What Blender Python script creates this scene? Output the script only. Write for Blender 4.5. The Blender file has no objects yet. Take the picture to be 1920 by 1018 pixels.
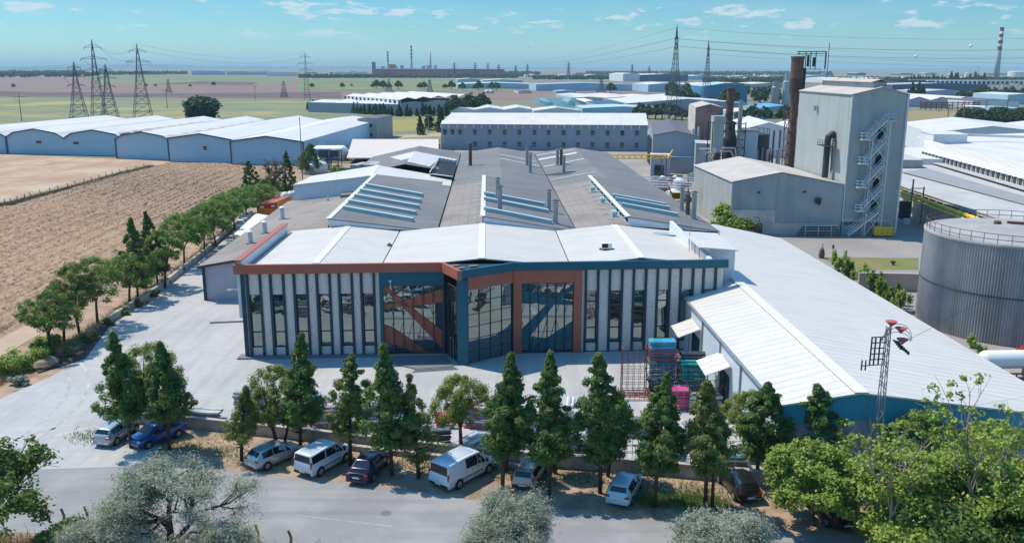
import bpy, math, random
import numpy as np
from mathutils import Vector, Matrix
R = math.radians
S = bpy.context.scene
C = S.collection

# ------------------------------------------------------------------ camera, sky, sun, exposure
FPX, PITCH, ROLL, CAMH = 1650.0, 13.03, 0.12, 28.0
cam_d = bpy.data.cameras.new('camera')
cam = bpy.data.objects.new('camera', cam_d); C.objects.link(cam)
cam_d.sensor_width = 36.0
cam_d.lens = 36.0 * FPX / 1920.0
cam_d.clip_start = 0.5; cam_d.clip_end = 60000
cam.location = (0, 0, CAMH)
cam.rotation_euler = (Matrix.Rotation(R(90 - PITCH), 4, 'X') @ Matrix.Rotation(R(ROLL), 4, 'Z')).to_euler()
S.camera = cam
S.render.resolution_x, S.render.resolution_y = 1024, 542

SHX, SHY = 0.56, -0.33                       # where the shadow of a one metre post falls
SUN_EL = math.atan2(1, math.hypot(SHX, SHY))
SUN_AZ = math.atan2(-SHX, -SHY)              # clockwise from +Y
world = bpy.data.worlds.new("World"); S.world = world
world.use_nodes = True
nt = world.node_tree; nt.nodes.clear()
def N(t, kind, **kw):
    n = t.nodes.new(kind)
    for k, v in kw.items():
        if k.startswith('i_'): n.inputs[int(k[2:])].default_value = v
        else: setattr(n, k, v)
    return n
def mth(t, op, a, b=None, clamp=False):
    n = t.nodes.new('ShaderNodeMath'); n.operation = op; n.use_clamp = clamp
    for i, v in enumerate((a, b)):
        if v is None: continue
        if isinstance(v, (int, float)): n.inputs[i].default_value = v
        else: t.links.new(v, n.inputs[i])
    return n.outputs[0]
def mixc(t, f, a, b, mode='MIX'):
    n = t.nodes.new('ShaderNodeMix'); n.data_type = 'RGBA'; n.blend_type = mode
    for s, v in ((n.inputs[0], f), (n.inputs[6], a), (n.inputs[7], b)):
        if isinstance(v, (int, float)): s.default_value = v
        elif isinstance(v, (tuple, list)): s.default_value = (*v[:3], 1)
        else: t.links.new(v, s)
    return n.outputs[2]
sky = N(nt, 'ShaderNodeTexSky', sky_type='NISHITA')
sky.sun_disc = False; sky.sun_elevation = SUN_EL; sky.sun_rotation = SUN_AZ
sky.altitude = 200; sky.air_density = 1.0; sky.dust_density = 0.4; sky.ozone_density = 2.0
bg = N(nt, 'ShaderNodeBackground'); bg.inputs[1].default_value = 0.145
wo = N(nt, 'ShaderNodeOutputWorld')
tc = N(nt, 'ShaderNodeTexCoord')
sep = N(nt, 'ShaderNodeSeparateXYZ'); nt.links.new(tc.outputs['Generated'], sep.inputs[0])
az = mth(nt, 'ARCTAN2', sep.outputs[0], sep.outputs[1])
el = mth(nt, 'ARCSINE', sep.outputs[2])
def clouds(su, sv, off, lo, hi, e0, e1, e2, e3):
    cb = N(nt, 'ShaderNodeCombineXYZ')
    nt.links.new(mth(nt, 'MULTIPLY', az, su), cb.inputs[0])
    nt.links.new(mth(nt, 'MULTIPLY', el, sv), cb.inputs[1]); cb.inputs[2].default_value = off
    nz = N(nt, 'ShaderNodeTexNoise'); nz.inputs['Scale'].default_value = 1.0
    nz.inputs['Detail'].default_value = 7; nz.inputs['Roughness'].default_value = 0.6
    nt.links.new(cb.outputs[0], nz.inputs['Vector'])
    mr = N(nt, 'ShaderNodeMapRange'); mr.interpolation_type = 'SMOOTHSTEP'
    nt.links.new(nz.outputs[0], mr.inputs[0]); mr.inputs[1].default_value = lo; mr.inputs[2].default_value = hi
    a = N(nt, 'ShaderNodeMapRange'); nt.links.new(el, a.inputs[0]); a.inputs[1].default_value = R(e0); a.inputs[2].default_value = R(e1)
    b = N(nt, 'ShaderNodeMapRange'); nt.links.new(el, b.inputs[0]); b.inputs[1].default_value = R(e3); b.inputs[2].default_value = R(e2)
    return mth(nt, 'MULTIPLY', mth(nt, 'MULTIPLY', mr.outputs[0], a.outputs[0]), b.outputs[0])
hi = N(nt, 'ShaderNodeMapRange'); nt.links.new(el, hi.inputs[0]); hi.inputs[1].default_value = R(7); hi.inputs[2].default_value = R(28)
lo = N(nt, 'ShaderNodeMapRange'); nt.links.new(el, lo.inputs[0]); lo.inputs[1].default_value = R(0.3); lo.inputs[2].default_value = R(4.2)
tint = mixc(nt, hi.outputs[0], mixc(nt, lo.outputs[0], (0.42, 0.69, 0.835), (0.275, 0.565, 0.725)), (0.62, 1.26, 1.52))  # sky above the frame brightened and blued to lift fill light in shade
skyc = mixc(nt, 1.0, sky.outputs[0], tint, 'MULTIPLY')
puffs = clouds(21, 78, 5.3, 0.555, 0.64, 1.5, 2.4, 4.6, 5.5)
veil = clouds(3.2, 24, 8.1, 0.44, 0.80, 0.2, 1.2, 3.2, 6.0)
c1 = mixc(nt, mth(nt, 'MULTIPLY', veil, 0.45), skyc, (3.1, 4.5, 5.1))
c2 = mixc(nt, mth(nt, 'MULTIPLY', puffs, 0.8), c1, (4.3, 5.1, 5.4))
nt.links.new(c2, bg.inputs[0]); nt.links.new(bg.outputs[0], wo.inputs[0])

sun_d = bpy.data.lights.new('sun', 'SUN'); sun = bpy.data.objects.new('sun', sun_d); C.objects.link(sun)
sun_d.energy = 4.5; sun_d.angle = R(0.5); sun_d.color = (1.0, 0.90, 0.755)
sun.rotation_euler = Vector((SHX, SHY, -1)).to_track_quat('-Z', 'Y').to_euler()
S.view_settings.view_transform = 'Standard'; S.view_settings.look = 'None'
S.view_settings.exposure = 0.13; S.view_settings.gamma = 1.0
S.cycles.max_bounces = 6; S.cycles.transparent_max_bounces = 8
S.cycles.diffuse_bounces = 3; S.cycles.glossy_bounces = 3; S.cycles.transmission_bounces = 3
S.cycles.caustics_reflective = False; S.cycles.caustics_refractive = False

# a survey of the photograph: sight line -> real point on a level, or at a known distance
def _ray(px, py):
    x = (px - 960) / FPX; y = -(py - 509) / FPX
    c, s = math.cos(R(ROLL)), math.sin(R(ROLL)); x, y = x * c - y * s, x * s + y * c
    c, s = math.cos(R(PITCH)), math.sin(R(PITCH))
    return (x, c + y * s, -s + y * c)
def at(px, py, z=0.0):
    d = _ray(px, py); t = (z - CAMH) / d[2]
    return Vector((d[0] * t, d[1] * t, z))
def up(px, py, Y):
    d = _ray(px, py); t = Y / d[1]
    return Vector((d[0] * t, Y, CAMH + d[2] * t))

# ------------------------------------------------------------------ materials
M = {}
def mat(name, col, rough=0.8, var=0.12, vs=0.6, metal=0.0, spec=0.3, col2=None, c2amt=0.5, c2s=0.2, c2lo=0.45, c2hi=0.6,
        lines=(), ribs=None, bump=0.0, bs=4.0, emit=None, coat=0.0, fine=0.0, streak=None):
    """procedural surface: broad + fine tone variation, second colour patches, seam lines (dir, period, width, amount, colour), rib bump"""
    m = bpy.data.materials.new(name); m.use_nodes = True; t = m.node_tree
    b = t.nodes['Principled BSDF']
    b.inputs['Roughness'].default_value = rough; b.inputs['Metallic'].default_value = metal
    b.inputs['Specular IOR Level'].default_value = spec
    if coat: b.inputs['Coat Weight'].default_value = coat; b.inputs['Coat Roughness'].default_value = 0.04
    tcn = N(t, 'ShaderNodeTexCoord'); P = tcn.outputs['Object']
    def noise(s, d=5, r=0.6):
        n = N(t, 'ShaderNodeTexNoise'); n.inputs['Scale'].default_value = s; n.inputs['Detail'].default_value = d
        n.inputs['Roughness'].default_value = r; t.links.new(P, n.inputs['Vector']); return n.outputs[0]
    c = None
    n1 = noise(vs)
    c = mixc(t, n1, tuple(v * (1 - var * 1.6) for v in col), tuple(v * (1 + var * 1.6) for v in col))
    if fine:
        nf = noise(fine, 2)
        c = mixc(t, mth(t, 'MULTIPLY', nf, 0.55), c, tuple(v * 0.55 for v in col))
    if col2:
        mr = N(t, 'ShaderNodeMapRange'); t.links.new(noise(c2s), mr.inputs[0])
        mr.inputs[1].default_value = c2lo; mr.inputs[2].default_value = c2hi
        c = mixc(t, mth(t, 'MULTIPLY', mr.outputs[0], c2amt), c, col2)
    if streak:
        mp = N(t, 'ShaderNodeMapping'); mp.inputs['Scale'].default_value = streak[0]; t.links.new(P, mp.inputs['Vector'])
        sn = N(t, 'ShaderNodeTexNoise'); sn.inputs['Scale'].default_value = 1; sn.inputs['Detail'].default_value = 5; t.links.new(mp.outputs[0], sn.inputs['Vector'])
        sr = N(t, 'ShaderNodeMapRange'); t.links.new(sn.outputs[0], sr.inputs[0]); sr.inputs[1].default_value = .48; sr.inputs[2].default_value = .72
        c = mixc(t, mth(t, 'MULTIPLY', sr.outputs[0], streak[1]), c, streak[2])
    for (dv, per, wid, amt, lc) in lines:
        dp = N(t, 'ShaderNodeVectorMath', operation='DOT_PRODUCT'); t.links.new(P, dp.inputs[0]); dp.inputs[1].default_value = dv
        f = mth(t, 'FRACT', mth(t, 'DIVIDE', dp.outputs['Value'], per))
        msk = mth(t, 'LESS_THAN', f, wid / per)
        c = mixc(t, mth(t, 'MULTIPLY', msk, amt), c, lc)
    if emit:
        b.inputs['Emission Color'].default_value = (*emit[:3], 1); b.inputs['Emission Strength'].default_value = emit[3]
    t.links.new(c, b.inputs['Base Color'])
    h = None
    if ribs:
        dp = N(t, 'ShaderNodeVectorMath', operation='DOT_PRODUCT'); t.links.new(P, dp.inputs[0]); dp.inputs[1].default_value = ribs[0]
        h = mth(t, 'MULTIPLY', mth(t, 'SINE', mth(t, 'MULTIPLY', dp.outputs['Value'], 2 * math.pi / ribs[1])), ribs[2])
    if bump:
        g = mth(t, 'MULTIPLY', noise(bs, 6, 0.7), bump)
        h = g if h is None else mth(t, 'ADD', h, g)
    if h is not None:
        bn = N(t, 'ShaderNodeBump'); bn.inputs['Distance'].default_value = 1.0; bn.inputs['Strength'].default_value = 1.0
        t.links.new(h, bn.inputs['Height']); t.links.new(bn.outputs[0], b.inputs['Normal'])
    M[name] = m
    return m
def leaf(name, dark, light, trans=0.35, rough=0.55, s=1.6):
    m = bpy.data.materials.new(name); m.use_nodes = True; t = m.node_tree; t.nodes.clear()
    o = N(t, 'ShaderNodeOutputMaterial'); g = N(t, 'ShaderNodeTexCoord')
    n = N(t, 'ShaderNodeTexNoise'); n.inputs['Scale'].default_value = s; n.inputs['Detail'].default_value = 4
    t.links.new(g.outputs['Object'], n.inputs['Vector'])
    oi = N(t, 'ShaderNodeObjectInfo')
    n2 = N(t, 'ShaderNodeTexNoise'); n2.inputs['Scale'].default_value = s * 9; t.links.new(g.outputs['Object'], n2.inputs['Vector'])
    f = mth(t, 'ADD', mth(t, 'MULTIPLY', n.outputs[0], 0.9), mth(t, 'MULTIPLY', n2.outputs[0], 0.55))
    f = mth(t, 'ADD', mth(t, 'SUBTRACT', f, 0.34), mth(t, 'MULTIPLY', oi.outputs['Random'], 0.22), clamp=True)
    c = mixc(t, f, dark, light)
    p = N(t, 'ShaderNodeBsdfPrincipled'); p.inputs['Roughness'].default_value = rough; p.inputs['Specular IOR Level'].default_value = 0.25
    tr = N(t, 'ShaderNodeBsdfTranslucent'); mx = N(t, 'ShaderNodeMixShader'); mx.inputs[0].default_value = trans
    t.links.new(c, p.inputs['Base Color']); t.links.new(mixc(t, 0.35, c, (0.25, 0.35, 0.02)), tr.inputs[0])
    t.links.new(p.outputs[0], mx.inputs[1]); t.links.new(tr.outputs[0], mx.inputs[2]); t.links.new(mx.outputs[0], o.inputs[0])
    M[name] = m
def glassy(name, col, rough=0.03, mixf=0.55, tint=(0.8, 0.92, 0.95)):
    m = bpy.data.materials.new(name); m.use_nodes = True; t = m.node_tree; t.nodes.clear()
    o = N(t, 'ShaderNodeOutputMaterial'); d = N(t, 'ShaderNodeBsdfDiffuse'); d.inputs[0].default_value = (*col, 1)
    g = N(t, 'ShaderNodeBsdfGlossy'); g.inputs['Roughness'].default_value = rough; g.inputs[0].default_value = (*tint, 1)
    mx = N(t, 'ShaderNodeMixShader'); mx.inputs[0].default_value = mixf
    tcn = N(t, 'ShaderNodeTexCoord'); n = N(t, 'ShaderNodeTexNoise'); n.inputs['Scale'].default_value = 0.5
    t.links.new(tcn.outputs['Object'], n.inputs['Vector'])
    bn = N(t, 'ShaderNodeBump'); bn.inputs['Distance'].default_value = 0.02; t.links.new(n.outputs[0], bn.inputs['Height'])
    t.links.new(bn.outputs[0], g.inputs['Normal'])
    t.links.new(d.outputs[0], mx.inputs[1]); t.links.new(g.outputs[0], mx.inputs[2]); t.links.new(mx.outputs[0], o.inputs[0])
    M[name] = m
X_, Y_, Z_, XY_ = (1, 0, 0), (0, 1, 0), (0, 0, 1), (1, 0.83, 0)
mat('soil', (0.47, 0.33, 0.23), 0.95, 0.25, 0.35, col2=(0.20, 0.15, 0.10), c2amt=0.7, c2s=0.5, bump=0.10, bs=3, fine=6)
mat('asphalt', (0.30, 0.30, 0.30), 0.92, 0.10, 0.12, streak=((.05, .9, 1), .55, (0.20, 0.20, 0.20)), col2=(0.36, 0.35, 0.34), c2amt=0.6, c2s=0.25, bump=0.012, bs=12, fine=9)
mat('concrete', (0.49, 0.485, 0.47), 0.9, 0.09, 0.10, streak=((.9, .07, 1), .5, (0.30, 0.29, 0.28)), col2=(0.35, 0.35, 0.35), c2amt=0.6, c2s=0.16, c2lo=0.48, c2hi=0.66, bump=0.01, bs=6, fine=1.2,
    lines=((Y_, 6.1, 0.05, 0.35, (0.25, 0.25, 0.26)), (X_, 6.6, 0.04, 0.2, (0.28, 0.28, 0.28))))
mat('yard_concrete', (0.36, 0.33, 0.30), 0.9, 0.10, 0.06, col2=(0.24, 0.22, 0.21), c2amt=0.6, c2s=0.05, fine=1.5)
mat('paint_white', (0.62, 0.63, 0.64), 0.8, 0.15, 3.0)
mat('wall_concrete', (0.46, 0.42, 0.37), 0.9, 0.12, 0.5, col2=(0.28, 0.25, 0.22), c2amt=0.6, c2s=0.8, bump=0.02, bs=5, lines=((X_, 3.0, 0.05, 0.6, (0.2, 0.18, 0.17)),))
mat('plinth', (0.17, 0.18, 0.20), 0.6, 0.1, 0.6, spec=0.4)
mat('grass', (0.17, 0.19, 0.06), 0.95, 0.3, 0.3, col2=(0.26, 0.21, 0.09), c2amt=0.7, c2s=0.2, bump=0.08, bs=5)
mat('dry_grass', (0.36, 0.28, 0.14), 0.95, 0.3, 0.5, col2=(0.16, 0.17, 0.05), c2amt=0.6, c2s=0.4, bump=0.1, bs=5, fine=3)
# the setting's far fields
mat('far_land', (0.19, 0.185, 0.115), 1, 0.3, 0.0012, col2=(0.25, 0.18, 0.15), c2amt=0.7, c2s=0.0009)
mat('stubble', (0.45, 0.31, 0.21), 1, 0.14, 0.05, streak=((.35, .03, 1), .8, (0.36, 0.20, 0.12)), col2=(0.52, 0.42, 0.30), c2amt=0.7, c2s=0.06, fine=0.7, bump=0.12, bs=1.2,
    lines=(((0.75, 0.66, 0), 3.1, 0.7, 0.12, (0.30, 0.2, 0.13)),))
mat('sunflowers', (0.23, 0.25, 0.14), 1, 0.26, 0.02, streak=((.008, .08, 1), .5, (0.16, 0.18, 0.11)), col2=(0.40, 0.33, 0.12), c2amt=0.85, c2s=0.012, c2lo=0.5, c2hi=0.62, fine=0.25, bump=0.4, bs=0.5)
mat('sunflowers_gold', (0.40, 0.31, 0.07), 1, 0.2, 0.03, col2=(0.22, 0.25, 0.10), c2amt=0.7, c2s=0.03, fine=0.3, bump=0.4, bs=0.5)
mat('brown_field', (0.27, 0.175, 0.15), 1, 0.2, 0.004, col2=(0.20, 0.17, 0.12), c2amt=0.6, c2s=0.006, fine=0.05)
mat('dark_field', (0.12, 0.085, 0.085), 1, 0.2, 0.02, col2=(0.2, 0.13, 0.12), c2amt=0.5, c2s=0.02)
mat('green_field', (0.19, 0.22, 0.10), 1, 0.2, 0.004, col2=(0.25, 0.24, 0.12), c2amt=0.5, c2s=0.008, fine=0.05)
mat('track_soil', (0.50, 0.38, 0.27), 1, 0.15, 0.3, fine=2)
mat('hill', (0.10, 0.115, 0.085), 1, 0.3, 0.0006)
# main works
mat('white_roof', (0.665, 0.63, 0.575), 0.42, 0.05, 0.2, streak=((.25, 1.6, 1), .35, (0.45, 0.41, 0.36)), spec=0.4, col2=(0.60, 0.57, 0.52), c2amt=0.5, c2s=0.25, c2lo=0.5, c2hi=0.7,
    lines=(((0.03, 1, 0), 1.05, 0.15, 0.5, (0.36, 0.37, 0.38)),), ribs=((0.03, 1, 0), 0.35, 0.008))
mat('front_roof', (0.575, 0.545, 0.50), 0.6, 0.05, 0.25, streak=((.2, 1.3, 1), .35, (0.43, 0.40, 0.36)), col2=(0.52, 0.49, 0.45), c2amt=0.6, c2s=0.35, lines=(((0.03, 1, 0), 1.3, 0.12, 0.25, (0.42, 0.42, 0.42)),), bump=0.02, bs=1.2)
mat('white_roof_far', (0.68, 0.65, 0.60), 0.5, 0.05, 0.05, streak=((.3, .04, 1), .4, (0.46, 0.43, 0.39)), col2=(0.60, 0.60, 0.60), c2amt=0.5, c2s=0.06)
mat('ridge_white', (0.71, 0.68, 0.63), 0.5, 0.03)
mat('grey_roof', (0.24, 0.235, 0.235), 0.85, 0.16, 0.25, streak=((.12, 1.0, 1), .5, (0.12, 0.115, 0.12)), col2=(0.15, 0.15, 0.16), c2amt=0.6, c2s=0.12, fine=1.2,
    lines=(((-0.03, 1, 0), 1.25, 0.10, 0.35, (0.09, 0.09, 0.10)), ((1, 0.03, 0), 1.05, 0.06, 0.2, (0.10, 0.10, 0.11))), ribs=((0.0, 1, 0), 0.42, 0.02))
mat('tan_roof', (0.35, 0.31, 0.275), 0.9, 0.12, 0.3, streak=((.12, 1.0, 1), .5, (0.19, 0.165, 0.15)), col2=(0.17, 0.155, 0.145), c2amt=0.5, c2s=0.1, fine=1.3,
    lines=(((-0.03, 1, 0), 1.25, 0.09, 0.35, (0.12, 0.115, 0.11)), ((1, 0.03, 0), 1.05, 0.07, 0.35, (0.13, 0.12, 0.115))), ribs=((1, 0, 0), 0.35, 0.015))
mat('beige_roof', (0.62, 0.55, 0.50), 0.8, 0.06, 0.1, lines=((X_, 1.2, 0.08, 0.25, (0.4, 0.36, 0.33)),))
mat('rust_fascia', (0.42, 0.125, 0.08), 0.55, 0.10, 0.8, spec=0.35, ribs=((1, 0.2, 0), 0.22, 0.006), lines=((XY_, 0.22, 0.03, 0.35, (0.12, 0.05, 0.04)),))
mat('teal_panel', (0.018, 0.115, 0.160), 0.5, 0.10, 0.5, spec=0.25, lines=((Z_, 1.2, 0.03, 0.5, (0.02, 0.04, 0.05)),))
mat('teal_dark', (0.020, 0.062, 0.085), 0.5, 0.08, 0.5, spec=0.25)
mat('exposed_aggregate', (0.86, 0.76, 0.67), 0.95, 0.06, 0.5, fine=7, bump=0.008, bs=10, col2=(0.36, 0.34, 0.32), c2amt=0.6, c2s=11, c2lo=0.5, c2hi=0.6)
mat('lilac_render', (0.43, 0.43, 0.50), 0.85, 0.04, 0.4, col2=(0.36, 0.36, 0.42), c2amt=0.5, c2s=0.4, fine=0.0)
mat('pale_blue_clad', (0.56, 0.63, 0.68), 0.6, 0.05, 0.2, lines=((XY_, 0.9, 0.05, 0.22, (0.42, 0.48, 0.52)),), ribs=(XY_, 0.3, 0.008))
mat('white_clad', (0.68, 0.70, 0.71), 0.55, 0.04, 0.2, lines=((XY_, 1.0, 0.03, 0.3, (0.5, 0.53, 0.55)),))
mat('shed_wall', (0.37, 0.54, 0.65), 0.75, 0.06, 0.05, col2=(0.27, 0.48, 0.62), c2amt=0.5, c2s=0.07)
mat('trim_blue', (0.05, 0.10, 0.17), 0.5, 0.1)
mat('grey_clad', (0.40, 0.42, 0.41), 0.6, 0.06, 0.15, streak=((.7, .7, .05), .45, (0.24, 0.22, 0.19)), col2=(0.33, 0.335, 0.32), c2amt=0.5, c2s=0.25, lines=((XY_, 1.0, 0.05, 0.3, (0.27, 0.28, 0.28)),), ribs=(XY_, 0.33, 0.012))
mat('grey_clad_fine', (0.42, 0.46, 0.44), 0.6, 0.05, 0.1, streak=((.6, .6, .035), .45, (0.26, 0.25, 0.22)), col2=(0.34, 0.36, 0.355), c2amt=0.4, c2s=0.2, lines=((XY_, 0.46, 0.09, 0.28, (0.28, 0.29, 0.29)),), ribs=(XY_, 0.23, 0.02))
mat('tank_clad', (0.41, 0.40, 0.39), 0.5, 0.08, 0.2, streak=((.9, .9, .06), .5, (0.22, 0.19, 0.16)), metal=0.3, col2=(0.27, 0.27, 0.265), c2amt=0.5, c2s=0.25)
mat('dusty_roof', (0.50, 0.46, 0.42), 0.85, 0.06, 0.15, col2=(0.40, 0.36, 0.32), c2amt=0.5, c2s=0.2, lines=(((0.03, 1, 0), 1.1, 0.06, 0.15, (0.4, 0.37, 0.34)),))
mat('tank_roof', (0.47, 0.465, 0.455), 0.85, 0.07, 0.15, col2=(0.36, 0.35, 0.34), c2amt=0.5, c2s=0.2)
mat('render_beige', (0.60, 0.55, 0.48), 0.9, 0.07, 0.3, col2=(0.34, 0.30, 0.27), c2amt=0.5, c2s=0.4)
mat('bluegrey_clad', (0.30, 0.34, 0.385), 0.7, 0.05, 0.1, lines=((XY_, 2.0, 0.16, 0.3, (0.2, 0.23, 0.26)),))
mat('slate_roof', (0.13, 0.125, 0.145), 0.7, 0.12, 0.2)
mat('rust_clad', (0.36, 0.20, 0.165), 0.85, 0.2, 0.25, col2=(0.20, 0.15, 0.14), c2amt=0.7, c2s=0.2, ribs=(XY_, 0.4, 0.01))
mat('rust_metal', (0.15, 0.085, 0.06), 0.8, 0.3, 0.8)
mat('steel', (0.33, 0.34, 0.35), 0.5, 0.12, 1.0, metal=0.5)
mat('steel_dark', (0.06, 0.065, 0.07), 0.6, 0.15, 1.0, metal=0.3)
mat('steel_pale', (0.60, 0.62, 0.63), 0.45, 0.08, 1.0, metal=0.2)
mat('pylon_steel', (0.10, 0.12, 0.14), 0.7, 0.1, 0.5)
mat('cable', (0.09, 0.12, 0.15), 0.8, 0.05)
mat('skylight', (0.33, 0.46, 0.47), 0.25, 0.08, 0.5, spec=0.5)
mat('skylight_frame', (0.46, 0.62, 0.62), 0.4, 0.06, 0.5)
mat('cream_white', (0.72, 0.71, 0.68), 0.6, 0.05, 0.5)
mat('yellow_paint', (0.80, 0.50, 0.05), 0.5, 0.1, 0.8)
mat('orange_paint', (0.60, 0.20, 0.04), 0.6, 0.12, 0.8)
mat('red_paint', (0.42, 0.045, 0.035), 0.5, 0.12, 0.8)
mat('insulator_red', (0.48, 0.10, 0.09), 0.45, 0.08, 1.0)
mat('black_void', (0.012, 0.014, 0.018), 0.7, 0.1)
mat('bark', (0.085, 0.062, 0.048), 0.95, 0.25, 2.0, bump=0.03, bs=8)
mat('bark_pale', (0.30, 0.26, 0.22), 0.9, 0.2, 2.0)
mat('wood', (0.24, 0.17, 0.11), 0.9, 0.2, 2.0)
mat('tyre', (0.015, 0.015, 0.016), 0.85, 0.1)
mat('rim', (0.42, 0.43, 0.44), 0.35, 0.1, 2, metal=0.7)
mat('tail_red', (0.38, 0.01, 0.01), 0.25, 0.05, spec=0.6)
mat('lamp_clear', (0.6, 0.62, 0.62), 0.15, 0.05, spec=0.7)
mat('plate', (0.6, 0.62, 0.65), 0.5, 0.02)
mat('bumper_black', (0.025, 0.026, 0.028), 0.6, 0.1)
glassy('facade_glass', (0.012, 0.02, 0.022), 0.012, 0.34, (0.72, 0.86, 0.86))
glassy('car_glass', (0.010, 0.014, 0.016), 0.03, 0.06, (0.85, 0.93, 1.0))
glassy('dark_window', (0.02, 0.04, 0.055), 0.05, 0.06)
leaf('needles_dark', (0.038, 0.090, 0.034), (0.215, 0.335, 0.085), 0.38)
leaf('needles_olive', (0.070, 0.100, 0.028), (0.270, 0.310, 0.085), 0.28)
leaf('needles_lime', (0.110, 0.150, 0.030), (0.380, 0.420, 0.100), 0.3)
leaf('needles_umbrella', (0.060, 0.125, 0.032), (0.280, 0.400, 0.090), 0.28)
leaf('leaf_bright', (0.14, 0.23, 0.035), (0.50, 0.60, 0.14), 0.4)
leaf('leaf_mid', (0.065, 0.125, 0.028), (0.200, 0.300, 0.080), 0.35)
leaf('leaf_silver', (0.24, 0.27, 0.20), (0.52, 0.54, 0.43), 0.3, s=1.2)
leaf('leaf_far', (0.020, 0.052, 0.028), (0.060, 0.105, 0.045), 0.15, s=0.3)
leaf('twig_red', (0.10, 0.07, 0.06), (0.22, 0.15, 0.13), 0.1)

# ------------------------------------------------------------------ mesh building
class MB:
    def __init__(s): s.v = []; s.f = []
    def add(s, vs, fs):
        o = len(s.v); s.v += [tuple(v) for v in vs]; s.f += [tuple(o + i for i in f) for f in fs]; return s
    def quad(s, *p): return s.add(p, [tuple(range(len(p)))])
    def box(s, c, d, rz=0.0, rot=None):
        x, y, z = (d[0] / 2, d[1] / 2, d[2] / 2)
        m = rot if rot is not None else Matrix.Rotation(rz, 3, 'Z')
        vs = [Vector(c) + m @ Vector((sx * x, sy * y, sz * z)) for sx in (-1, 1) for sy in (-1, 1) for sz in (-1, 1)]
        return s.add(vs, [(0, 1, 3, 2), (4, 6, 7, 5), (0, 4, 5, 1), (2, 3, 7, 6), (0, 2, 6, 4), (1, 5, 7, 3)])
    def prism(s, poly, z0, z1, top=True):
        """vertical walls + caps over a plan polygon; z0/z1 numbers or lists"""
        n = len(poly); a = z0 if isinstance(z0, (list, tuple)) else [z0] * n; b = z1 if isinstance(z1, (list, tuple)) else [z1] * n
        vs = [(p[0], p[1], a[i]) for i, p in enumerate(poly)] + [(p[0], p[1], b[i]) for i, p in enumerate(poly)]
        return s.add(vs, ([tuple(range(n - 1, -1, -1)), tuple(range(n, 2 * n))] if top else []) + [(i, (i + 1) % n, n + (i + 1) % n, n + i) for i in range(n)])
    def slab(s, pts, t):
        """a sheet of thickness t under the given corner points"""
        n = len(pts); P = [Vector(p) for p in pts]
        vs = P + [p - Vector((0, 0, t)) for p in P]
        return s.add(vs, [tuple(range(n)), tuple(range(2 * n - 1, n - 1, -1))] + [(i, n + i, n + (i + 1) % n, (i + 1) % n) for i in range(n)])
    def plate(s, pts, t):
        """a flat plate through pts with thickness t along its own normal"""
        P = [Vector(p) for p in pts]; n = len(P)
        nr = Vector((0, 0, 0))
        for i in range(n): nr += P[i].cross(P[(i + 1) % n])
        nr.normalize()
        vs = [p + nr * t / 2 for p in P] + [p - nr * t / 2 for p in P]
        return s.add(vs, [tuple(range(n)), tuple(range(2 * n - 1, n - 1, -1))] + [(i, n + i, n + (i + 1) % n, (i + 1) % n) for i in range(n)])
    def tube(s, pts, r, n=6, cap=True):
        P = [Vector(p) for p in pts]; k = len(P)
        rs = r if isinstance(r, (list, tuple)) else [r] * k
        vs = []; up_ = None
        for i in range(k):
            d = (P[min(i + 1, k - 1)] - P[max(i - 1, 0)])
            if d.length < 1e-9: d = Vector((0, 0, 1))
            d.normalize()
            a = Vector((1, 0, 0)) if abs(d.x) < 0.8 else Vector((0, 1, 0))
            if up_ is not None: a = up_
            u = (a - d * a.dot(d))
            if u.length < 1e-6: u = d.orthogonal()
            u.normalize(); w = d.cross(u); up_ = u
            for j in range(n):
                q = 2 * math.pi * j / n
                vs.append(P[i] + (u * math.cos(q) + w * math.sin(q)) * rs[i])
        fs = [(i * n + j, i * n + (j + 1) % n, (i + 1) * n + (j + 1) % n, (i + 1) * n + j) for i in range(k - 1) for j in range(n)]
        if cap: fs += [tuple(range(n - 1, -1, -1)), tuple((k - 1) * n + j for j in range(n))]
        return s.add(vs, fs)
    def lathe(s, c, prof, n=16):
        k = len(prof); c = Vector(c)
        vs = [c + Vector((r * math.cos(2 * math.pi * j / n), r * math.sin(2 * math.pi * j / n), z)) for (r, z) in prof for j in range(n)]
        fs = [(i * n + j, i * n + (j + 1) % n, (i + 1) * n + (j + 1) % n, (i + 1) * n + j) for i in range(k - 1) for j in range(n)]
        fs += [tuple(range(n - 1, -1, -1)), tuple((k - 1) * n + j for j in range(n))]
        return s.add(vs, fs)
def wloc(o):
    v = Vector((0, 0, 0))
    while o is not None: v += Vector(o.location); o = o.parent
    return v
def fix_name(n): return n
SPLIT = {'spandrel', 'ridge_cap', 'valley_gutter', 'parapet_cap', 'roof_hatch', 'flood_lamp', 'corner_trim', 'stair_door', 'wall_lamp', 'pipe_run', 'down_pipe', 'pipe_support', 'post', 'corner_post', 'eave_bracket', 'door_handle', 'sign_plate', 'cradle_leg', 'hall_roof', 'fence_post', 'red_insulator', 'rack_load', 'soffit', 'cable_tray', 'clerestory', 'skid', 'red_band', 'roof_light', 'rack_frame', 'bracket', 'roof_rib', 'wiper'}
def components(mb):
    par = list(range(len(mb.v)))
    def fd(a):
        while par[a] != a: par[a] = par[par[a]]; a = par[a]
        return a
    for f in mb.f:
        for i in f[1:]: par[fd(i)] = fd(f[0])
    out = {}
    for f in mb.f: out.setdefault(fd(f[0]), []).append(f)
    res = []
    for fs in out.values():
        ids = sorted({i for f in fs for i in f}); mp = {j: k for k, j in enumerate(ids)}
        q = MB(); q.v = [mb.v[i] for i in ids]; q.f = [tuple(mp[i] for i in f) for f in fs]; res.append(q)
    return res
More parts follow.
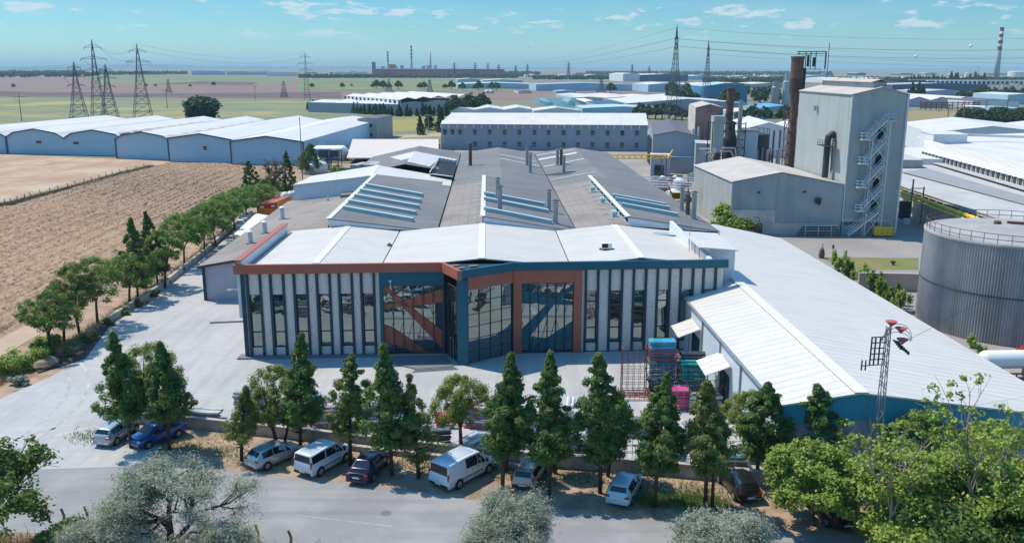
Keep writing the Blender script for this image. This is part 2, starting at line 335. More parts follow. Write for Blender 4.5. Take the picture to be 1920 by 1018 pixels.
def obj(name, mb, m, parent=None, smooth=False, local=False, bevel=0):
    if name in SPLIT and parent is not None:
        cs = components(mb)
        if len(cs) > 1:
            for q in cs: o = obj_one(name, q, m, parent, smooth, local, bevel)
            return o
    return obj_one(name, mb, m, parent, smooth, local, bevel)
def obj_one(name, mb, m, parent=None, smooth=False, local=False, bevel=0):
    me = bpy.data.meshes.new(name)
    off = Vector((0, 0, 0)) if (local or parent is None) else wloc(parent)
    me.from_pydata([tuple(Vector(v) - off) for v in mb.v], [], mb.f)
    me.materials.append(M[m] if isinstance(m, str) else m)
    if smooth: me.polygons.foreach_set('use_smooth', [True] * len(me.polygons))
    me.update()
    o = bpy.data.objects.new(name, me); C.objects.link(o)
    if parent is not None: o.parent = parent
    if bevel:
        b = o.modifiers.new('bevel', 'BEVEL'); b.width = bevel; b.segments = 2; b.limit_method = 'ANGLE'
    return o
def npobj(name, V, F, m, parent=None, smooth=False):
    """V (n,3) float array, F (k,4) int array"""
    me = bpy.data.meshes.new(name)
    me.vertices.add(len(V)); me.vertices.foreach_set('co', np.ascontiguousarray(V, dtype=np.float32).ravel())
    me.loops.add(F.size); me.loops.foreach_set('vertex_index', np.ascontiguousarray(F, dtype=np.int32).ravel())
    me.polygons.add(len(F)); me.polygons.foreach_set('loop_start', np.arange(0, F.size, F.shape[1], dtype=np.int32))
    me.update(calc_edges=True); me.materials.append(M[m])
    o = bpy.data.objects.new(name, me); C.objects.link(o)
    if parent is not None: o.parent = parent
    return o
def tag(o, label=None, cat=None, group=None, kind=None):
    if label: o['label'] = label
    if cat: o['category'] = cat
    if group: o['group'] = group
    if kind: o['kind'] = kind
    return o
def thing(name, label, cat, loc=(0, 0, 0), group=None):
    o = bpy.data.objects.new(name, None); C.objects.link(o); o.location = loc; o.empty_display_size = 0.5
    return tag(o, label, cat, group)
def solo(name, mb, m, label, cat, group=None, smooth=False, **k):
    """a thing that is one mesh: its origin sits at its base"""
    P = [Vector(v) for v in mb.v]
    c = Vector((sum(p.x for p in P) / len(P), sum(p.y for p in P) / len(P), min(p.z for p in P)))
    mb.v = [tuple(p - c) for p in P]
    o = obj(name, mb, m, smooth=smooth, **k); o.location = c
    return tag(o, label, cat, group)
def struct(name, mb, m): return tag(obj(name, mb, m), kind='structure')
def dup(o, loc=None, rz=None, label=None, group=None, sc=None):
    r = o.copy(); C.objects.link(r)
    for ch in list(o.children):
        c = ch.copy(); C.objects.link(c); c.parent = r
        for g in list(ch.children):
            d = g.copy(); C.objects.link(d); d.parent = c
    if loc is not None: r.location = loc
    if rz is not None: r.rotation_euler = (0, 0, rz)
    if sc is not None: r.scale = (sc, sc, sc) if isinstance(sc, (int, float)) else sc
    if label: r['label'] = label
    if group: r['group'] = group
    return r
# ------------------------------------------------------------------ setting: ground, roads, yards, fields, hills
random.seed(5); np.random.seed(5)
def sheet(name, pts, z, m):
    return struct(name, MB().quad(*[(p[0], p[1], z) for p in pts]), m)
def psheet(name, px, z, m):
    return sheet(name, [at(a, b, 0) for a, b in px], z, m)
sheet('ground', [(-22000, -300), (22000, -300), (22000, 27000), (-22000, 27000)], -0.05, 'far_land')
# near dry earth
sheet('verge', [(-140, 0), (160, 0), (160, 66.8), (18.5, 56), (-2.3, 59.8), (-13, 62.6), (-33.4, 67.4), (-45.2, 90), (-45.5, 110), (-47.8, 135), (-51, 160), (-42, 165), (-40, 262), (-130, 268), (-140, 120)], -0.008, 'soil')
road_pts_n = [(-140, 58.5), (-60, 58.3), (-35.5, 58.2), (-27, 58.9), (-18.4, 57.6), (-8, 55.3), (-1.4, 53.2), (8, 51.2), (18, 49.3), (60, 41.5), (150, 24)]
road_pts_s = [(-140, 50), (-60, 50), (-35, 49.6), (-18, 48.6), (-8, 47.2), (0, 45.6), (18, 41.3), (60, 33), (150, 15)]
sheet('road', road_pts_n + road_pts_s[::-1], 0.0, 'asphalt')
# worn lane line
mat('worn_paint', (0.44, 0.44, 0.44), 0.9, 0.2, 2.0, col2=(0.30, 0.30, 0.30), c2amt=.8, c2s=1.5)
mat('patch', (0.17, 0.17, 0.175), 0.9, 0.2, 1.0)
def strip(a, b, w, z, mb):
    a, b = Vector(a), Vector(b); d = (b - a).normalized(); n = Vector((-d.y, d.x)) * w / 2
    mb.quad((*(a - n), z), (*(b - n), z), (*(b + n), z), (*(a + n), z))
mb = MB(); a, b = at(555, 965), at(735, 986); strip(a.xy, b.xy, 0.07, 0.004, mb)
a, b = at(830, 998), at(1010, 1022); strip(a.xy, b.xy, 0.06, 0.004, mb)
struct('road_marking', mb, 'worn_paint')
mb = MB(); mb.lathe((-8.1, 51.8, 0.0), [(0.36, 0.0), (0.36, 0.006)], 20); solo('manhole_cover', mb, 'patch', 'round dark manhole cover set in the grey road', 'manhole')
# concrete yard
yard = [(-45.2, 94.4), (-35.5, 57.9), (-27.0, 58.6), (-26.4, 62.0), (-32.4, 67.1), (-24.3, 65.4), (-13, 62.4), (-2.3, 59.6), (10.7, 57.5), (18.4, 55.8), (60, 50), (60, 70), (44, 70), (42, 90), (40, 130), (21, 140), (21, 90), (-26, 110), (-38, 165), (-49, 158), (-47.3, 135), (-45.2, 110)]
sheet('concrete_yard', yard, 0.006, 'concrete')
sheet('entrance_apron', [(-45.0, 94.0), at(165, 668).xy, at(95, 706).xy, at(0, 748).xy, at(-120, 790).xy, (-62, 58.1), (-35.5, 57.9), (-32, 67), (-30, 90)], 0.010, 'concrete')
sheet('works_yard', [(20, 70), (140, 40), (140, 200), (78, 420), (-20, 420), (-20, 205), (20, 205), (26, 130)], 0.002, 'yard_concrete')
psheet('grass_plot', [(1535, 482), (1722, 484), (1722, 506), (1590, 506)], 0.02, 'grass')
mb = MB(); mb.prism([at(a, b).xy for a, b in [(393, 604), (462, 601), (462, 604), (393, 607)]], 0.006, 0.03); struct('yard_drain', mb, 'steel_dark')
sheet('track', [(-50.5, 78), (-56.0, 80), (-54, 90), (-54, 110), (-54.5, 150), (-52.2, 150), (-51.6, 110), (-50.8, 92)], 0.02, 'track_soil')

mat('tyre_marks', (0.40, 0.395, 0.385), 0.9, 0.12, 0.8, col2=(0.51, 0.505, 0.49), c2amt=.9, c2s=.5, c2lo=.45, c2hi=.6, fine=1.2)
mb = MB()
for (cx, cy, r, a0, a1) in ((-22, 50, 21, 108, 158), (-22, 50, 19.4, 108, 156), (-60, 66, 22, -8, 48), (-60, 66, 23.6, -8, 50), (-30, 96, 17, 190, 262), (-8, 80, 14, 215, 300)):
    P = [(cx + r * math.cos(R(a0 + (a1 - a0) * i / 20)), cy + r * math.sin(R(a0 + (a1 - a0) * i / 20))) for i in range(21)]
    for a, b in zip(P[:-1], P[1:]): strip(a, b, .24, .0145, mb)
struct('tyre_marks', mb, 'tyre_marks')
mb = MB(); rgp = random.Random(12)
for (cx, cy, r) in ((-33, 78, 1.6), (-20, 74, 1.1), (-2, 74, 1.4), (7, 77, .9), (-38, 84, 1.2), (-29, 70, .7), (-12, 70, 1.2)):
    mb.add([(cx + r * (.6 + .5 * rgp.random()) * math.cos(i * .4488), cy + r * (.5 + .4 * rgp.random()) * math.sin(i * .4488), .0138) for i in range(14)], [tuple(range(14))])
struct('concrete_patch', mb, 'tyre_marks')
# ploughed field with real furrows and clods
def ploughed():
    x0, x1, y0, y1 = -230, -50, 60, 262
    nx, ny = 420, 560
    xs = np.linspace(0, 1, nx); ys = y0 + (y1 - y0) * np.linspace(0, 1, ny) ** 1.25
    Xr = np.interp(ys, [60, 95, 130, 190, 262], [-56.0, -53.5, -54, -57, -60])      # right boundary
    Xl = np.interp(ys, [60, 150, 178, 200, 262], [-150, -112, -106, -105.8, -103.2])
    X = Xl[:, None] + (Xr - Xl)[:, None] * xs[None, :]
    Yg = np.repeat(ys[:, None], nx, 1)
    u = X + Yg * 0.035
    rng = np.random.RandomState(3)
    Zg = 0.15 * np.sin(u * 2 * np.pi / 1.05 + 0.9 * np.sin(Yg * 0.13) + 0.6 * np.sin(X * 0.21)) + 0.17 * np.sin(u * 2 * np.pi / 3.1 + 1.2 * np.sin(Yg * 0.09))
    Zg = Zg * (0.6 + 0.4 * np.sin(Yg * 0.05 + X * 0.03)) + rng.rand(ny, nx) * 0.36 * (0.4 + rng.rand(ny, nx)) + 0.05
    edge = np.minimum(1, np.minimum(xs, 1 - xs) * 60)[None, :]
    Zg *= edge
    V = np.stack([X, Yg, Zg], -1).reshape(-1, 3)
    i = np.arange((ny - 1) * nx).reshape(ny - 1, nx)[:, :-1].ravel()
    F = np.stack([i, i + 1, i + nx + 1, i + nx], 1)
    o = npobj('ploughed_field', V, F, 'plough'); tag(o, kind='structure')
mat('plough', (0.50, 0.355, 0.245), 1, 0.12, 0.08, col2=(0.13, 0.075, 0.045), c2amt=0.85, c2s=1.1, c2lo=0.53, c2hi=0.64, fine=1.8, lines=(((1, .035, 0), 3.1, .9, .42, (0.20, .13, .085)), ((1, .035, 0), 1.05, .35, .35, (0.2, .13, .085))), bump=0.12, bs=3)
ploughed()
sheet('stubble_field', [(-600, 60), (-150, 60), (-112, 150), (-106, 178), (-105.7, 200), (-103, 268), (-125, 276), (-170, 290), (-600, 420)], 0.03, 'stubble')
# distance
sheet('sunflower_field', [(-700, 300), (-30, 300), (-20, 700), (-60, 770), (-330, 800), (-700, 830)], 0.05, 'sunflowers')
psheet('gold_flower_field', [(703, 225), (835, 225), (826, 246), (705, 249)], 0.12, 'sunflowers_gold')
psheet('farm_track', [(625, 268), (700, 262), (830, 256), (828, 250), (700, 257), (640, 262)], 0.10, 'track_soil')
psheet('dark_furrow_field', [(-60, 181), (640, 184), (640, 173), (300, 176), (-60, 171)], 0.10, 'dark_field')
psheet('brown_field', [(-100, 172), (640, 184), (1300, 190), (1300, 168), (640, 173), (560, 148), (300, 141), (-100, 146)], 0.08, 'brown_field')
psheet('pale_green_field', [(180, 155), (330, 157), (420, 162), (560, 152), (500, 143), (150, 141)], 0.14, 'green_field')
psheet('dark_plot', [(295, 158), (470, 161), (485, 155), (380, 153)], 0.2, 'dark_field')
psheet('green_field', [(560, 170), (960, 172), (960, 147), (560, 144)], 0.16, 'green_field')
psheet('dry_lot', [(1690, 232), (1790, 232), (1800, 210), (1685, 208)], 0.06, 'dry_grass')
psheet('right_brown_field', [(1050, 190), (1330, 195), (1330, 160), (1050, 165)], 0.12, 'brown_field')
# low hills on the horizon
def hill_range(name, y, x0, x1, h, seed, n=160):
    rng = random.Random(seed); ph = [rng.uniform(0, 6) for _ in range(6)]
    mb = MB(); vs = []; rows = 9
    for j in range(rows):
        t = j / (rows - 1); sh = math.sin(math.pi * t)
        for i in range(n):
            x = x0 + (x1 - x0) * i / (n - 1)
            e = min(1, min(i, n - 1 - i) / 14)
            q = 0.55 + 0.2 * math.sin(x / 1500 + ph[0]) + 0.15 * math.sin(x / 640 + ph[1]) + 0.07 * math.sin(x / 250 + ph[2]) + 0.03 * math.sin(x / 90 + ph[3])
            vs.append((x, y + (t - 0.5) * 2600, -3 + (h * q * e + 3) * sh))
    mb.add(vs, [(j * n + i, j * n + i + 1, (j + 1) * n + i + 1, (j + 1) * n + i) for j in range(rows - 1) for i in range(n - 1)])
    o = obj(name, mb, 'hill', smooth=True); tag(o, kind='structure')
hill_range('hills', 15500, -14000, 1500, 78, 2)
hill_range('low_hills', 17500, -4000, 16000, 42, 7)

# ------------------------------------------------------------------ walls, kerbs
def run_wall(name, pts, h, w, m, label, cat='wall', cop=None):
    mb = MB(); P = [Vector(p) for p in pts]
    L = []; Rr = []
    for i, p in enumerate(P):
        d = (P[min(i + 1, len(P) - 1)] - P[max(i - 1, 0)]).normalized(); n = Vector((-d.y, d.x)) * w / 2
        L.append(p + n); Rr.append(p - n)
    for i in range(len(P) - 1):
        mb.prism([Rr[i], Rr[i + 1], L[i + 1], L[i]], -0.3, h)
    t = thing(name, label, cat, (P[0].x, P[0].y, 0))
    obj('wall_body', mb, m, t)
    if cop:
        c = MB()
        for i in range(len(P) - 1):
            a, b = P[i], P[i + 1]; d = (b - a).normalized(); n = Vector((-d.y, d.x)) * (w / 2 + 0.05)
            c.prism([a - n, b - n, b + n, a + n], h, h + 0.08)
        obj('coping', c, cop, t)
    return t
run_wall('low_wall', [(-33.3, 67.25), (-24.4, 65.3), (-13.1, 62.6)], 0.85, 0.28, 'wall_concrete', 'low concrete wall in front of the yard behind the blue hatchback', cop='wall_concrete')
run_wall('low_wall', [(-13.05, 62.3), (-2.3, 59.6), (10.7, 57.4), (18.4, 55.7), (30, 53.5)], 0.95, 0.28, 'wall_concrete', 'long low concrete wall behind the parked vans and the pale blue hatchback', cop='wall_concrete')
run_wall('boundary_wall', [(-45.3, 94.6), (-45.3, 109.6), (-47.5, 135), (-50.4, 159)], 0.7, 0.35, 'wall_concrete', 'long low concrete boundary wall beside the umbrella pines', cop='wall_concrete')
mb = MB()
for i in range(14):
    a = Vector((-12.2 + i * 0.95, 61.55 - i * 0.245)); mb.box((a.x, a.y, 0.22), (0.92, 0.38, 0.36), R(-14.5))
solo('kerb_stones', mb, 'wall_concrete', 'row of pale kerb stones laid against the low wall behind the white vans', 'kerb stones')
# ------------------------------------------------------------------ front building
def FL(x): return 83.2 + (x + 26.3) * 0.0640            # left wing front line
def FR(x): return 84.5 + (x - 0.3) * 0.076              # right wing front line
def on_line(px, py, fn):
    y = 84.0
    for _ in range(6): p = up(px, py, y); y = fn(p.x)
    return p
FA = thing('factory_office', 'long front building with striped aggregate facade, white wavy roof and rust and teal fascia', 'factory building', (-2.5, 84.5, 0))
ZP, ZT = 8.5, 9.42
BK = 104.6                                               # back of the white roof
# rear body (walls), slightly behind the cladding
mb = MB()
mb.prism([(-26.2, 83.5), (-13.2, 84.4), (-6.6, 84.6), (-5.4, 84.9), (0.2, 85.0), (21.2, 86.6), (20.6, BK), (-26.9, BK)], 0, 8.3)
obj('wall', mb, 'teal_dark', FA)
# white wavy roof: six slopes
prof = [(-26.0, 8.75), (-19.2, 9.35), (-13.0, 8.75), (-3.0, 9.75), (5.8, 8.85), (12.9, 9.6), (19.6, 8.9)]
for i in range(6):
    (xa, za), (xb, zb) = prof[i], prof[i + 1]
    dr = -0.028 * 20
    g = 0.06 if i in (2, 4) else 0.0; h = 0.06 if i in (1, 3) else 0.0
    ya = lambda x: (FL(x) if x < -5 else FR(x)) + 0.35
    obj('roof_slope', MB().slab([(xa + g, ya(xa), za), (xb - h, ya(xb), zb), (xb - h + dr, BK, zb), (xa + g + dr, BK, za)], 0.12), 'front_roof', FA)
mb = MB()
for k in (1, 3, 5):
    x, z = prof[k]; y0 = (FL(x) if x < -5 else FR(x)) + 0.3
    mb.slab([(x - 0.35, y0, z + 0.03), (x + 0.35, y0, z + 0.03), (x + 0.35 - 0.56, BK + .02, z + 0.03), (x - 0.35 - 0.56, BK + .02, z + 0.03)], 0.05)
obj('ridge_cap', mb, 'ridge_white', FA)
mb = MB()
for k in (2, 4):
    x, z = prof[k]; y0 = (FL(x) if x < -5 else FR(x)) + 0.3
    mb.slab([(x - 0.1, y0, z - 0.06), (x + 0.1, y0, z - 0.06), (x + 0.1 - 0.56, BK + .01, z - 0.06), (x - 0.1 - 0.56, BK + .01, z - 0.06)], 0.05)
obj('valley_gutter', mb, 'steel_dark', FA)
# parapets
mb = MB(); mb.prism([(-26.75, 83.2), (-26.25, 83.2), (-26.85, 103.6), (-27.35, 103.6)], 4.0, 9.75); obj('parapet', mb, 'white_clad', FA)
mb = MB(); mb.prism([(-26.85, 82.9), (-26.15, 82.9), (-26.75, 103.75), (-27.45, 103.75)], 9.75, 9.86); mb.prism([(-26.87, 83.1), (-26.76, 83.1), (-27.36, 103.7), (-27.47, 103.7)], 8.6, 9.75); obj('parapet_cap', mb, 'rust_fascia', FA)
mb = MB(); mb.prism([(19.75, 86.2), (20.1, 86.2), (19.2, 103.9), (18.85, 103.9)], 7.5, [9.4, 9.4, 10.2, 10.2]); obj('parapet', mb, 'white_clad', FA)
# fascia bands
def band(mb, pts, z0, z1, th=0.35):
    for (a, b) in zip(pts[:-1], pts[1:]):
        d = (Vector(b) - Vector(a)).normalized(); n = Vector((-d.y, d.x)) * th
        A, B = Vector(a), Vector(b); mb.prism([A, B, B + n, A + n], z0, z1)
TIP = (-5.0, 80.35)
mb = MB(); band(mb, [(-26.9, FL(-26.9) - 0.45), (-6.9, FL(-6.9) - 0.45)], ZP, ZT); band(mb, [(-6.9, FL(-6.9) - 0.45), (TIP[0], TIP[1])], ZP - .02, ZT + .02, 0.3); obj('rust_fascia', mb, 'rust_fascia', FA)
mb = MB(); band(mb, [TIP, (0.1, FR(.1) - 0.45)], ZP + .1, ZT, 0.3); band(mb, [(0.1, FR(.1) - 0.45), (21.6, FR(21.6) - 0.45)], ZP + .1, ZT); obj('teal_fascia', mb, 'teal_panel', FA)
# porch roof behind the tip and its recess
mb = MB(); mb.slab([(TIP[0] - .1, TIP[1] + .5, 9.25), (-0.3, 84.3, 9.25), (-6.4, 84.3, 9.25)], 0.1); obj('porch_roof', mb, 'teal_dark', FA)
mb = MB()
for (x, y) in ((-4.9, 81.9), (-3.7, 82.8), (-5.5, 82.9)): mb.box((x, y, 9.36), (0.8, 0.5, 0.12), R(20))
obj('roof_hatch', mb, 'wood', FA)
# soffits
mb = MB()
mb.slab([(-26.9, FL(-26.9) - 0.1, ZP + .05), (-6.9, FL(-6.9) - 0.1, ZP + .05), (-6.9, FL(-6.9) + .4, ZP + .05), (-26.9, FL(-26.9) + .4, ZP + .05)], 0.06)
mb.slab([(0.1, FR(.1) - .1, ZP + .15), (21.6, FR(21.6) - .1, ZP + .15), (21.6, FR(21.6) + .4, ZP + .15), (0.1, FR(.1) + .4, ZP + .15)], 0.06)
mb.slab([(-6.8, FL(-6.8) - .1, ZP + .05), (TIP[0], TIP[1] + .3, ZP + .05), (0.1, FR(.1) - .1, ZP + .05), (0, 85, ZP + .05), (-6.8, 85, ZP + .05)], 0.06)
obj('soffit', mb, 'teal_dark', FA)
# panel bays
def bay(xc, fn, w=0.98, z0=0.95, z1=6.35, tag_glass='facade_glass', cuts=(2.5, 5.2)):
    y = fn(xc); sl = (fn(xc + 1) - fn(xc)); rz = math.atan(sl)
    mb = MB(); mb.box((xc, y + 0.08, (0.12 + z0) / 2), (w, 0.2, z0 - 0.12), rz); mb.box((xc, y + 0.08, (z1 + ZP) / 2), (w, 0.2, ZP - z1), rz)
    obj('spandrel', mb, 'exposed_aggregate', FA)
    fr = MB()
    for sx in (-1, 1): fr.box((xc + sx * (w / 2 - 0.03), y + 0.13 + sl * sx * w / 2, (z0 + z1) / 2), (0.06, 0.12, z1 - z0), rz)
    for zz in (z0 + .04, z1 - .04) + tuple(cuts): fr.box((xc, y + 0.13, zz), (w - 0.13, 0.10, 0.07), rz)
    g = obj('window', fr, 'steel_dark', FA)
    gl = MB(); gl.box((xc, y + 0.2, (z0 + z1) / 2), (w - 0.1, 0.03, z1 - z0 - 0.08), rz); obj('pane', gl, tag_glass, g)
def fin(x, fn, w=0.24):
    rz = math.atan(fn(x + 1) - fn(x)); mb = MB(); mb.box((x, fn(x) - 0.02, ZP / 2 + .05), (w, 0.42, ZP - 0.1), rz); obj('fin', mb, 'teal_dark', FA)
def pan(x0, x1, fn):
    rz = math.atan(fn(1) - fn(0)); xc = (x0 + x1) / 2; mb = MB(); mb.box((xc, fn(xc) + 0.05, ZP / 2 + .05), (x1 - x0, 0.28, ZP - 0.1), rz); obj('concrete_panel', mb, 'exposed_aggregate', FA)
lb = [-25.14, -22.92, -20.66, -18.46, -16.32, -14.18]
mb = MB(); mb.box((-26.2, FL(-26.2) + .1, ZP / 2), (0.34, 0.8, ZP), R(3.3)); obj('corner_post', mb, 'teal_dark', FA)
pan(-26.02, -25.14 - .74, FL)
for i, x in enumerate(lb):
    bay(x, FL); fin(x - .62, FL); fin(x + .62, FL)
    if i < 5: pan(x + .745, lb[i + 1] - .745, FL)
pan(-14.18 + .745, -13.02, FL)
rb = [7.95, 10.35, 12.75, 15.15, 17.5, 19.8]
pan(6.98, rb[0] - .745, FR)
for i, x in enumerate(rb):
    bay(x, FR, w=.98); fin(x - .62, FR); fin(x + .62, FR)
    if i < 5: pan(x + .745, rb[i + 1] - .745, FR)
pan(rb[-1] + .745, 21.2, FR)
# big glazed portals
def portal(x0, x1, fn, z1, nm, surround, bands, band_mat, side0=0.5, side1=0.5, topz=ZP):
    rz = math.atan(fn(1) - fn(0))
    mb = MB(); xc = (x0 + x1) / 2
    mb.box((x0 - side0 / 2, fn(x0) - .04, topz / 2), (side0, 0.5, topz), rz)
    mb.box((x1 + side1 / 2, fn(x1) - .04, topz / 2), (side1, 0.5, topz), rz)
    mb.box((xc, fn(xc) - .04, (z1 + topz) / 2), (x1 - x0, 0.5, topz - z1), rz)
    obj('portal_frame', mb, surround, FA)
    gl = MB(); gl.box((xc, fn(xc) + .19, (z1 + .1) / 2), (x1 - x0, 0.03, z1 - .1), rz); g = obj('curtain_glass', gl, 'facade_glass', FA)
    ml = MB(); n = 6
    for i in range(n + 1):
        x = x0 + (x1 - x0) * i / n; ml.box((x, fn(x) - 0.0, z1 / 2), (0.09, 0.16, z1 - .02), rz)
    ml.box((xc, fn(xc) - .005, .1), (x1 - x0 - .1, 0.14, .12), rz); ml.box((xc, fn(xc) - .005, z1 - .06), (x1 - x0 - .1, 0.14, .11), rz)
    obj('mullion', ml, nm, g)
    bd = MB()
    for poly in bands:
        P = [on_line(620 + a / 3.84, 460 + b / 3.84, lambda x: fn(x) + .10) for a, b in poly]
        P = [Vector((min(max(p.x, x0), x1), p.y, min(max(p.z, .05), z1 - .02))) for p in P]
        bd.plate(P, 0.05)
    obj('diagonal_band', bd, band_mat, g)
    tr = MB(); rng = random.Random(int(x0 * 10))
    for i in range(n):
        xa, xb = x0 + (x1 - x0) * i / n, x0 + (x1 - x0) * (i + 1) / n
        for k in range(2):
            za, zb = z1 * (k / 2 + .04), z1 * ((k + 1) / 2 - .02)
            if rng.random() < .75:
                if rng.random() < .5: za, zb = zb, za
                tr.tube([(xa, fn(xa) + .15, za), (xb, fn(xb) + .15, zb)], 0.028, 4)
    for zz in (z1 * .3, z1 * .5, z1 * .71, z1 * .52):
        tr.box((xc, fn(xc) + .16, zz), (x1 - x0, 0.03, 0.035), rz)
    obj('steel_brace', tr, 'steel_dark', g)
portal(-12.75, -6.85, FL, 7.15, 'rust_metal', 'teal_panel', [
    [(372, 283), (400, 300), (460, 348), (525, 392), (520, 440), (470, 400), (372, 312)],
    [(520, 400), (805, 612), (805, 745), (515, 440)],
    [(382, 432), (520, 398), (530, 438), (382, 456)], [(520, 398), (805, 312), (805, 410), (540, 442)],
    [(385, 568), (460, 600), (720, 782), (640, 782), (385, 692)]], 'rust_fascia', .3, .12)
portal(0.95, 6.15, FR, 7.3, 'teal_dark', 'rust_fascia', [
    [(1330, 318), (1480, 345), (1610, 382), (1600, 425), (1330, 408)], [(1600, 380), (1745, 405), (1745, 430), (1590, 424)],
    [(1750, 278), (1750, 312), (1640, 410), (1600, 385)], [(1600, 385), (1620, 410), (1335, 740), (1335, 610)],
    [(1745, 545), (1745, 680), (1500, 765), (1415, 765)]], 'teal_panel', .82, .8, ZP + .08)
# protruding entrance: glass prow with a slanted teal blade
T0 = Vector((-4.25, 81.15)); T1 = Vector((0.05, 84.42)); E0 = Vector((-6.6, 84.25)); E1 = Vector((-5.25, 81.5))
gl = MB(); gl.prism([T0, T1, T1 + Vector((-.05, .1)), T0 + Vector((-.05, .1))], 0.05, 7.35); g = obj('prow_glass', gl, 'facade_glass', FA)
ml = MB()
for i in range(5):
    p = T0.lerp(T1, i / 4) + Vector((0.02, -.03)); ml.box((p.x, p.y, 3.7), (0.05, 0.08, 7.3), R(37))
for k in range(1, 6):
    z = k * 7.35 / 6; a = T0 + Vector((.03, -.03)); b = T1 + Vector((.03, -.03)); ml.tube([(a.x, a.y, z), (b.x, b.y, z)], 0.022, 4)
obj('mullion', ml, 'steel_dark', g)
mb = MB(); band(mb, [tuple(T0 + Vector((0, -.1))), tuple(T1 + Vector((0.1, -.1)))], 7.35, ZP + .1, 0.3); obj('rust_band', mb, 'rust_fascia', FA)
mb = MB(); mb.prism([(-5.25, 81.0), (-4.2, 80.75), (-4.15, 81.25), (-5.1, 81.5)], 0, ZP); obj('entrance_blade', mb, 'teal_panel', FA, bevel=.03)
gl = MB(); gl.prism([E0, E1, E1 + Vector((.1, .05)), E0 + Vector((.1, .05))], 0.05, 7.6); g = obj('side_glass', gl, 'facade_glass', FA)
ml = MB()
for i in range(4):
    p = E0.lerp(E1, i / 3) + Vector((-.04, -.02)); ml.box((p.x, p.y, 3.8), (0.06, 0.06, 7.5), R(27))
for z in (2.2, 4.0, 5.8, 7.5): ml.tube([(E0.x - .04, E0.y, z), (E1.x - .04, E1.y, z)], 0.03, 4)
obj('mullion', ml, 'steel_dark', g)
dr = MB()
for i in (0.45, 0.72): p = E0.lerp(E1, i) + Vector((-.09, -.05)); dr.box((p.x, p.y, 1.15), (0.05, 0.06, 2.1), R(27))
p = E0.lerp(E1, .58) + Vector((-.09, -.05)); dr.box((p.x, p.y, 2.2), (0.75, 0.05, 0.07), R(-63)); obj('door', dr, 'steel', FA)
# plinths
mb = MB(); mb.prism([(-27.0, 82.3), (-13.5, 83.2), (-13.0, 83.25), (-13.0, 84.3), (-27.0, 83.6)], 0.006, 0.16); obj('plinth', mb, 'plinth', FA)
mb = MB(); mb.prism([(-12.9, 83.2), (-6.6, 83.6), (-5.6, 80.3), (-9.0, 79.4), (-11.0, 80.6)], 0.006, 0.12)
for k in range(3): mb.prism([(-9.2 - k * .1, 79.3 - k * .25), (-5.5 + k * .2, 80.2 - k * .25), (-5.5 + k * .2, 80.0 - k * .25), (-9.2 - k * .1, 79.1 - k * .25)], 0.006, 0.1 - .03 * k)
obj('entrance_terrace', mb, 'plinth', FA)
# wall lamps and drain pipes on the facade
mb = MB(); mb.tube([(-26.5, 83.0, 6.9), (-27.2, 82.6, 7.05)], 0.04, 5); mb.box((-27.35, 82.5, 7.0), (0.35, 0.2, 0.12)); obj('flood_lamp', mb, 'steel_pale', FA)
mb = MB(); mb.tube([(9.2, FR(9.2) - .2, 8.3), (9.2, FR(9.2) - .25, 7.2)], .05, 5); mb.tube([(-11.9, FL(-11.9) - .5, 7.6), (-11.9, FL(-11.9) - .35, 6.8)], .05, 5); mb.box((-11.9, FL(-11.9) - .6, 7.7), (.3, .2, .12)); obj('flood_lamp', mb, 'steel_pale', FA)
# things on the white roof
def roof_hit(px, py, f, z0=9.0):
    z = z0
    for _ in range(30):
        p = at(px, py, z); z = z + 0.6 * (f(p.x, p.y) - z)
    return at(px, py, z)
def zprof(pr, x):
    for (a, za), (b, zb) in zip(pr[:-1], pr[1:]):
        if x <= b: return za + (zb - za) * (x - a) / (b - a)
    return pr[-1][1]
front_roof = lambda x, y: zprof(prof, x + 0.028 * (y - 84))
p = roof_hit(1137, 468, front_roof)
t = thing('roof_air_unit', 'small white air unit standing alone on the white wavy roof', 'air conditioner', tuple(p))
mb = MB(); mb.box(p + Vector((0, 0, .42)), (1.1, .6, .6)); obj('casing', mb, 'cream_white', t, bevel=.03)
mb = MB(); mb.box(p + Vector((-.18, -.31, .46)), (.6, .05, .42)); obj('fan_grille', mb, 'black_void', t)
mb = MB(); mb.box(p + Vector((0, -.2, .06)), (1.5, .08, .1)); mb.box(p + Vector((0, .2, .06)), (1.5, .08, .1)); obj('skid', mb, 'steel_dark', t)
p = roof_hit(1242, 439, front_roof)
solo('rooftop_skylight', MB().slab([p + Vector((-1.4, -.8, .12)), p + Vector((1.4, -.8, .05)), p + Vector((1.4, .8, .05)), p + Vector((-1.4, .8, .12))], .08), 'skylight', 'pale cyan rectangular skylight near the right end of the white wavy roof', 'skylight')
p = roof_hit(730, 461, front_roof); mb = MB(); mb.lathe(p, [(0.22, 0), (0.3, .12), (.12, .3), (0.03, .32)], 8); solo('weed_tuft', mb, 'leaf_mid', 'tiny green tuft growing on the left part of the white roof', 'weed')
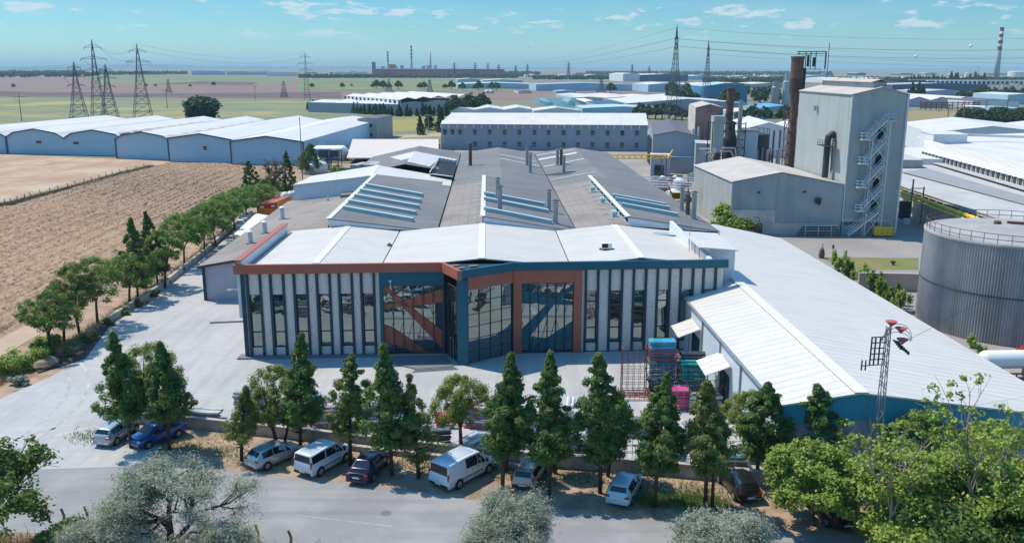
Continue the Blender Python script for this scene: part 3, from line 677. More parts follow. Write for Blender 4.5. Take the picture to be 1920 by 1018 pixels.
# raised stair head at the right end
t = thing('rooftop_hut', 'small white stair head with sloping lid on the right end of the front building', 'roof hut', (22, 91, 0))
mb = MB(); mb.prism([(20.2, 88.2), (22.8, 88.0), (22.2, 93.6), (19.6, 93.4)], 6.5, [10.0, 9.9, 10.4, 10.5]); obj('hut_wall', mb, 'white_clad', t)
mb = MB(); mb.slab([(19.0, 87.6, 10.3), (22.9, 87.4, 10.05), (22.3, 94.0, 10.55), (18.4, 94.0, 10.8)], .12); obj('lid', mb, 'white_roof', t)
mb = MB(); [mb.tube([(19.2, y, 9.0), (19.1, y, 10.4)], .05, 5) for y in (88.2, 90.4, 93.5)]; obj('post', mb, 'steel', t)
mb = MB(); mb.tube([(18.9, 92, 8.9), (18.85, 92, 13.6)], .035, 5); solo('roof_mast', mb, 'steel', 'thin grey mast rising beside the white stair head', 'mast')

# ------------------------------------------------------------------ low annex and rear factory halls
AN = thing('low_annex', 'low lilac walled annex with a tan tiled mono pitch roof left of the front building', 'factory building', (-33, 105, 0))
mb = MB(); mb.prism([(-37.7, 105.0), (-27.2, 105.3), (-27.3, 112), (-22.5, 158), (-39.6, 157), ], 0, [4.15, 5.9, 5.9, 7.1, 4.15]); obj('wall', mb, 'lilac_render', AN)
mb = MB(); mb.slab([(-38.3, 104.5, 4.35), (-26.9, 104.8, 6.30), (-22.2, 104.8, 7.2), (-23.4, 158, 7.2), (-40.6, 158, 4.35)], .12); obj('roof', mb, 'tan_roof', AN)
mb = MB(); mb.plate([(-38.35, 104.44, 4.38), (-27.0, 104.74, 6.33), (-27.0, 104.74, 6.03), (-38.35, 104.44, 4.08)], .06); obj('verge_board', mb, 'steel_dark', AN)
mb = MB(); mb.box((-37.75, 104.9, 2.05), (.3, .3, 4.1)); obj('corner_post', mb, 'teal_dark', AN)

def xc_(c, y): return c - 0.028 * (y - 102)
Y0, Y1 = 104.7, 205.0
def rear(name, label, lx, lz, rx, rz_, ridge, zr, mon=None, zm=0, ym=0, tanl=True, y0=Y0, y1=Y1):
    t = thing(name, label, 'factory hall', (xc_(ridge, 150), (y0 + y1) / 2, 0))
    def pt(c, y, z): return (xc_(c, y), y, z)
    mb = MB(); mb.prism([pt(lx, y0, 0)[:2], pt(rx, y0, 0)[:2], pt(rx, y1, 0)[:2], pt(ridge, y1, 0)[:2], pt(lx, y1, 0)[:2]], 0, [lz - .3, rz_ - .3, rz_ - .3, zr - .25, lz - .3], False); obj('wall', mb, 'grey_clad', t)
    if mon is None:
        obj('roof_slope', MB().slab([pt(lx, y0, lz), pt(ridge, y0, zr), pt(ridge, y1, zr), pt(lx, y1, lz)], .12), 'tan_roof' if tanl else 'grey_roof', t)
        obj('roof_slope', MB().slab([pt(ridge, y0, zr), pt(rx, y0, rz_), pt(rx, y1, rz_), pt(ridge, y1, zr)], .12), 'grey_roof', t)
    else:
        zl = lz + (zr - lz) * (mon - lx) / (ridge - lx)
        zl2 = zl if zl < zm - .4 else zm - 1.0
        obj('roof_slope', MB().slab([pt(lx, y0, lz), pt(mon, y0, zl2), pt(mon, ym, zl2), pt(lx, ym, lz)], .12), 'tan_roof' if tanl else 'grey_roof', t)
        if ym < y1:
            obj('roof_slope', MB().slab([pt(lx, ym, lz), pt(ridge, ym, zr), pt(ridge, y1, zr), pt(lx, y1, lz)], .12), 'grey_roof', t)
            obj('roof_slope', MB().slab([pt(ridge, ym, zr), pt(rx, ym, rz_), pt(rx, y1, rz_), pt(ridge, y1, zr)], .12), 'grey_roof', t)
        obj('roof_slope', MB().slab([pt(mon, y0, zm), pt(rx, y0, rz_), pt(rx, ym, rz_), pt(mon, ym, zm)], .12), 'grey_roof', t)
        mb = MB(); mb.prism([pt(mon + .1, y0, 0)[:2], pt(mon + .2, y0, 0)[:2], pt(mon + .2, ym, 0)[:2], pt(mon + .1, ym, 0)[:2]], zl2 - .1, zm - .1)
        mb.add([pt(mon + .1, y0 + .05, zl2 - .2), pt(rx, y0 + .05, rz_ - .1), pt(mon + .1, y0 + .05, zm - .1)], [(0, 1, 2)])
        mb.add([pt(mon + .1, ym - .05, zl2 - .2), pt(rx, ym - .05, rz_ - .1), pt(mon + .1, ym - .05, zm - .1)], [(0, 1, 2)]); g = obj('clerestory', mb, 'pale_blue_clad', t)
        wm = MB(); n = int((ym - y0) / 2.6)
        for i in range(n):
            y = y0 + 1.3 + i * 2.6; wm.box((xc_(mon, y) + .04, y, (zl2 + zm) / 2), (.06, 1.7, (zm - zl2) * .55))
        obj('clerestory_windows', wm, 'dark_window', g)
        cp = MB(); cp.slab([pt(mon - .25, y0, zm + .05), pt(mon + .35, y0, zm + .03), pt(mon + .35, ym, zm + .03), pt(mon - .25, ym, zm + .05)], .14); obj('edge_flashing', cp, 'ridge_white', t)
    return t
H1 = rear('rear_hall', 'left rear factory hall with five raised cyan skylight strips on its grey roof', -22.3, 9.0, -9.0, 8.8, -21.9, 9.9, -22.1, 10.25, 150, y1=150.5)
H2 = rear('rear_hall', 'middle rear factory hall with a raised clerestory edge and several tall flues', -8.8, 8.8, 7.8, 8.8, -0.4, 10.0, -3.5, 10.6, 146)
H3 = rear('rear_hall', 'right rear factory hall with a diagonal glazed clerestory and a long dark roof slope', 7.95, 8.8, 25.2, 8.8, 17.2, 10.0, 14.0, 10.6, 146)
H4 = rear('rear_hall', 'far left rear hall with a white roof patch in front of the beige roof', -29.5, 7.8, -9.0, 8.8, -18.5, 10.3, None, tanl=False, y0=166)
def rz_of(c):
    pass
pr1 = [(-22.1, 10.25), (-9.0, 8.8)]; pr2 = [(-8.8, 8.8), (-0.4, 10.0), (7.8, 8.8)]; pr2m = [(-8.8, 8.8), (-3.5, 9.56), (-3.49, 10.6), (7.8, 8.8)]
pr3 = [(7.95, 8.8), (17.2, 10.0), (25.2, 8.8)]; pr3m = [(7.95, 8.8), (14.0, 9.6), (14.01, 10.6), (25.2, 8.8)]
def rear_roof(x, y):
    c = x + 0.028 * (y - 102)
    if -23.6 < c < -22.1: return 10.25
    if c < -22.1: return 4.35 + (x + 38.3 + .04 * (y - 104)) * .176
    if c < -9: return zprof(pr1, c)
    if c < 7.8: return zprof(pr2m if y < 146 else pr2, c)
    return zprof(pr3m if y < 146 else pr3, c)
# raised skylight strips
def strip_light(a, b, label, n=0):
    A = roof_hit(*a, rear_roof, 9); B = roof_hit(*b, rear_roof, 9)
    t = thing('skylight_strip', label, 'skylight', tuple(A), 'raised skylight strips on the rear halls')
    d = (B - A).normalized(); nrm = Vector((-d.y, d.x, 0)).normalized()
    mb = MB(); w = nrm * 0.28
    vs = [A - w, B - w, B + w, A + w, A - w * .8 + Vector((0, 0, .42)), B - w * .8 + Vector((0, 0, .42)), B + w * .8 + Vector((0, 0, .42)), A + w * .8 + Vector((0, 0, .42))]
    mb.add(vs, [(0, 1, 5, 4), (1, 2, 6, 5), (2, 3, 7, 6), (3, 0, 4, 7), (0, 3, 2, 1)]); obj('kerb', mb, 'skylight', t)
    mb = MB(); mb.slab([A - w + Vector((0, 0, .5)), B - w + Vector((0, 0, .5)), B + w + Vector((0, 0, .5)), A + w + Vector((0, 0, .5))], .07); obj('glazing_top', mb, 'skylight_frame', t)
L5 = [((645, 393), (775, 416)), ((655, 381), (780, 403)), ((666, 370), (786, 391)), ((676, 360), (789, 380)), ((686, 350), (793, 369))]
ords = ['nearest', 'second nearest', 'middle', 'fourth', 'farthest']
for k, (a, b) in enumerate(L5): strip_light(a, b, f'{ords[k]} of the five cyan skylight strips on the left rear hall')
for k, (a, b) in enumerate([((908, 395), (1034, 420)), ((908, 376), (1029, 400)), ((908, 366), (1021, 387))]): strip_light(a, b, f'{["nearest", "middle", "farthest"][k]} of three cyan skylight strips on the middle rear hall')
for k, (a, b) in enumerate([((1166, 387), (1272, 407)), ((1154, 376), (1256, 394)), ((1149, 370), (1250, 388))]): strip_light(a, b, f'{["nearest", "middle", "farthest"][k]} of three cyan skylight strips on the right rear hall')
# white roof lights flush with the roof
mb = MB()
for a, b, w in [((937, 290), (1004, 303), .9), ((937, 297), (1012, 312), .9)]:
    A, B = roof_hit(*a, rear_roof), roof_hit(*b, rear_roof); mb.slab([A + Vector((0, -w / 2, .05)), B + Vector((0, -w / 2, .05)), B + Vector((0, w / 2, .05)), A + Vector((0, w / 2, .05))], .06)
obj('roof_light', mb, 'white_roof', H2)
mb = MB()
for a, b, w in [((1010, 300), (1081, 287), 3.0), ((1020, 313), (1095, 298), 1.2), ((1033, 338), (1118, 322), .5), ((1006, 292), (1075, 281), 1.0)]:
    A, B = roof_hit(*a, rear_roof), roof_hit(*b, rear_roof); mb.slab([A + Vector((0, -w / 2, .05)), B + Vector((0, -w / 2, .05)), B + Vector((0, w / 2, .05)), A + Vector((0, w / 2, .05))], .06)
obj('roof_light', mb, 'white_roof', H3)
# flues
def flue(base, top, r, m, label, cap=True, f=rear_roof):
    p = roof_hit(*base, f); q = up(top[0], top[1], p.y); h = max(.8, q.z - p.z)
    t = thing('flue', label, 'flue', tuple(p), 'flues on the factory roofs')
    mb = MB(); mb.lathe(p - Vector((0, 0, .3)), [(r, 0), (r, h * .45), (r * 1.06, h * .45), (r * 1.06, h * .47), (r, h * .48), (r, h + .1)], 12); obj('flue_pipe', mb, m, t, smooth=False)
    if cap:
        mb = MB(); mb.lathe(p + Vector((0, 0, h - .02)), [(r * 1.5, 0), (r * 1.5, .04), (r * .3, .22)], 12); obj('rain_cap', mb, 'steel_dark' if m != 'steel_pale' else 'steel_pale', t)
    mb = MB(); mb.box(p + Vector((0, 0, .03)), (r * 3, r * 3, .12)); obj('roof_collar', mb, 'steel', t)
flue((882, 311), (880, 268), .34, 'rust_metal', 'tall dark rusty flue, leftmost at the back of the middle hall')
flue((988, 310), (988, 274), .3, 'steel', 'grey flue just behind another, far back on the middle hall')
flue((994, 324), (993, 288), .3, 'steel', 'grey flue in front of its pair, far back on the middle hall')
flue((1045, 309), (1045, 280), .3, 'steel', 'left of two touching flues at the back of the right hall')
flue((1052, 310), (1051, 279), .32, 'rust_metal', 'dark right one of two touching flues at the back of the right hall')
flue((1057, 324), (1056, 293), .3, 'steel', 'single grey flue on a black patch on the right hall')
flue((933, 378), (933, 335), .28, 'steel', 'pale flue standing just behind the sooty one by the middle clerestory')
flue((937, 394), (937, 350), .3, 'steel', 'sooty topped flue beside the middle clerestory edge')
flue((1029, 396), (1028, 358), .28, 'steel', 'pale flue near the valley, behind the nearest one')
flue((1041, 419), (1041, 377), .32, 'steel', 'flue with blackened top, nearest to the white roof in the valley')
flue((1278, 395), (1280, 349), .3, 'steel', 'left of three flues at the right edge of the dark roof')
flue((1289, 403), (1290, 364), .3, 'rust_metal', 'brown middle one of three flues at the right edge of the dark roof')
flue((1300, 411), (1300, 361), .34, 'steel', 'right of three flues at the right edge of the dark roof')
flue((470, 456), (469, 434), .32, 'steel_pale', 'nearest silver flue on the low annex roof')
flue((497, 437), (496, 416), .32, 'steel_pale', 'middle silver flue on the low annex roof')
flue((530, 411), (529, 389), .34, 'steel_pale', 'farthest silver flue with wide cone cap on the low annex roof')
flue((615, 376), (615, 366), .12, 'steel_pale', 'thin short vent pipe high on the tan annex roof', cap=False)
# irregular black patch laid on the roof around one flue
p = roof_hit(1052, 326, rear_roof); mb = MB(); vs = []
for i in range(14):
    a = i / 14 * 6.283; x = p.x + math.cos(a) * 2.6 * (1 + .3 * math.sin(3 * a)); y = p.y + math.sin(a) * 2.2; vs.append((x, y, rear_roof(x, y) + .03))
mb.add([(p.x, p.y, rear_roof(p.x, p.y) + .03)] + vs, [(0, i + 1, (i + 1) % 14 + 1) for i in range(14)]); solo('dark_roof_patch', mb, 'steel_dark', 'black patch around the single flue on the right hall', 'stain')
# rooftop clutter left of the clerestories: cable brackets and small units
rng = random.Random(8); mb = MB()
for i in range(11):
    y = 106 + i * 3.6; x = xc_(-3.6, y); z = 9.5
    mb.tube([(x, y, z + .6), (x - 1.6, y, z + .55), (x - 1.7, y, z - .15)], .045, 4)
    mb.tube([(x - .8, y, z + .6), (x - .85, y + 1.6, z + .5)], .04, 4)
t = thing('cable_bracket_row', 'row of thin pale brackets left of the middle clerestory', 'brackets', (-4, 120, 9.5)); obj('bracket', mb, 'skylight_frame', t)
mb = MB()
for i in range(10):
    y = 106 + i * 3.9; x = xc_(13.9, y)
    mb.tube([(x, y, 10.3), (x - 1.9, y + .2, 10.1)], .06, 4); mb.tube([(x - 1.9, y + .2, 10.1), (x - 1.2, y + 1.2, 9.6)], .04, 4)
    if i % 3 == 1: mb.box((x - .7, y + .8, 9.95), (.6, .9, .8))
t = thing('cable_bracket_row', 'row of struts and small units along the right clerestory', 'brackets', (12, 120, 9.5)); obj('bracket', mb, 'skylight_frame', t)
for k, (a, b) in enumerate([(1010, 436), (1060, 362), (1105, 388), (1118, 415), (1075, 395)]): pass
# long white clad cross hut
HU = thing('cross_hut', 'long white clad ridge hut crossing the tan annex roof', 'factory building', (-25, 152, 0))
a0, a1, a2 = up(549, 347, 157), up(691.6, 330, 151), up(845, 348.8, 145.5)
b0, b1, b2 = at(585, 330, a0.z), at(708, 310, a1.z), at(848, 334, a2.z)
mb = MB(); mb.slab([a0, a1, b1, b0], .12); mb.slab([a1, a2, b2, b1], .12); obj('roof', mb, 'white_roof', HU)
mb = MB(); dn = Vector((0, .15, 0))
mb.add([a0 + dn + Vector((.1, 0, -.1)), a1 + dn + Vector((0, 0, -.1)), a2 + dn + Vector((-.1, 0, -.1)), Vector((a2.x - .1, a2.y + .15, 7.9)), Vector((a1.x, a1.y + .15, 7.0)), Vector((a0.x + .1, a0.y + .15, 3.5))], [(0, 1, 4, 5), (1, 2, 3, 4)])
mb.add([a2 + dn + Vector((-.1, 0, -.1)), b2 + Vector((-.1, -.1, -.1)), Vector((b2.x - .1, b2.y - .1, 7.5)), Vector((a2.x - .1, a2.y + .15, 7.9))], [(0, 1, 2, 3)])
mb.add([a0 + dn + Vector((.1, 0, -.1)), b0 + Vector((.1, -.1, -.1)), Vector((b0.x + .1, b0.y - .1, 0)), Vector((a0.x + .1, a0.y + .15, 0))], [(0, 1, 2, 3)])
obj('wall', mb, 'pale_blue_clad', HU)
mb = MB(); mb.slab([a1 + Vector((-.5, -.1, .02)), a1 + Vector((.5, -.1, .02)), b1 + Vector((.5, 0, .03)), b1 + Vector((-.5, 0, .03))], .06); obj('ridge_cap', mb, 'ridge_white', HU)
# white patch and light well behind it
c = [roof_hit(a, b, lambda x, y: zprof([(-29.5, 7.8), (-18.5, 10.3), (-9, 8.8)], x + .028 * (y - 102))) for a, b in [(731, 296), (778, 285), (856, 300), (855, 308), (820, 302), (806, 314), (766, 305)]]
mb = MB()
for q in ([0, 1, 6], [1, 4, 5, 6], [1, 2, 3, 4]): mb.slab([c[i] + Vector((0, 0, .12)) for i in q], .08)
solo('white_roof_patch', mb, 'white_roof', 'white folded roof sheets on the far left rear hall', 'roof sheets')
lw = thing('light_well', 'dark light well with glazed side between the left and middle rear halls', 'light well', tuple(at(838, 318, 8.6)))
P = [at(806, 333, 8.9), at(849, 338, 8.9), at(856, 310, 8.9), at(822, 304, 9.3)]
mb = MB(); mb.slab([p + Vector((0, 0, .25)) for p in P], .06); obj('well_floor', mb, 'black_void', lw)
mb = MB(); mb.slab([P[0] + Vector((.2, -.2, .7)), P[1] + Vector((0, -.2, .7)), P[1] + Vector((0, 1.6, .5)), P[0] + Vector((.6, 1.6, .5))], .1); mb.tube([P[0] + Vector((0, 0, .9)), P[3] + Vector((0, 0, .6))], .12, 5); obj('well_sill', mb, 'steel_pale', lw)
mb = MB()
for i in range(5): q = P[3].lerp(P[2], (i + .5) / 5); mb.box(q + Vector((0, -.1, .55)), (.7, .06, .7))
obj('well_glazing', mb, 'skylight', lw)
# link roofs between hut and far left hall
mb = MB(); mb.prism([(-29.5, 150), (-12, 146.5), (-12.2, 167), (-31, 167)], 0, [6.6, 8.6, 8.6, 6.6]); k = solo('link_hall', mb, 'grey_roof', 'low dark roofed link behind the long white clad hut', 'factory hall')
mb = MB(); q = at(675, 312, 8.3); mb.box((q.x, q.y, 8.2), (1.6, 6, 1.3), R(-15)); mb.box((q.x + 3.5, q.y + 2, 8.3), (6, 7, .9), R(-6)); solo('roof_box', mb, 'grey_clad', 'small grey box standing on the dark roof behind the white hut', 'roof box')
mb = MB(); mb.prism([(-34, 160), (-30.2, 160), (-28.8, 205), (-36.5, 205)], 0, [4.6, 6.6, 7.0, 4.4]); solo('lean_to', mb, 'tan_roof', 'sloping brown lean to roof left of the far rear hall', 'lean to')

# ------------------------------------------------------------------ white warehouse on the right
mat('gable_teal', (0.045, 0.30, 0.42), .5, .08, .2, lines=((X_, 1.0, .04, .3, (0.02, .12, .18)),))
WH = thing('white_warehouse', 'large white ribbed roof warehouse right of the front building with teal gable', 'warehouse', (28, 80, 0))
ridge0, ridge1 = Vector((22.95, 89.9, 6.9)), at(1616, 736, 6.9)
eL0 = Vector((17.35, 87.7, 5.5)); eL1 = at(1452, 752, 5.5)
eR0, eR1 = at(1465, 447, 4.1), Vector((40.45, 57.2, 4.1))
yF = ridge1.y
eL1 = Vector((18.3, yF + 1.2, 5.5)); eR1 = at(1925, 786, 4.1)
eR1.x = 40.4
back = at(1340, 432, 7.0)
obj('roof_slope', MB().slab([eL0, eL1, ridge1, ridge0], .12), 'white_roof', WH)
rb_ = Vector((21.5, back.y, 6.9))
obj('roof_slope', MB().slab([ridge1, eR1, eR0, Vector((29.3, 126.4, 5.9)), rb_, Vector((21.6, 91.5, 6.95)), ridge0], .12), 'white_roof', WH)
mb = MB(); mb.slab([ridge0 + Vector((-.45, 0, .05)), ridge0 + Vector((.45, 0, .05)), ridge1 + Vector((.45, -.05, .05)), ridge1 + Vector((-.45, -.05, .05))], .06); obj('ridge_cap', mb, 'ridge_white', WH)
mb = MB(); mb.tube([eL0 + Vector((-.1, 0, -.02)), eL1 + Vector((-.1, 0, -.02))], .13, 6); obj('gutter', mb, 'steel', WH)
mb = MB(); mb.prism([(eL0.x + .15, eL0.y), (eL1.x + .15, eL1.y + .2), (eL1.x + .3, eL1.y + .2), (eL0.x + .3, eL0.y)], 0, 5.4); obj('side_wall', mb, 'pale_blue_clad', WH)
mb = MB(); q = [(eL1.x + .15, eL1.y + .15), (ridge1.x, ridge1.y + .25), (eR1.x - .2, eR1.y + .25), (eR1.x - .2, eR1.y + .45), (ridge1.x, ridge1.y + .45), (eL1.x + .15, eL1.y + .35)]
mb.prism(q, 0, [5.35, 6.75, 3.95, 3.95, 6.75, 5.35]); obj('gable_wall', mb, 'bluegrey_clad', WH)
mb = MB(); mb.prism([(q[0][0] - .02, q[0][1] - .06), (q[1][0], q[1][1] - .06), (q[2][0], q[2][1] - .06), (q[2][0], q[2][1] - .005), (q[1][0], q[1][1] - .005), (q[0][0] - .02, q[0][1] - .005)], [3.9, 4.9, 2.6, 2.6, 4.9, 3.9], [5.34, 6.74, 3.94, 3.94, 6.74, 5.34]); obj('teal_band', mb, 'gable_teal', WH)
mb = MB(); mb.prism([(eR0.x - .3, eR0.y), (eR1.x - .3, eR1.y + .4), (eR1.x - .15, eR1.y + .4), (eR0.x - .15, eR0.y)], 0, 3.95); obj('side_wall', mb, 'pale_blue_clad', WH)
mb = MB()
for y in (83.5, 78.5, 72.2, 66): x = eL0.x + (eL1.x - eL0.x) * (eL0.y - y) / (eL0.y - eL1.y) + .06; mb.box((x, y, 2.7), (.12, .12, 5.4))
obj('down_pipe', mb, 'steel', WH)
for y in (81.0, 70.5):
    x = eL0.x + (eL1.x - eL0.x) * (eL0.y - y) / (eL0.y - eL1.y) + .15
    mb = MB(); mb.box((x - .02, y, 1.5), (.1, 2.6, 3.0)); d = obj('loading_door', mb, 'dark_window', WH)
    mb = MB(); mb.box((x - .06, y - 1.35, 1.5), (.14, .12, 3.0)); mb.box((x - .06, y + 1.35, 1.5), (.14, .12, 3.0)); mb.box((x - .06, y, 1.5), (.12, .1, 3.0)); obj('door_frame', mb, 'teal_dark', d)
    mb = MB(); mb.plate([(x - .05, y - 1.9, 4.15), (x - .05, y + 1.9, 4.15), (x - 2.1, y + 1.9, 3.35), (x - 2.1, y - 1.9, 3.35)], .07); obj('awning', mb, 'white_roof', WH)
# ------------------------------------------------------------------ grey hall and tower
HA = thing('grey_hall', 'grey ribbed hall with dusty gable roof in front of the tall tower', 'factory hall', (46, 160, 0))
hl0, hl1 = Vector((37.8, 150.6, 0)), Vector((36.6, 177, 0)); hr0, hr1 = Vector((56.5, 149.3, 0)), Vector((55.3, 177, 0)); hm0, hm1 = Vector((45.9, 150.0, 0)), Vector((45.4, 177, 0))
mb = MB(); mb.prism([hl0.xy, hm0.xy, hr0.xy, hr1.xy, hm1.xy, hl1.xy], 0, [8.9, 10.6, 8.7, 8.7, 10.6, 8.9], False); obj('wall', mb, 'grey_clad', HA)
o3 = Vector((0, -.25, 0)); v = lambda p, z: Vector((p.x, p.y, z))
obj('roof_slope', MB().slab([v(hl0, 9.05) + o3 + Vector((-.2, 0, 0)), v(hm0, 10.8) + o3, v(hm1, 10.8), v(hl1, 9.05) + Vector((-.2, 0, 0))], .12), 'dusty_roof', HA)
obj('roof_slope', MB().slab([v(hm0, 10.8) + o3, v(hr0, 8.85) + o3, v(hr1, 8.85), v(hm1, 10.8)], .12), 'dusty_roof', HA)
mb = MB(); mb.box((41.5, 150.2, 2.1), (7.6, .25, 4.2), R(-4)); obj('render_panel', mb, 'render_beige', HA)
mb = MB(); mb.box((50.6, 149.55, 1.0), (10.8, .3, 2.0), R(-4)); obj('wall_base', mb, 'render_beige', HA)
mb = MB(); mb.box((hl0.x, hl0.y - .05, 4.4), (.25, .25, 8.8)); obj('corner_trim', mb, 'steel_pale', HA)
mb = MB()
for x, z in ((42.2, 7.3), (50.0, 7.4)): mb.box((x, 149.7, z), (.45, .35, .25))
obj('wall_lamp', mb, 'steel_dark', HA)
mb = MB(); mb.box((52.3, 149.3, 6.0), (.9, .5, .9)); mb.tube([(52.3, 149.1, 5.9), (52.3, 148.7, 5.4)], .25, 8); obj('wall_fan', mb, 'steel_dark', HA)
mb = MB(); mb.box((42.5, 149.4, 1.2), (1.0, .8, 1.5)); [mb.box((42.5 + a, 149.4 + b, .3), (.1, .1, .6)) for a in (-.45, .45) for b in (-.3, .3)]; mb.tube([(42.5, 149.4, 2), (42.5, 149.4, 3.0), (41.6, 149.7, 3.0)], .06, 5)
solo('wall_heater', mb, 'steel_dark', 'dark boxy unit on legs against the grey hall wall', 'machine')
t = thing('pipe_rack', 'long dark pipe rack stacked at the foot of the grey hall', 'storage rack', (52, 148, 0))
mb = MB(); [mb.tube([(48.5 + .2 * i, 148.0, .3 + .28 * i), (56.0 - .1 * i, 147.8, .3 + .28 * i)], .09, 5) for i in range(6)]; obj('stored_pipes', mb, 'steel_dark', t)
mb = MB(); [mb.box((x, 147.7, 1.0), (.08, .08, 2.0)) for x in (50, 52.2, 54.4)]; [mb.box((52.2, 147.65, z), (4.4, .06, .06)) for z in (1.0, 1.9)]; obj('rack_frame', mb, 'steel_pale', t)

TW = thing('process_tower', 'tall pale grey ribbed tower with roof vent and outside zigzag stairs', 'tower', (60, 160, 0))
tl0, tr0, tr1, tl1 = Vector((56.7, 149.4, 0)), Vector((65.9, 149.2, 0)), Vector((65.2, 175, 0)), Vector((56.0, 175, 0)); tm0 = (tl0 + tr0) / 2 + Vector((.25, 0, 0)); tm1 = (tl1 + tr1) / 2 + Vector((.25, 0, 0))
mb = MB(); mb.prism([tl0.xy, tm0.xy, tr0.xy, tr1.xy, tm1.xy, tl1.xy], 2.6, [23.7, 24.9, 23.7, 23.7, 24.9, 23.7], False); obj('wall', mb, 'grey_clad_fine', TW)
mb = MB(); mb.prism([(p.x + a, p.y + b) for p, a, b in ((tl0, .06, .06), (tr0, -.06, .06), (tr1, -.06, -.06), (tl1, .06, -.06))], 0, 2.6); obj('base_wall', mb, 'grey_clad', TW)
obj('roof_slope', MB().slab([v(tl0, 23.8) + Vector((-.25, -.25, 0)), v(tm0, 25.05) + o3, v(tm1, 25.05), v(tl1, 23.8) + Vector((-.25, 0, 0))], .12), 'dusty_roof', TW)
obj('roof_slope', MB().slab([v(tm0, 25.05) + o3, v(tr0, 23.8) + Vector((.25, -.25, 0)), v(tr1, 23.8) + Vector((.25, 0, 0)), v(tm1, 25.05)], .12), 'dusty_roof', TW)
mb = MB(); mb.prism([(tm0.x - 1.1, 150.6), (tm0.x + 1.1, 150.6), (tm1.x + 1.1, 173.5), (tm1.x - 1.1, 173.5)], 24.4, 25.7); o = obj('roof_vent', mb, 'grey_clad', TW)
mb = MB(); mb.slab([(tm0.x - 1.6, 150.2, 25.8), (tm0.x, 150.2, 26.25), (tm1.x, 173.8, 26.25), (tm1.x - 1.6, 173.8, 25.8)], .1); mb.slab([(tm0.x, 150.2, 26.25), (tm0.x + 1.6, 150.2, 25.8), (tm1.x + 1.6, 173.8, 25.8), (tm1.x, 173.8, 26.25)], .1); obj('vent_lid', mb, 'dusty_roof', o)
mb = MB(); mb.box((tl0.x, tl0.y - .03, 13), (.22, .22, 21.2)); mb.box((tr0.x, tr0.y - .03, 12), (.3, .3, 23.4)); obj('corner_trim', mb, 'steel_pale', TW)
mb = MB(); mb.box((tl0.x + 4.6, tl0.y - .06, 2.6), (9.2, .12, .2)); obj('belt_trim', mb, 'steel_pale', TW)
for i in range(9):
    x = tl0.x + .7 + i * .92
    if i == 4: continue
    mb = MB(); mb.box((x, tl0.y - .03, 2.0), (.78, .1, .55)); w = obj('window', mb, 'dark_window', TW)
    mb = MB(); mb.box((x, tl0.y - .06, 1.7), (.84, .08, .06)); mb.box((x, tl0.y - .06, 2.3), (.84, .08, .06)); mb.box((x - .42, tl0.y - .06, 2.0), (.06, .08, .6)); obj('frame', mb, 'steel_pale', w)
mb = MB(); sx0 = tl0.x + 3.3; fy = tl0.y - .1
for z in (17.2, 12.7, 8.6, 4.9): mb.box((sx0 + 1.9, fy, z + .2), (1.0, .08, 2.0))
obj('stair_door', mb, 'black_void', TW)
mb = MB(); mb.box((sx0 - 1.2, fy + .02, 12.6), (.12, .1, 10.5)); mb.box((sx0 + 2.7, fy + .02, 14), (.12, .1, 14)); obj('cable_tray', mb, 'steel', TW)
# stairs
ST = thing('outside_stair', 'white steel zigzag stair climbing the front of the tall grey tower', 'staircase', (sx0, fy - 1.2, 0))
mb = MB(); zs = [0, 4.4, 8.4, 12.4, 16.4, 19.6]
for x in (sx0 + .1, sx0 + 2.8):
    for y in (fy - .4, fy - 1.5): mb.tube([(x, y, 0), (x, y, 17.6 if x < sx0 + 1 else 19.4)], .1, 4)
obj('stair_post', mb, 'steel_pale', ST)
fl = MB(); rl = MB(); br = MB()
for i in range(5):
    x0s, x1s = (sx0 - .8, sx0 + 2.4) if i else (sx0 - 2.6, sx0 + 2.2)
    z0s, z1s = zs[i], zs[i + 1] - (.4 if i < 4 else 0)
    for y in (fy - .45, fy - 1.45):
        fl.plate([(x0s, y - .03, z0s), (x1s, y - .03, z1s), (x1s, y - .03, z1s + .32), (x0s, y - .03, z0s + .32)], .1)
        rl.tube([(x0s, y, z0s + 1.2), (x1s, y, z1s + 1.2)], .07, 4); rl.tube([(x0s, y, z0s + .7), (x1s, y, z1s + .7)], .05, 4)
        for k in range(5): q = k / 4; xx = x0s + (x1s - x0s) * q; zz = z0s + (z1s - z0s) * q; rl.tube([(xx, y, zz + .2), (xx, y, zz + 1.2)], .03, 4)
    n = 12
    for k in range(n): q = (k + .5) / n; fl.box((x0s + (x1s - x0s) * q, fy - .95, z0s + (z1s - z0s) * q + .12), (.26, 1.0, .05))
    for za in ((z0s + .2, z1s), (z1s, z0s + .2)): br.tube([(sx0 + .1, fy - 1.5, za[0]), (sx0 + 2.8, fy - 1.5, za[1])], .06, 4)
    if i:
        z = zs[i]; fl.box((sx0 - 1.0, fy - .9, z), (1.6, 1.5, .25))
        for zz in (.6, 1.1): rl.tube([(sx0 - .3, fy - 1.6, z + zz), (sx0 - 1.8, fy - 1.6, z + zz), (sx0 - 1.8, fy - .2, z + zz)], .045, 4)
        for xx in (-1.8, -1.05, -.3): rl.tube([(sx0 + xx, fy - 1.6, z), (sx0 + xx, fy - 1.6, z + 1.1)], .04, 4)
fl.box((sx0 + 3.1, fy - .8, 19.5), (1.4, 1.3, .12))
for zz in (.6, 1.1): rl.tube([(sx0 + 2.4, fy - 1.4, 19.5 + zz), (sx0 + 3.8, fy - 1.4, 19.5 + zz)], .045, 4)
obj('flight', fl, 'steel_pale', ST); obj('handrail', rl, 'steel_pale', ST); obj('bracing', br, 'steel_pale', ST)
t = thing('generator_box', 'yellow generator cabinet at the foot of the grey tower', 'generator', (63.3, 148.3, 0))
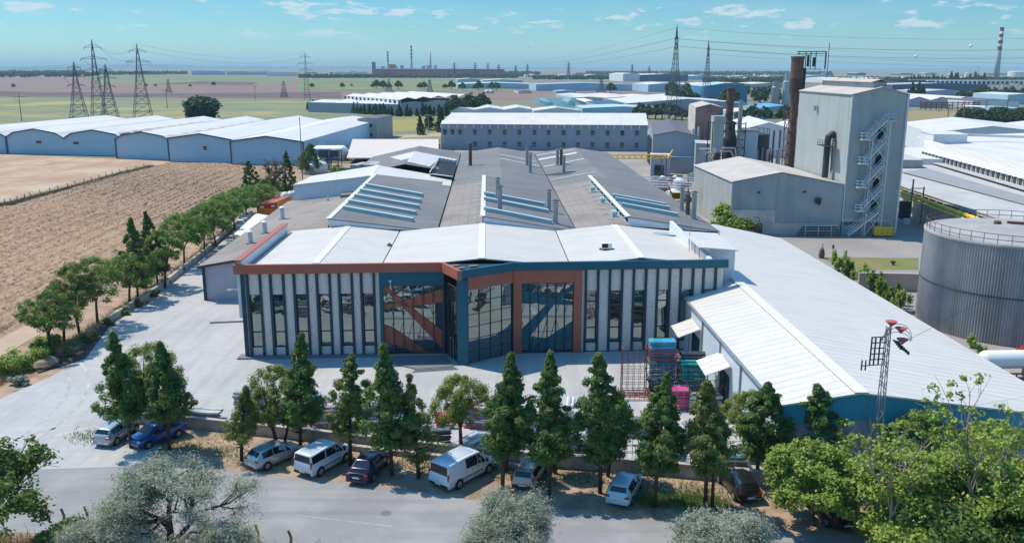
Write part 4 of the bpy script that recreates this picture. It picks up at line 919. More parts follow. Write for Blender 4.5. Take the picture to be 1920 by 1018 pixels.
mb = MB(); mb.box((63.4, 148.2, .95), (3.3, 1.2, 1.5)); obj('cabinet', mb, 'yellow_paint', t, bevel=.05)
mb = MB(); [mb.box((x, 147.58, z), (.14, .05, .14)) for x in (62.2, 63.0, 64.0, 64.7) for z in (.7, 1.3)]; mb.box((63.4, 148.2, .12), (3.2, 1.1, .16)); obj('louvre', mb, 'steel_dark', t)
# side duct on the tower's left face
t = thing('exhaust_duct', 'fat black duct rising up the left face of the grey tower with a railed platform', 'duct', (55.6, 155, 10))
x = 55.3
mb = MB(); mb.tube([(x, 155.5, 9.2), (x, 155.5, 15.6), (x + .1, 155.5, 16.3), (x + .6, 155.5, 16.7), (x + 1.2, 155.5, 16.6)], [.55, .55, .6, .65, .6], 12); obj('duct_pipe', mb, 'steel_dark', t)
mb = MB(); mb.box((x - .1, 155.4, 14.8), (2.2, 4.2, .1))
for zz in (.5, 1.0): mb.tube([(x - 1.1, 157.4, 14.8 + zz), (x - 1.1, 153.4, 14.8 + zz), (x + .8, 153.4, 14.8 + zz)], .04, 4)
for yy in (153.4, 154.8, 156.2, 157.4): mb.tube([(x - 1.1, yy, 14.8), (x - 1.1, yy, 15.8)], .04, 4)
mb.tube([(x + 1.1, 156, 10), (x + 1.1, 156, 17.4)], .08, 5); obj('platform', mb, 'steel_dark', t)
mb = MB(); q = up(1560, 190, 163); mb.box((55.9, 165, 21.2), (.5, .9, .15)); mb.box((55.8, 165.2, 20.8), (.12, .12, .9)); mb.box((55.8, 164.6, 20.8), (.12, .12, .9)); solo('wall_bracket', mb, 'steel', 'small bracket high on the left face of the grey tower', 'bracket')
# big stack behind the tower
ST2 = thing('stack_tower', 'tall rusty brown stack with railed top behind the grey tower', 'chimney', (55.3, 180, 0))
sp = up(1495, 300, 186); 
sx, sy = up(1493, 150, 181).x, 181.0
mb = MB(); mb.lathe((sx, sy, 0), [(.72, 0), (.72, 20.5), (1.22, 23.2), (1.22, 29.8), (1.35, 29.8), (1.35, 30.3), (1.1, 30.3)], 18); obj('stack', mb, 'rust_metal', ST2)
mb = MB(); mb.lathe((sx, sy, 0), [(1.26, 23.4), (1.26, 26)], 18); obj('stack_sleeve', mb, 'bark', ST2)
mb = MB()
for a, b in ((-1.3, -1.3), (1.3, -1.3), (1.3, 1.3), (-1.3, 1.3)): mb.tube([(sx + a, sy + b, 0), (sx + a, sy + b, 20)], .1, 4)
for k in range(9):
    z = k * 2.2
    for (a, b), (c_, d_) in (((-1.3, -1.3), (1.3, -1.3)), ((1.3, -1.3), (1.3, 1.3)), ((-1.3, -1.3), (-1.3, 1.3))):
        mb.tube([(sx + a, sy + b, z), (sx + c_, sy + d_, z + 2.2)], .06, 4); mb.tube([(sx + c_, sy + d_, z), (sx + a, sy + b, z + 2.2)], .06, 4); mb.tube([(sx + a, sy + b, z), (sx + c_, sy + d_, z)], .06, 4)
obj('lattice', mb, 'rust_metal', ST2)
mb = MB(); mb.box((sx + 2.6, sy, 30.8), (5.2, 2.4, .1)); mb.box((sx + 2.6, sy, 27.8), (4.0, 1.6, .1))
for xx in (-.2, 1.2, 2.2, 3.2, 5.1): mb.tube([(sx + xx, sy - 1.2, 27.8 if xx > 1 else 30.5), (sx + xx, sy - 1.2, 31.2)], .09, 4)
mb.tube([(sx - .6, sy - 1.2, 31.2), (sx + 5.2, sy - 1.2, 31.2)], .09, 4); mb.tube([(sx + 5.2, sy - 1.2, 27.9), (sx + 5.2, sy - 1.2, 31.2)], .09, 4); mb.box((sx + 3.1, sy - .6, 29.2), (.5, .5, 1.8)); mb.box((sx + 1.9, sy - .6, 29.4), (.4, .4, 2.2)); mb.tube([(sx + 1.5, sy, 2), (sx + 1.5, sy, 28)], .35, 8)
obj('top_platform', mb, 'steel_dark', ST2)
mb = MB(); q = at(1578, 152, 25); mb.tube([(61.4, 176, 25), (61.4, 176, 36.0 - 3.2)], .07, 4); solo('radio_mast', mb, 'rust_metal', 'thin red mast on the roof behind the grey tower', 'mast')

# ------------------------------------------------------------------ ribbed storage tank with rail
TC = Vector((55.6, 95.2, 0)); TR = 9.3; TH = 10.4
TK = thing('storage_tank', 'huge round ribbed steel tank with railed flat roof at the right edge', 'storage tank', tuple(TC))
mb = MB(); n = 420; vs = []
for z in (0, TH * .48, TH * .485, TH):
    for i in range(n):
        a = 2 * math.pi * i / n; r = TR + (0.07 if i % 2 else -0.07) - (.02 if z in (0,) else 0)
        vs.append(TC + Vector((r * math.cos(a), r * math.sin(a), z)))
mb.add(vs, [(k * n + i, k * n + (i + 1) % n, (k + 1) * n + (i + 1) % n, (k + 1) * n + i) for k in range(3) for i in range(n)]); obj('ribbed_shell', mb, 'tank_clad', TK)
mb = MB(); mb.lathe(TC, [(TR + .12, TH - .1), (TR + .12, TH + .12), (TR - .1, TH + .16), (0.3, TH + .75)], 96); mat('tank_top', (0.37, 0.36, 0.35), .85, .08, .15, col2=(0.28, 0.27, 0.26), c2amt=.6, c2s=.2); obj('roof', mb, 'tank_top', TK)
mb = MB(); mb.lathe(TC, [(TR + .1, TH * .48), (TR + .1, TH * .49)], 96); obj('seam_band', mb, 'steel_dark', TK)
mb = MB(); m_ = 44
for i in range(m_):
    a = 2 * math.pi * i / m_; p = TC + Vector(((TR - .1) * math.cos(a), (TR - .1) * math.sin(a), TH)); mb.tube([p, p + Vector((0, 0, 1.15))], .035, 4)
for zz in (.6, 1.15): mb.tube([TC + Vector(((TR - .1) * math.cos(2 * math.pi * i / 88), (TR - .1) * math.sin(2 * math.pi * i / 88), TH + zz)) for i in range(89)], .035, 4, cap=False)
obj('railing', mb, 'rust_metal', TK)
mb = MB(); mb.lathe(TC + Vector((-1.0, 2.5, TH + .6)), [(.4, 0), (.4, .3), (.35, .35)], 12); mb.box(TC + Vector((3, -.5, TH + .62)), (6, .5, .1), R(-25)); mb.box(TC + Vector((3.05, 1.0, TH + .62)), (6, .12, .5), R(-25)); mb.box(TC + Vector((3, 1.6, TH + .62)), (6, .12, .5), R(-25)); obj('roof_hatch', mb, 'rust_metal', TK)
t = thing('tank_steps', 'small rusty steps at the foot of the ribbed tank', 'steps', (53, 85.5, 0))
mb = MB(); [mb.box((51.4 + .4 * i, 84.8, .15 + .3 * i), (.4, 1.2, .3 + .0)) for i in range(4)]; mb.box((53.2, 84.8, .6), (1.0, 1.2, 1.2)); obj('tread', mb, 'red_paint', t)
mb = MB(); mb.tube([(51.2, 84.2, .8), (52.7, 84.2, 2.1), (53.7, 84.2, 2.1), (53.7, 84.2, 1.2)], .04, 4); mb.tube([(52.7, 84.2, 1.2), (52.7, 84.2, 2.1)], .04, 4); obj('handrail', mb, 'rust_metal', t)
# horizontal gas tank
GT = thing('gas_tank', 'long white horizontal tank lying on cradles below the ribbed tank', 'gas tank', (50, 76.5, 0))
mb = MB(); c0 = Vector((43.6, 77.2, 1.9)); c1 = Vector((60, 78.0, 1.9)); d = (c1 - c0).normalized()
mb.tube([c0 - d * .7, c0 - d * .5, c0 - d * .2, c0, c1], [.25, .55, .75, .85, .85], 20); obj('tank_shell', mb, 'cream_white', GT, smooth=True)
mb = MB(); [mb.box((x, 77.5, .6), (.4, 1.6, 1.2)) for x in (44.5, 48, 52, 57)]; [mb.tube([(43, 75.8, z), (60, 76.4, z)], .09, 5) for z in (.6, 1.0)]; [mb.box((x, 75.9 + (x - 43) * .035, .5), (.1, .1, 1.0)) for x in (43.5, 46, 48.5, 51, 54)]; obj('cradle', mb, 'steel_dark', GT)
mat('tan_concrete', (0.50, 0.40, 0.33), .9, .08, .4, lines=((X_, 2.4, .06, .4, (.3, .24, .2)),))
run_wall('tank_bund_wall', [(44.9, 110.9), (60, 109.6)], 2.3, .4, 'tan_concrete', 'high beige concrete wall behind the grass plot left of the ribbed tank')
run_wall('tank_bund_wall', [(43.8, 108), (44.8, 95), (42.8, 84), (42.2, 74), (41.2, 60)], .9, .35, 'wall_concrete', 'low concrete wall running along the big white warehouse eave')
mb = MB(); p = at(1540, 484); mb.lathe(p, [(.35, 0), (.5, .5), (.35, 1.3), (.15, 1.6)], 8); mb.tube([p + Vector((.1, 0, 1.5)), p + Vector((.1, .1, 2.2))], .06, 5); solo('hydrant_pump', mb, 'rust_metal', 'rusty squat pump standing beside the grass plot', 'pump')
mb = MB(); p = at(1560, 490); mb.tube([p, p + Vector((0, 0, 2.6))], .07, 5); mb.box(p + Vector((0, 0, 2.2)), (.3, .2, .4)); solo('rusty_post', mb, 'rust_metal', 'thin rusty post at the corner of the grass plot', 'post')

# ------------------------------------------------------------------ works at right: long flat halls
def prism_house(name, label, pts, z0, z1, wallm, roofm, cat='factory building', over=.25, th=.15, grp=None):
    """pts plan corners, z1 list of roof heights"""
    c = sum((Vector((p[0], p[1])) for p in pts), Vector((0, 0))) / len(pts)
    t = thing(name, label, cat, (c.x, c.y, 0), grp)
    z1 = z1 if isinstance(z1, (list, tuple)) else [z1] * len(pts)
    mb = MB(); mb.prism(pts, z0, [z - th for z in z1]); obj('wall', mb, wallm, t)
    q = [(Vector((p[0], p[1])) - c) * (1 + over / max(1, (Vector((p[0], p[1])) - c).length)) + c for p in pts]
    obj('roof', MB().slab([(a.x, a.y, z1[i]) for i, a in enumerate(q)], th), roofm, t)
    return t
def gables(name, label, A, B, D, n, he, rise, wallm='shed_wall', roofm='white_roof_far', trim='trim_blue', cat='warehouse', wins=(), grp=None, strips=True, over=.3, cham=False):
    """n gables side by side along A->B, ridges run along A->D"""
    A, B, D = Vector((A[0], A[1], 0)), Vector((B[0], B[1], 0)), Vector((D[0], D[1], 0)); dv = D - A
    t = thing(name, label, cat, tuple((A + B + dv) / 2), grp)
    prof_ = [(0, he)]
    for i in range(n): prof_ += ([((i + .13) / n, he + rise * .55)] if cham else []) + [((i + .5) / n, he + rise)] + ([((i + .87) / n, he + rise * .55)] if cham else []) + [((i + 1) / n, he)]
    mb = MB(); P0 = [(A.lerp(B, s), z) for s, z in prof_]; P1 = [(p + dv, z) for p, z in P0]
    mb.prism([p.xy for p, _ in P0] + [p.xy for p, _ in P1[::-1]], 0, [z - .15 for _, z in P0] + [z - .15 for _, z in P1[::-1]], False); obj('wall', mb, wallm, t)
    o = -dv.normalized() * over
    mb = MB()
    for (p, z), (q, w) in zip(P0[:-1], P0[1:]):
        mb.slab([p + o + Vector((0, 0, z)), q + o + Vector((0, 0, w)), q + dv + Vector((0, 0, w)), p + dv + Vector((0, 0, z))], .14)
    obj('roof', mb, roofm, t)
    if trim:
        mb = MB()
        for (p, z), (q, w) in zip(P0[:-1], P0[1:]): mb.plate([p + o * 1.3 + Vector((0, 0, z)), q + o * 1.3 + Vector((0, 0, w)), q + o * 1.3 + Vector((0, 0, w - .4)), p + o * 1.3 + Vector((0, 0, z - .4))], .08)
        for s in (0, 1): p = A.lerp(B, s) + o * .3; mb.box((p.x, p.y, he / 2), (.35, .35, he))
        obj('verge_trim', mb, trim, t)
    for (s, z, w, h) in wins:
        p = A.lerp(B, s) + o * .3; rz = math.atan2((B - A).y, (B - A).x)
        mb = MB(); mb.box((p.x, p.y, z), (w, .25, h), rz); g = obj('window', mb, 'dark_window', t)
        mb = MB(); mb.box((p.x, p.y, z), (w + .3, .12, h + .3), rz); obj('frame', mb, 'steel_pale', g)
    return t
prism_house('flat_hall', 'long low pale roofed hall beside the yellow gas pipe', [(78.5, 200), (75.2, 120), (118, 120), (118, 176), (106, 232), (86, 232)], 0, [5.3, 5.3, 5.9, 5.9, 5.9, 5.3], 'render_beige', 'tank_roof')
mat('strip_grey', (0.30, 0.30, 0.31), .85, .1, .1)
mat('ribbed_beige', (0.56, 0.52, 0.47), .7, .05, .1, lines=(((1, -.22, 0), 1.1, .16, .4, (.38, .35, .32)),))
mb = MB(); mb.slab([at(1690, 322, 5.66), at(1925, 384, 5.66), at(1925, 369, 5.72), at(1742, 317, 5.72)], .08); solo('roof_walkway', mb, 'strip_grey', 'dark grey strip along the long low pale roof', 'roof strip')
mb = MB()
for i in range(24):
    y = 124 + i * 3.1; mb.box((77.95 - (200 - y) * .0412 * 1 + .3 - .45, y, 4.6), (.15, 2.2, .6))
solo('strip_window_row', mb, 'dark_window', 'row of narrow dark windows under the eave above the yellow pipe', 'window row')
t = thing('gas_pipe', 'long yellow gas pipe carried along the beige wall', 'pipe', (77, 150, 0))
mb = MB(); mb.tube([(76.6, 200, 4.7), (73.2, 118, 4.7)], .34, 8); mb.tube([(76.0, 200, 4.2), (72.6, 118, 4.2)], .18, 6); obj('pipe_run', mb, 'yellow_paint', t)
mb = MB(); [mb.box((77.3 - (200 - y) * .0439, y, 1.9), (.15, .15, 3.8)) for y in range(122, 200, 9)]; obj('pipe_support', mb, 'steel', t)
t = thing('pole_transformer', 'dark transformer rack on a wooden pole beside the yellow pipe', 'transformer', (74.5, 160, 0))
mb = MB(); mb.tube([(73.6, 161, 0), (73.6, 161, 8.2)], .16, 6); mb.tube([(75.2, 160, 0), (75.2, 160, 7.0)], .14, 6); mb.box((74.4, 160.6, 6.6), (2.6, .15, .15)); obj('pole', mb, 'wood', t)
mb = MB(); mb.box((72.4, 160.8, 2.6), (1.6, 1.2, 3.2)); [mb.box((72.4, 160.0, 1.4 + .6 * i), (1.9, .1, .1)) for i in range(5)]; obj('switch_box', mb, 'steel_dark', t)
mb = MB(); mb.box((72.6, 160.2, .6), (1.2, .9, 1.2)); obj('cabinet', mb, 'cream_white', t)
prism_house('office_block', 'small pale two storey block in the shade beside the grey tower', [(80, 206), (95, 204), (97, 218), (82, 220)], 0, 7.4, 'grey_clad', 'tank_roof')
mb = MB(); [mb.box((81.5 + i * 2.2, 205.6 - i * .25, 2.2), (1.5, .3, 1.6), R(-7)) for i in range(6)]; solo('window_row', mb, 'dark_window', 'row of dark ground floor windows on the small pale block by the tower', 'window row')
t2 = gables('white_hall', 'broad white roofed hall with a row of air units on its left flank', (104.6, 165), (230, 165), (119, 262), 1, 8.4, 2.2, 'white_clad', 'white_roof_far', None)
mb = MB(); mb.slab([at(1733, 277, 7.6), at(1940, 336, 7.6), at(1940, 312, 9.2), at(1733, 261, 9.2)], .2); obj('lower_roof', mb, 'ribbed_beige', t2)
au = None
for i in range(24):
    q = i / 23; p = at(1738, 297, 5.9).lerp(at(1935, 354, 5.9), 1 - q)
    if au is None:
        au = thing('wall_air_unit', 'white cube shaped air unit in the long row on the white hall', 'air conditioner', (0, 0, 0), 'air units in the long row on the white hall')
        mb = MB(); mb.box((0, 0, .75), (1.9, 1.9, 1.5)); obj('casing', mb, 'cream_white', au); au.scale = (1.15, 1.15, 1.25)
        mb = MB(); mb.box((-.2, -.98, .8), (1.3, .06, 1.0)); mb.box((-.98, 0, .8), (.06, 1.3, 1.0)); obj('grille', mb, 'steel_dark', au)
        mb = MB(); mb.plate([(-1.3, -1, 1.4), (1, -1, 1.95), (1, 1, 1.95), (-1.3, 1, 1.4)], .08); obj('cowl', mb, 'cream_white', au)
        au.location = p; au.rotation_euler = (0, 0, R(-9))
    else: dup(au, p, R(-9))
mb = MB(); mb.slab([at(1732, 300, 6.2), at(1938, 360, 6.2), at(1938, 340, 6.2), at(1738, 288, 6.2)], .2); solo('unit_ledge', mb, 'tank_roof', 'narrow ledge under the long row of white air units', 'ledge')
gables('sawtooth_hall', 'white hall with four wide gables beyond the air unit row', (136, 290), (300, 290), (150, 345), 4, 7.6, 2.2, 'white_clad', 'white_roof_far', None)
prism_house('corner_room', 'small white roof room at the corner of the white hall', [(112, 236), (121, 236), (123, 248), (114, 248)], 0, 11.0, 'white_clad', 'white_roof_far')
prism_house('side_building', 'pale side building below the air unit row near the tower', [(92, 215), (108, 206), (115, 240), (98, 246)], 0, 7.0, 'white_clad', 'white_roof_far')
mb = MB(); mb.box((150, 215, 10.9), (30, 1.2, .7), R(-32)); solo('roof_duct', mb, 'steel_pale', 'long pale duct lying across the broad white roof', 'duct')
mb = MB(); mb.box((128, 238, 10.5), (16, 1.2, .6), R(-32)); solo('roof_duct', mb, 'steel_pale', 'short pale duct near the back of the broad white roof', 'duct')

# ------------------------------------------------------------------ white warehouses on the left
gables('white_shed', 'nearest white roofed shed with a blank blue grey gable', (-82.1, 258.0), (-60.3, 255.6), (-76, 366), 1, 7.2, 1.5, grp='white sheds beyond the ploughed field')
gables('white_shed', 'white roofed shed with one double window in its gable, second from the right', (-104.2, 268.2), (-82.5, 262), (-98, 366), 1, 7.2, 1.6, wins=((.57, 4.4, 1.3, 1.2),), grp='white sheds beyond the ploughed field')
gables('white_shed', 'white roofed shed with a blank gable, third from the right', (-124.0, 277.0), (-104.4, 271), (-118, 366), 1, 6.2, 2.4, wins=(), cham=True, grp='white sheds beyond the ploughed field')
gables('white_shed', 'double gabled white shed with small windows, leftmost in view', (-166.5, 292.0), (-124.6, 284), (-158, 372), 2, 5.6, 2.8, cham=True, wins=((.28, 4.0, 1.8, .9), (.60, 3.9, 1.8, .9)), grp='white sheds beyond the ploughed field')
gables('white_shed', 'white shed cut by the left edge of the picture', (-190, 296), (-167, 292.5), (-180, 372), 1, 5.8, 2.6, cham=True, wins=((.7, 4.0, 1.6, .9),), grp='white sheds beyond the ploughed field')
for (x0, y0_, x1, y1_, lab) in ((-104.5, 272, -98.5, 350, 'between the second and third sheds'), (-126, 286, -118.5, 350, 'between the third and the double shed')):
    a = Vector((x0, y0_, 7.25)); b = Vector((x1, y1_, 7.25)); mb = MB()
    for k in range(8):
        p = a.lerp(b, (k + .08) / 8); q = a.lerp(b, (k + .92) / 8); mb.slab([p + Vector((-1.3, 0, .35)), p + Vector((1.3, 0, .35)), q + Vector((1.3, 0, .35)), q + Vector((-1.3, 0, .35))], .12)
    solo('valley_rooflight', mb, 'beige_roof', f'row of framed roof lights {lab}', 'roof light')
t = gables('end_block', 'narrow grey block with three windows at the end of the nearest white shed', (-60.0, 345), (-52.5, 345), (-57.5, 372), 1, 8.6, .3, 'grey_clad', 'slate_roof', None, 'building', wins=((.3, 2.5, 1.0, 1.4), (.7, 2.5, 1.0, 1.4), (.3, 6, 1.0, 1.4), (.7, 6, 1.0, 1.4)))
mb = MB(); mb.plate([at(661, 262, 4.6), at(822, 262, 4.6), at(823, 297, 1.6), at(650, 297, 1.6)], .3); mb.prism([at(650, 297, 0).xy, at(823, 297, 0).xy, at(822, 270, 0).xy, at(655, 270, 0).xy], 0, 1.2); solo('beige_roof_shed', mb, 'beige_roof', 'low shed whose wide beige roof slopes toward the camera', 'shed')

# ------------------------------------------------------------------ big mid building
MBD = thing('window_hall', 'long grey blue hall with white roof and two rows of small square windows', 'factory building', (12, 335, 0))
mA, mB_, mC, mD = (-24.9, 310.5), (46.5, 305.5), (56.5, 378), (-25.5, 378)
mb = MB(); mb.prism([mA, mB_, mC, mD], 0, 8.7); obj('wall', mb, 'bluegrey_clad', MBD)
nr = 5; mb = MB()
for k in range(nr):
    def ln(s, tt): 
        a = Vector(mA).lerp(Vector(mB_), s); b = Vector(mD).lerp(Vector(mC), s); return a.lerp(b, tt)
    t0, t1, tm_ = k / nr, (k + 1) / nr, (k + .5) / nr
    p = [ln(0, t0), ln(1, t0), ln(1, tm_), ln(0, tm_), ln(1, t1), ln(0, t1)]
    o_ = Vector((0, -.6)) if k == 0 else Vector((0, 0))
    mb.slab([(*(p[0] + o_), 8.9), (*(p[1] + o_), 8.9), (*p[2], 9.7), (*p[3], 9.7)], .15); mb.slab([(*p[3], 9.7), (*p[2], 9.7), (*p[4], 8.9), (*p[5], 8.9)], .15)
obj('roof', mb, 'white_roof_far', MBD)
for s in (.16, .45, .7, .87):
    for k in range(4):
        a, b = ln(s, (k + .56) / nr), ln(s, (k + .94) / nr); mb = MB(); mb.slab([(a.x - .8, a.y, 9.68), (a.x + .8, a.y, 9.68), (b.x + .8, b.y, 9.05), (b.x - .8, b.y, 9.05)], .06); obj('roof_light', mb, 'tank_roof', MBD)
mb = MB()
for i in range(26): p = ln(i / 25, 0); mb.box((p.x, p.y - .55, 8.1), (.35, .2, 1.1))
obj('eave_bracket', mb, 'cream_white', MBD)
for row, py in ((6.1, 0), (2.0, 1)):
    for px in (835, 849, 863, 890, 917, 944, 971, 998, 1024, 1051, 1077, 1103, 1130, 1156, 1182):
        if py and px < 880: continue
        p = at(px, 283); s = (px - 828) / 373.0; q = ln(min(s, .985), 0)
        mb = MB(); mb.box((q.x, q.y - .08, row), (1.15, .3, 1.6)); w = obj('window', mb, 'dark_window', MBD)
        mb = MB(); mb.box((q.x, q.y - .05, row), (1.45, .15, 1.9)); mb.box((q.x, q.y - .26, row - .2), (1.15, .06, .12)); obj('frame', mb, 'steel', w)
SD = gables('dark_roof_shed', 'blue grey shed with dark roof and tall open side door', (38.5, 243), (50, 239), (46.5, 300), 1, 10.2, 1.2, 'bluegrey_clad', 'slate_roof', None, 'shed', wins=((.75, 2.4, 1.6, 1.4),))
mb = MB(); mb.prism([(40.2, 256), (40.5, 258), (42.2, 273), (41.7, 273)], 0, 8.0); obj('side_door', mb, 'black_void', SD)
prism_house('equipment_cabin', 'pale blue upright cabin with dark doorway beside the yellow gantry', [(36.6, 233), (41.6, 232), (42.4, 238), (37.4, 239)], 0, 5.6, 'lilac_render', 'white_roof_far')
mb = MB(); mb.box((38.8, 232.4, 1.7), (2.6, .3, 2.6)); solo('cabin_door', mb, 'dark_window', 'dark doorway of the pale blue upright cabin', 'door')
prism_house('low_store', 'low grey store with white roof behind the pale blue cabin', [(43, 240), (50, 238.5), (52, 252), (45, 254)], 0, 4.6, 'bluegrey_clad', 'cream_white')
prism_house('stair_cabin', 'narrow pale cabin with outside steps beside the brown tower', [(47.3, 228), (51.5, 226), (53, 236), (49, 238)], 0, 9.2, 'grey_clad', 'tank_roof')
BT = gables('brown_tower', 'tall rust brown clad tower building with a pale left face', (49.9, 243), (57.2, 242.5), (52.6, 266), 1, 17.6, .9, 'rust_clad', 'dusty_roof', None, 'tower')
mb = MB(); mb.prism([(49.7, 243.2), (49.85, 242.9), (52.5, 265), (52.3, 265.3)], 6.0, 17.3); obj('pale_face', mb, 'render_beige', BT)
mb = MB(); [mb.tube([(x, 241.5, 1.0), (x, 241.5, 12)], .5, 8) for x in (49.2,)]; mb.tube([(50.6, 241.6, .5), (50.6, 241.6, 12.4)], .3, 8); mb.tube([(49.2, 241.5, 1.2), (48.0, 241, .6)], .5, 8); solo('riser_pipe', mb, 'steel_pale', 'pair of pale riser pipes in front of the brown tower', 'pipe')
# boiler plant: lattice, stacks, pipes
BP = thing('boiler_plant', 'dark lattice boiler frame with pipes between the brown tower and the small silo', 'process plant', (60, 215, 0))
bx0, by0 = 47.8, 212.0
mb = MB()
for i in range(4):
    for j in range(2):
        for s in range(2): mb.tube([(bx0 + i * 2.6, by0 + j * 5, 0), (bx0 + i * 2.6, by0 + j * 5, 15.5)], .12, 4)
for k in range(8):
    z = 1.8 + k * 1.9
    mb.tube([(bx0, by0, z), (bx0 + 7.8, by0, z)], .09, 4); mb.tube([(bx0, by0 + 5, z), (bx0 + 7.8, by0 + 5, z)], .09, 4)
    for i in range(3):
        a, b = (0, 1) if (i + k) % 2 else (1, 0); mb.tube([(bx0 + (i + a) * 2.6, by0, z), (bx0 + (i + b) * 2.6, by0, z + 1.9)], .06, 4)
obj('lattice_frame', mb, 'steel_dark', BP)
mb = MB(); mb.box((bx0 + 1.3, by0 + 1, 12), (2.4, 3, 7.5)); mb.box((bx0 + 1.3, by0 + .5, 16.2), (2.8, 3.2, 1.4)); obj('boiler_casing', mb, 'grey_clad', BP)
mb = MB(); mb.lathe((bx0 + 5.0, by0 + 3, 0), [(1.6, 3), (1.7, 11), (1.0, 13.5), (.9, 15.5)], 14); mb.box((bx0 + 5.5, by0 + 1.5, 5.2), (4, 3, 3.4)); obj('boiler_drum', mb, 'steel_dark', BP)
rng = random.Random(4); mb = MB()
for k in range(12):
    z = rng.uniform(3, 10); x = bx0 + rng.uniform(-4, 3); mb.tube([(x, by0 - 1.2 - rng.random(), z), (x + rng.uniform(2, 5), by0 - 1.3 - rng.random(), z), (x + rng.uniform(2, 5), by0 - 1, z - rng.uniform(1, 3))], rng.uniform(.12, .3), 6)
obj('pipework', mb, 'dusty_roof', BP)
mb = MB(); mb.lathe((bx0 + 5.2, by0 + 6, 0), [(.95, 12), (.95, 23.0), (1.05, 23.0), (1.05, 23.4)], 12); [mb.lathe((bx0 + 5.2, by0 + 6, z), [(1.25, 0), (1.25, .15)], 10) for z in (17, 20)]; solo('brown_stack', mb, 'rust_metal', 'rusty brown stack rising above the dark boiler frame', 'chimney')
mb = MB(); mb.lathe((bx0 + 6.6, by0 + 1, 0), [(.5, 3), (.5, 20.5)], 12); [mb.lathe((bx0 + 6.6, by0 + 1, z), [(.6, 0), (.6, .2)], 10) for z in (8, 12, 16)]; solo('slim_stack', mb, 'steel', 'slim pale stack right of the dark boiler frame', 'chimney')
prism_house('plant_shed', 'narrow pale blue plant room right of the boiler frame', [(55.8, 217), (59.8, 216), (61.5, 226), (57.5, 227)], 0, 13.2, 'pale_blue_clad', 'slate_roof')
SL = thing('dark_silo', 'dark green grey upright silo with caged ladder near the tall stack', 'silo', (61.6, 209, 0))
sc = up(1420, 300, 228); 
mb = MB(); mb.lathe((sc.x, 228, 0), [(2.7, 0), (2.7, 11.3), (2.6, 11.5), (.2, 12.0)], 24); obj('shell', mb, 'steel_dark', SL)
mb = MB(); [mb.lathe((sc.x, 228, z), [(2.78, 0), (2.78, .12)], 24) for z in (3, 6, 9)]; mb.tube([(sc.x + 3.4, 226.5, 0), (sc.x + 3.4, 226.5, 12.6), (sc.x + 5.0, 226.5, 12.6), (sc.x + 5.0, 226.5, 0)], .25, 6)
for i in range(14): a = i / 14 * 6.283; mb.tube([(sc.x + 2.6 * math.cos(a), 228 + 2.6 * math.sin(a), 11.5), (sc.x + 2.6 * math.cos(a), 228 + 2.6 * math.sin(a), 13)], .05, 4)
mb.tube([(sc.x + 2.6 * math.cos(i / 24 * 6.283), 228 + 2.6 * math.sin(i / 24 * 6.283), 13) for i in range(25)], .05, 4); obj('ladder_and_rail', mb, 'rust_metal', SL)
mb = MB()
for k in range(26):
    x = rng.uniform(60, 70); y = rng.uniform(205, 234); h = rng.uniform(2, 10); mb.tube([(x, y, 0), (x, y, h)], rng.uniform(.06, .3), 5)
    if k % 2: mb.tube([(x, y, h), (x + rng.uniform(2, 6), y, h)], .1, 4)
solo('pipe_forest', mb, 'steel', 'cluster of upright grey pipes between the small silo and the tall stack', 'pipework')
# yard clutter between dark roof edge and grey hall
YP = thing('pipe_bridge', 'bundle of pale pipes crossing the yard behind the dark roof', 'pipework', (33, 205, 0))
mb = MB()
for k in range(3):
    z = 2.2 + .45 * k; mb.tube([(30 + k * .1, 196 + k, z), (52, 190 + k, z)], .16, 6)
for k in range(2): mb.tube([(31, 215 + k * 2, 1.5 + .3 * k), (52, 212 + k * 2, 1.5 + .3 * k)], .14, 6)
obj('pipe_run', mb, 'steel_pale', YP)
mb = MB(); [mb.box((31 + 4 * i, 196 - i * 1.0, 1.2), (.25, .25, 2.4)) for i in range(6)]; [mb.box((31 + 4 * i, 216 - i * .6, .9), (.25, .25, 1.8)) for i in range(6)]; obj('pipe_support', mb, 'steel_dark', YP)
for k in range(30):
    x = rng.uniform(33, 50) if k < 20 else rng.uniform(46, 60); y = rng.uniform(180, 224) if k < 20 else rng.uniform(196, 212); s_ = rng.uniform(.8, 2.0); mb = MB()
    if k % 3 == 0: mb.lathe((x, y, 0), [(s_ * .7, 0), (s_ * .7, s_ * 1.4), (s_ * .2, s_ * 1.7)], 12); m_, lb, ct = 'cream_white', 'white upright drum', 'drum'
    elif k % 3 == 1: mb.box((x, y, s_ * .6), (s_ * 1.6, s_ * 1.2, s_ * 1.2), rng.random()); mb.box((x, y, s_ * 1.25), (s_ * 1.1, s_ * .8, s_ * .2), rng.random()); m_, lb, ct = 'steel', 'grey machine box', 'machine'
    else: [mb.tube([(x + j * .4, y, .3 + .25 * j), (x + 3 + j * .2, y - .4, .3 + .25 * j)], .16, 6) for j in range(4)]; m_, lb, ct = 'steel_dark', 'small heap of dark pipes', 'pipe heap'
    solo('plant_unit', mb, m_, f'{lb} in the yard between the dark roof and the grey hall', ct, 'clutter in the yard behind the dark roof')
GN = thing('yellow_gantry', 'yellow lattice gantry crane arm on red posts behind the dark roof edge', 'gantry', (30, 240, 0))
mb = MB(); g0, g1 = up(1140, 303, 228), up(1252, 297, 228); g0.z = g1.z = 5.2
for dz in (0, 1.0): mb.tube([g0 + Vector((0, 0, dz)), g1 + Vector((0, 0, dz))], .12, 4)
for i in range(10):
    a = g0.lerp(g1, i / 10); b = g0.lerp(g1, (i + 1) / 10); mb.tube([a, b + Vector((0, 0, 1.0))], .08, 4); mb.tube([a + Vector((0, 0, 1)), b], .08, 4)
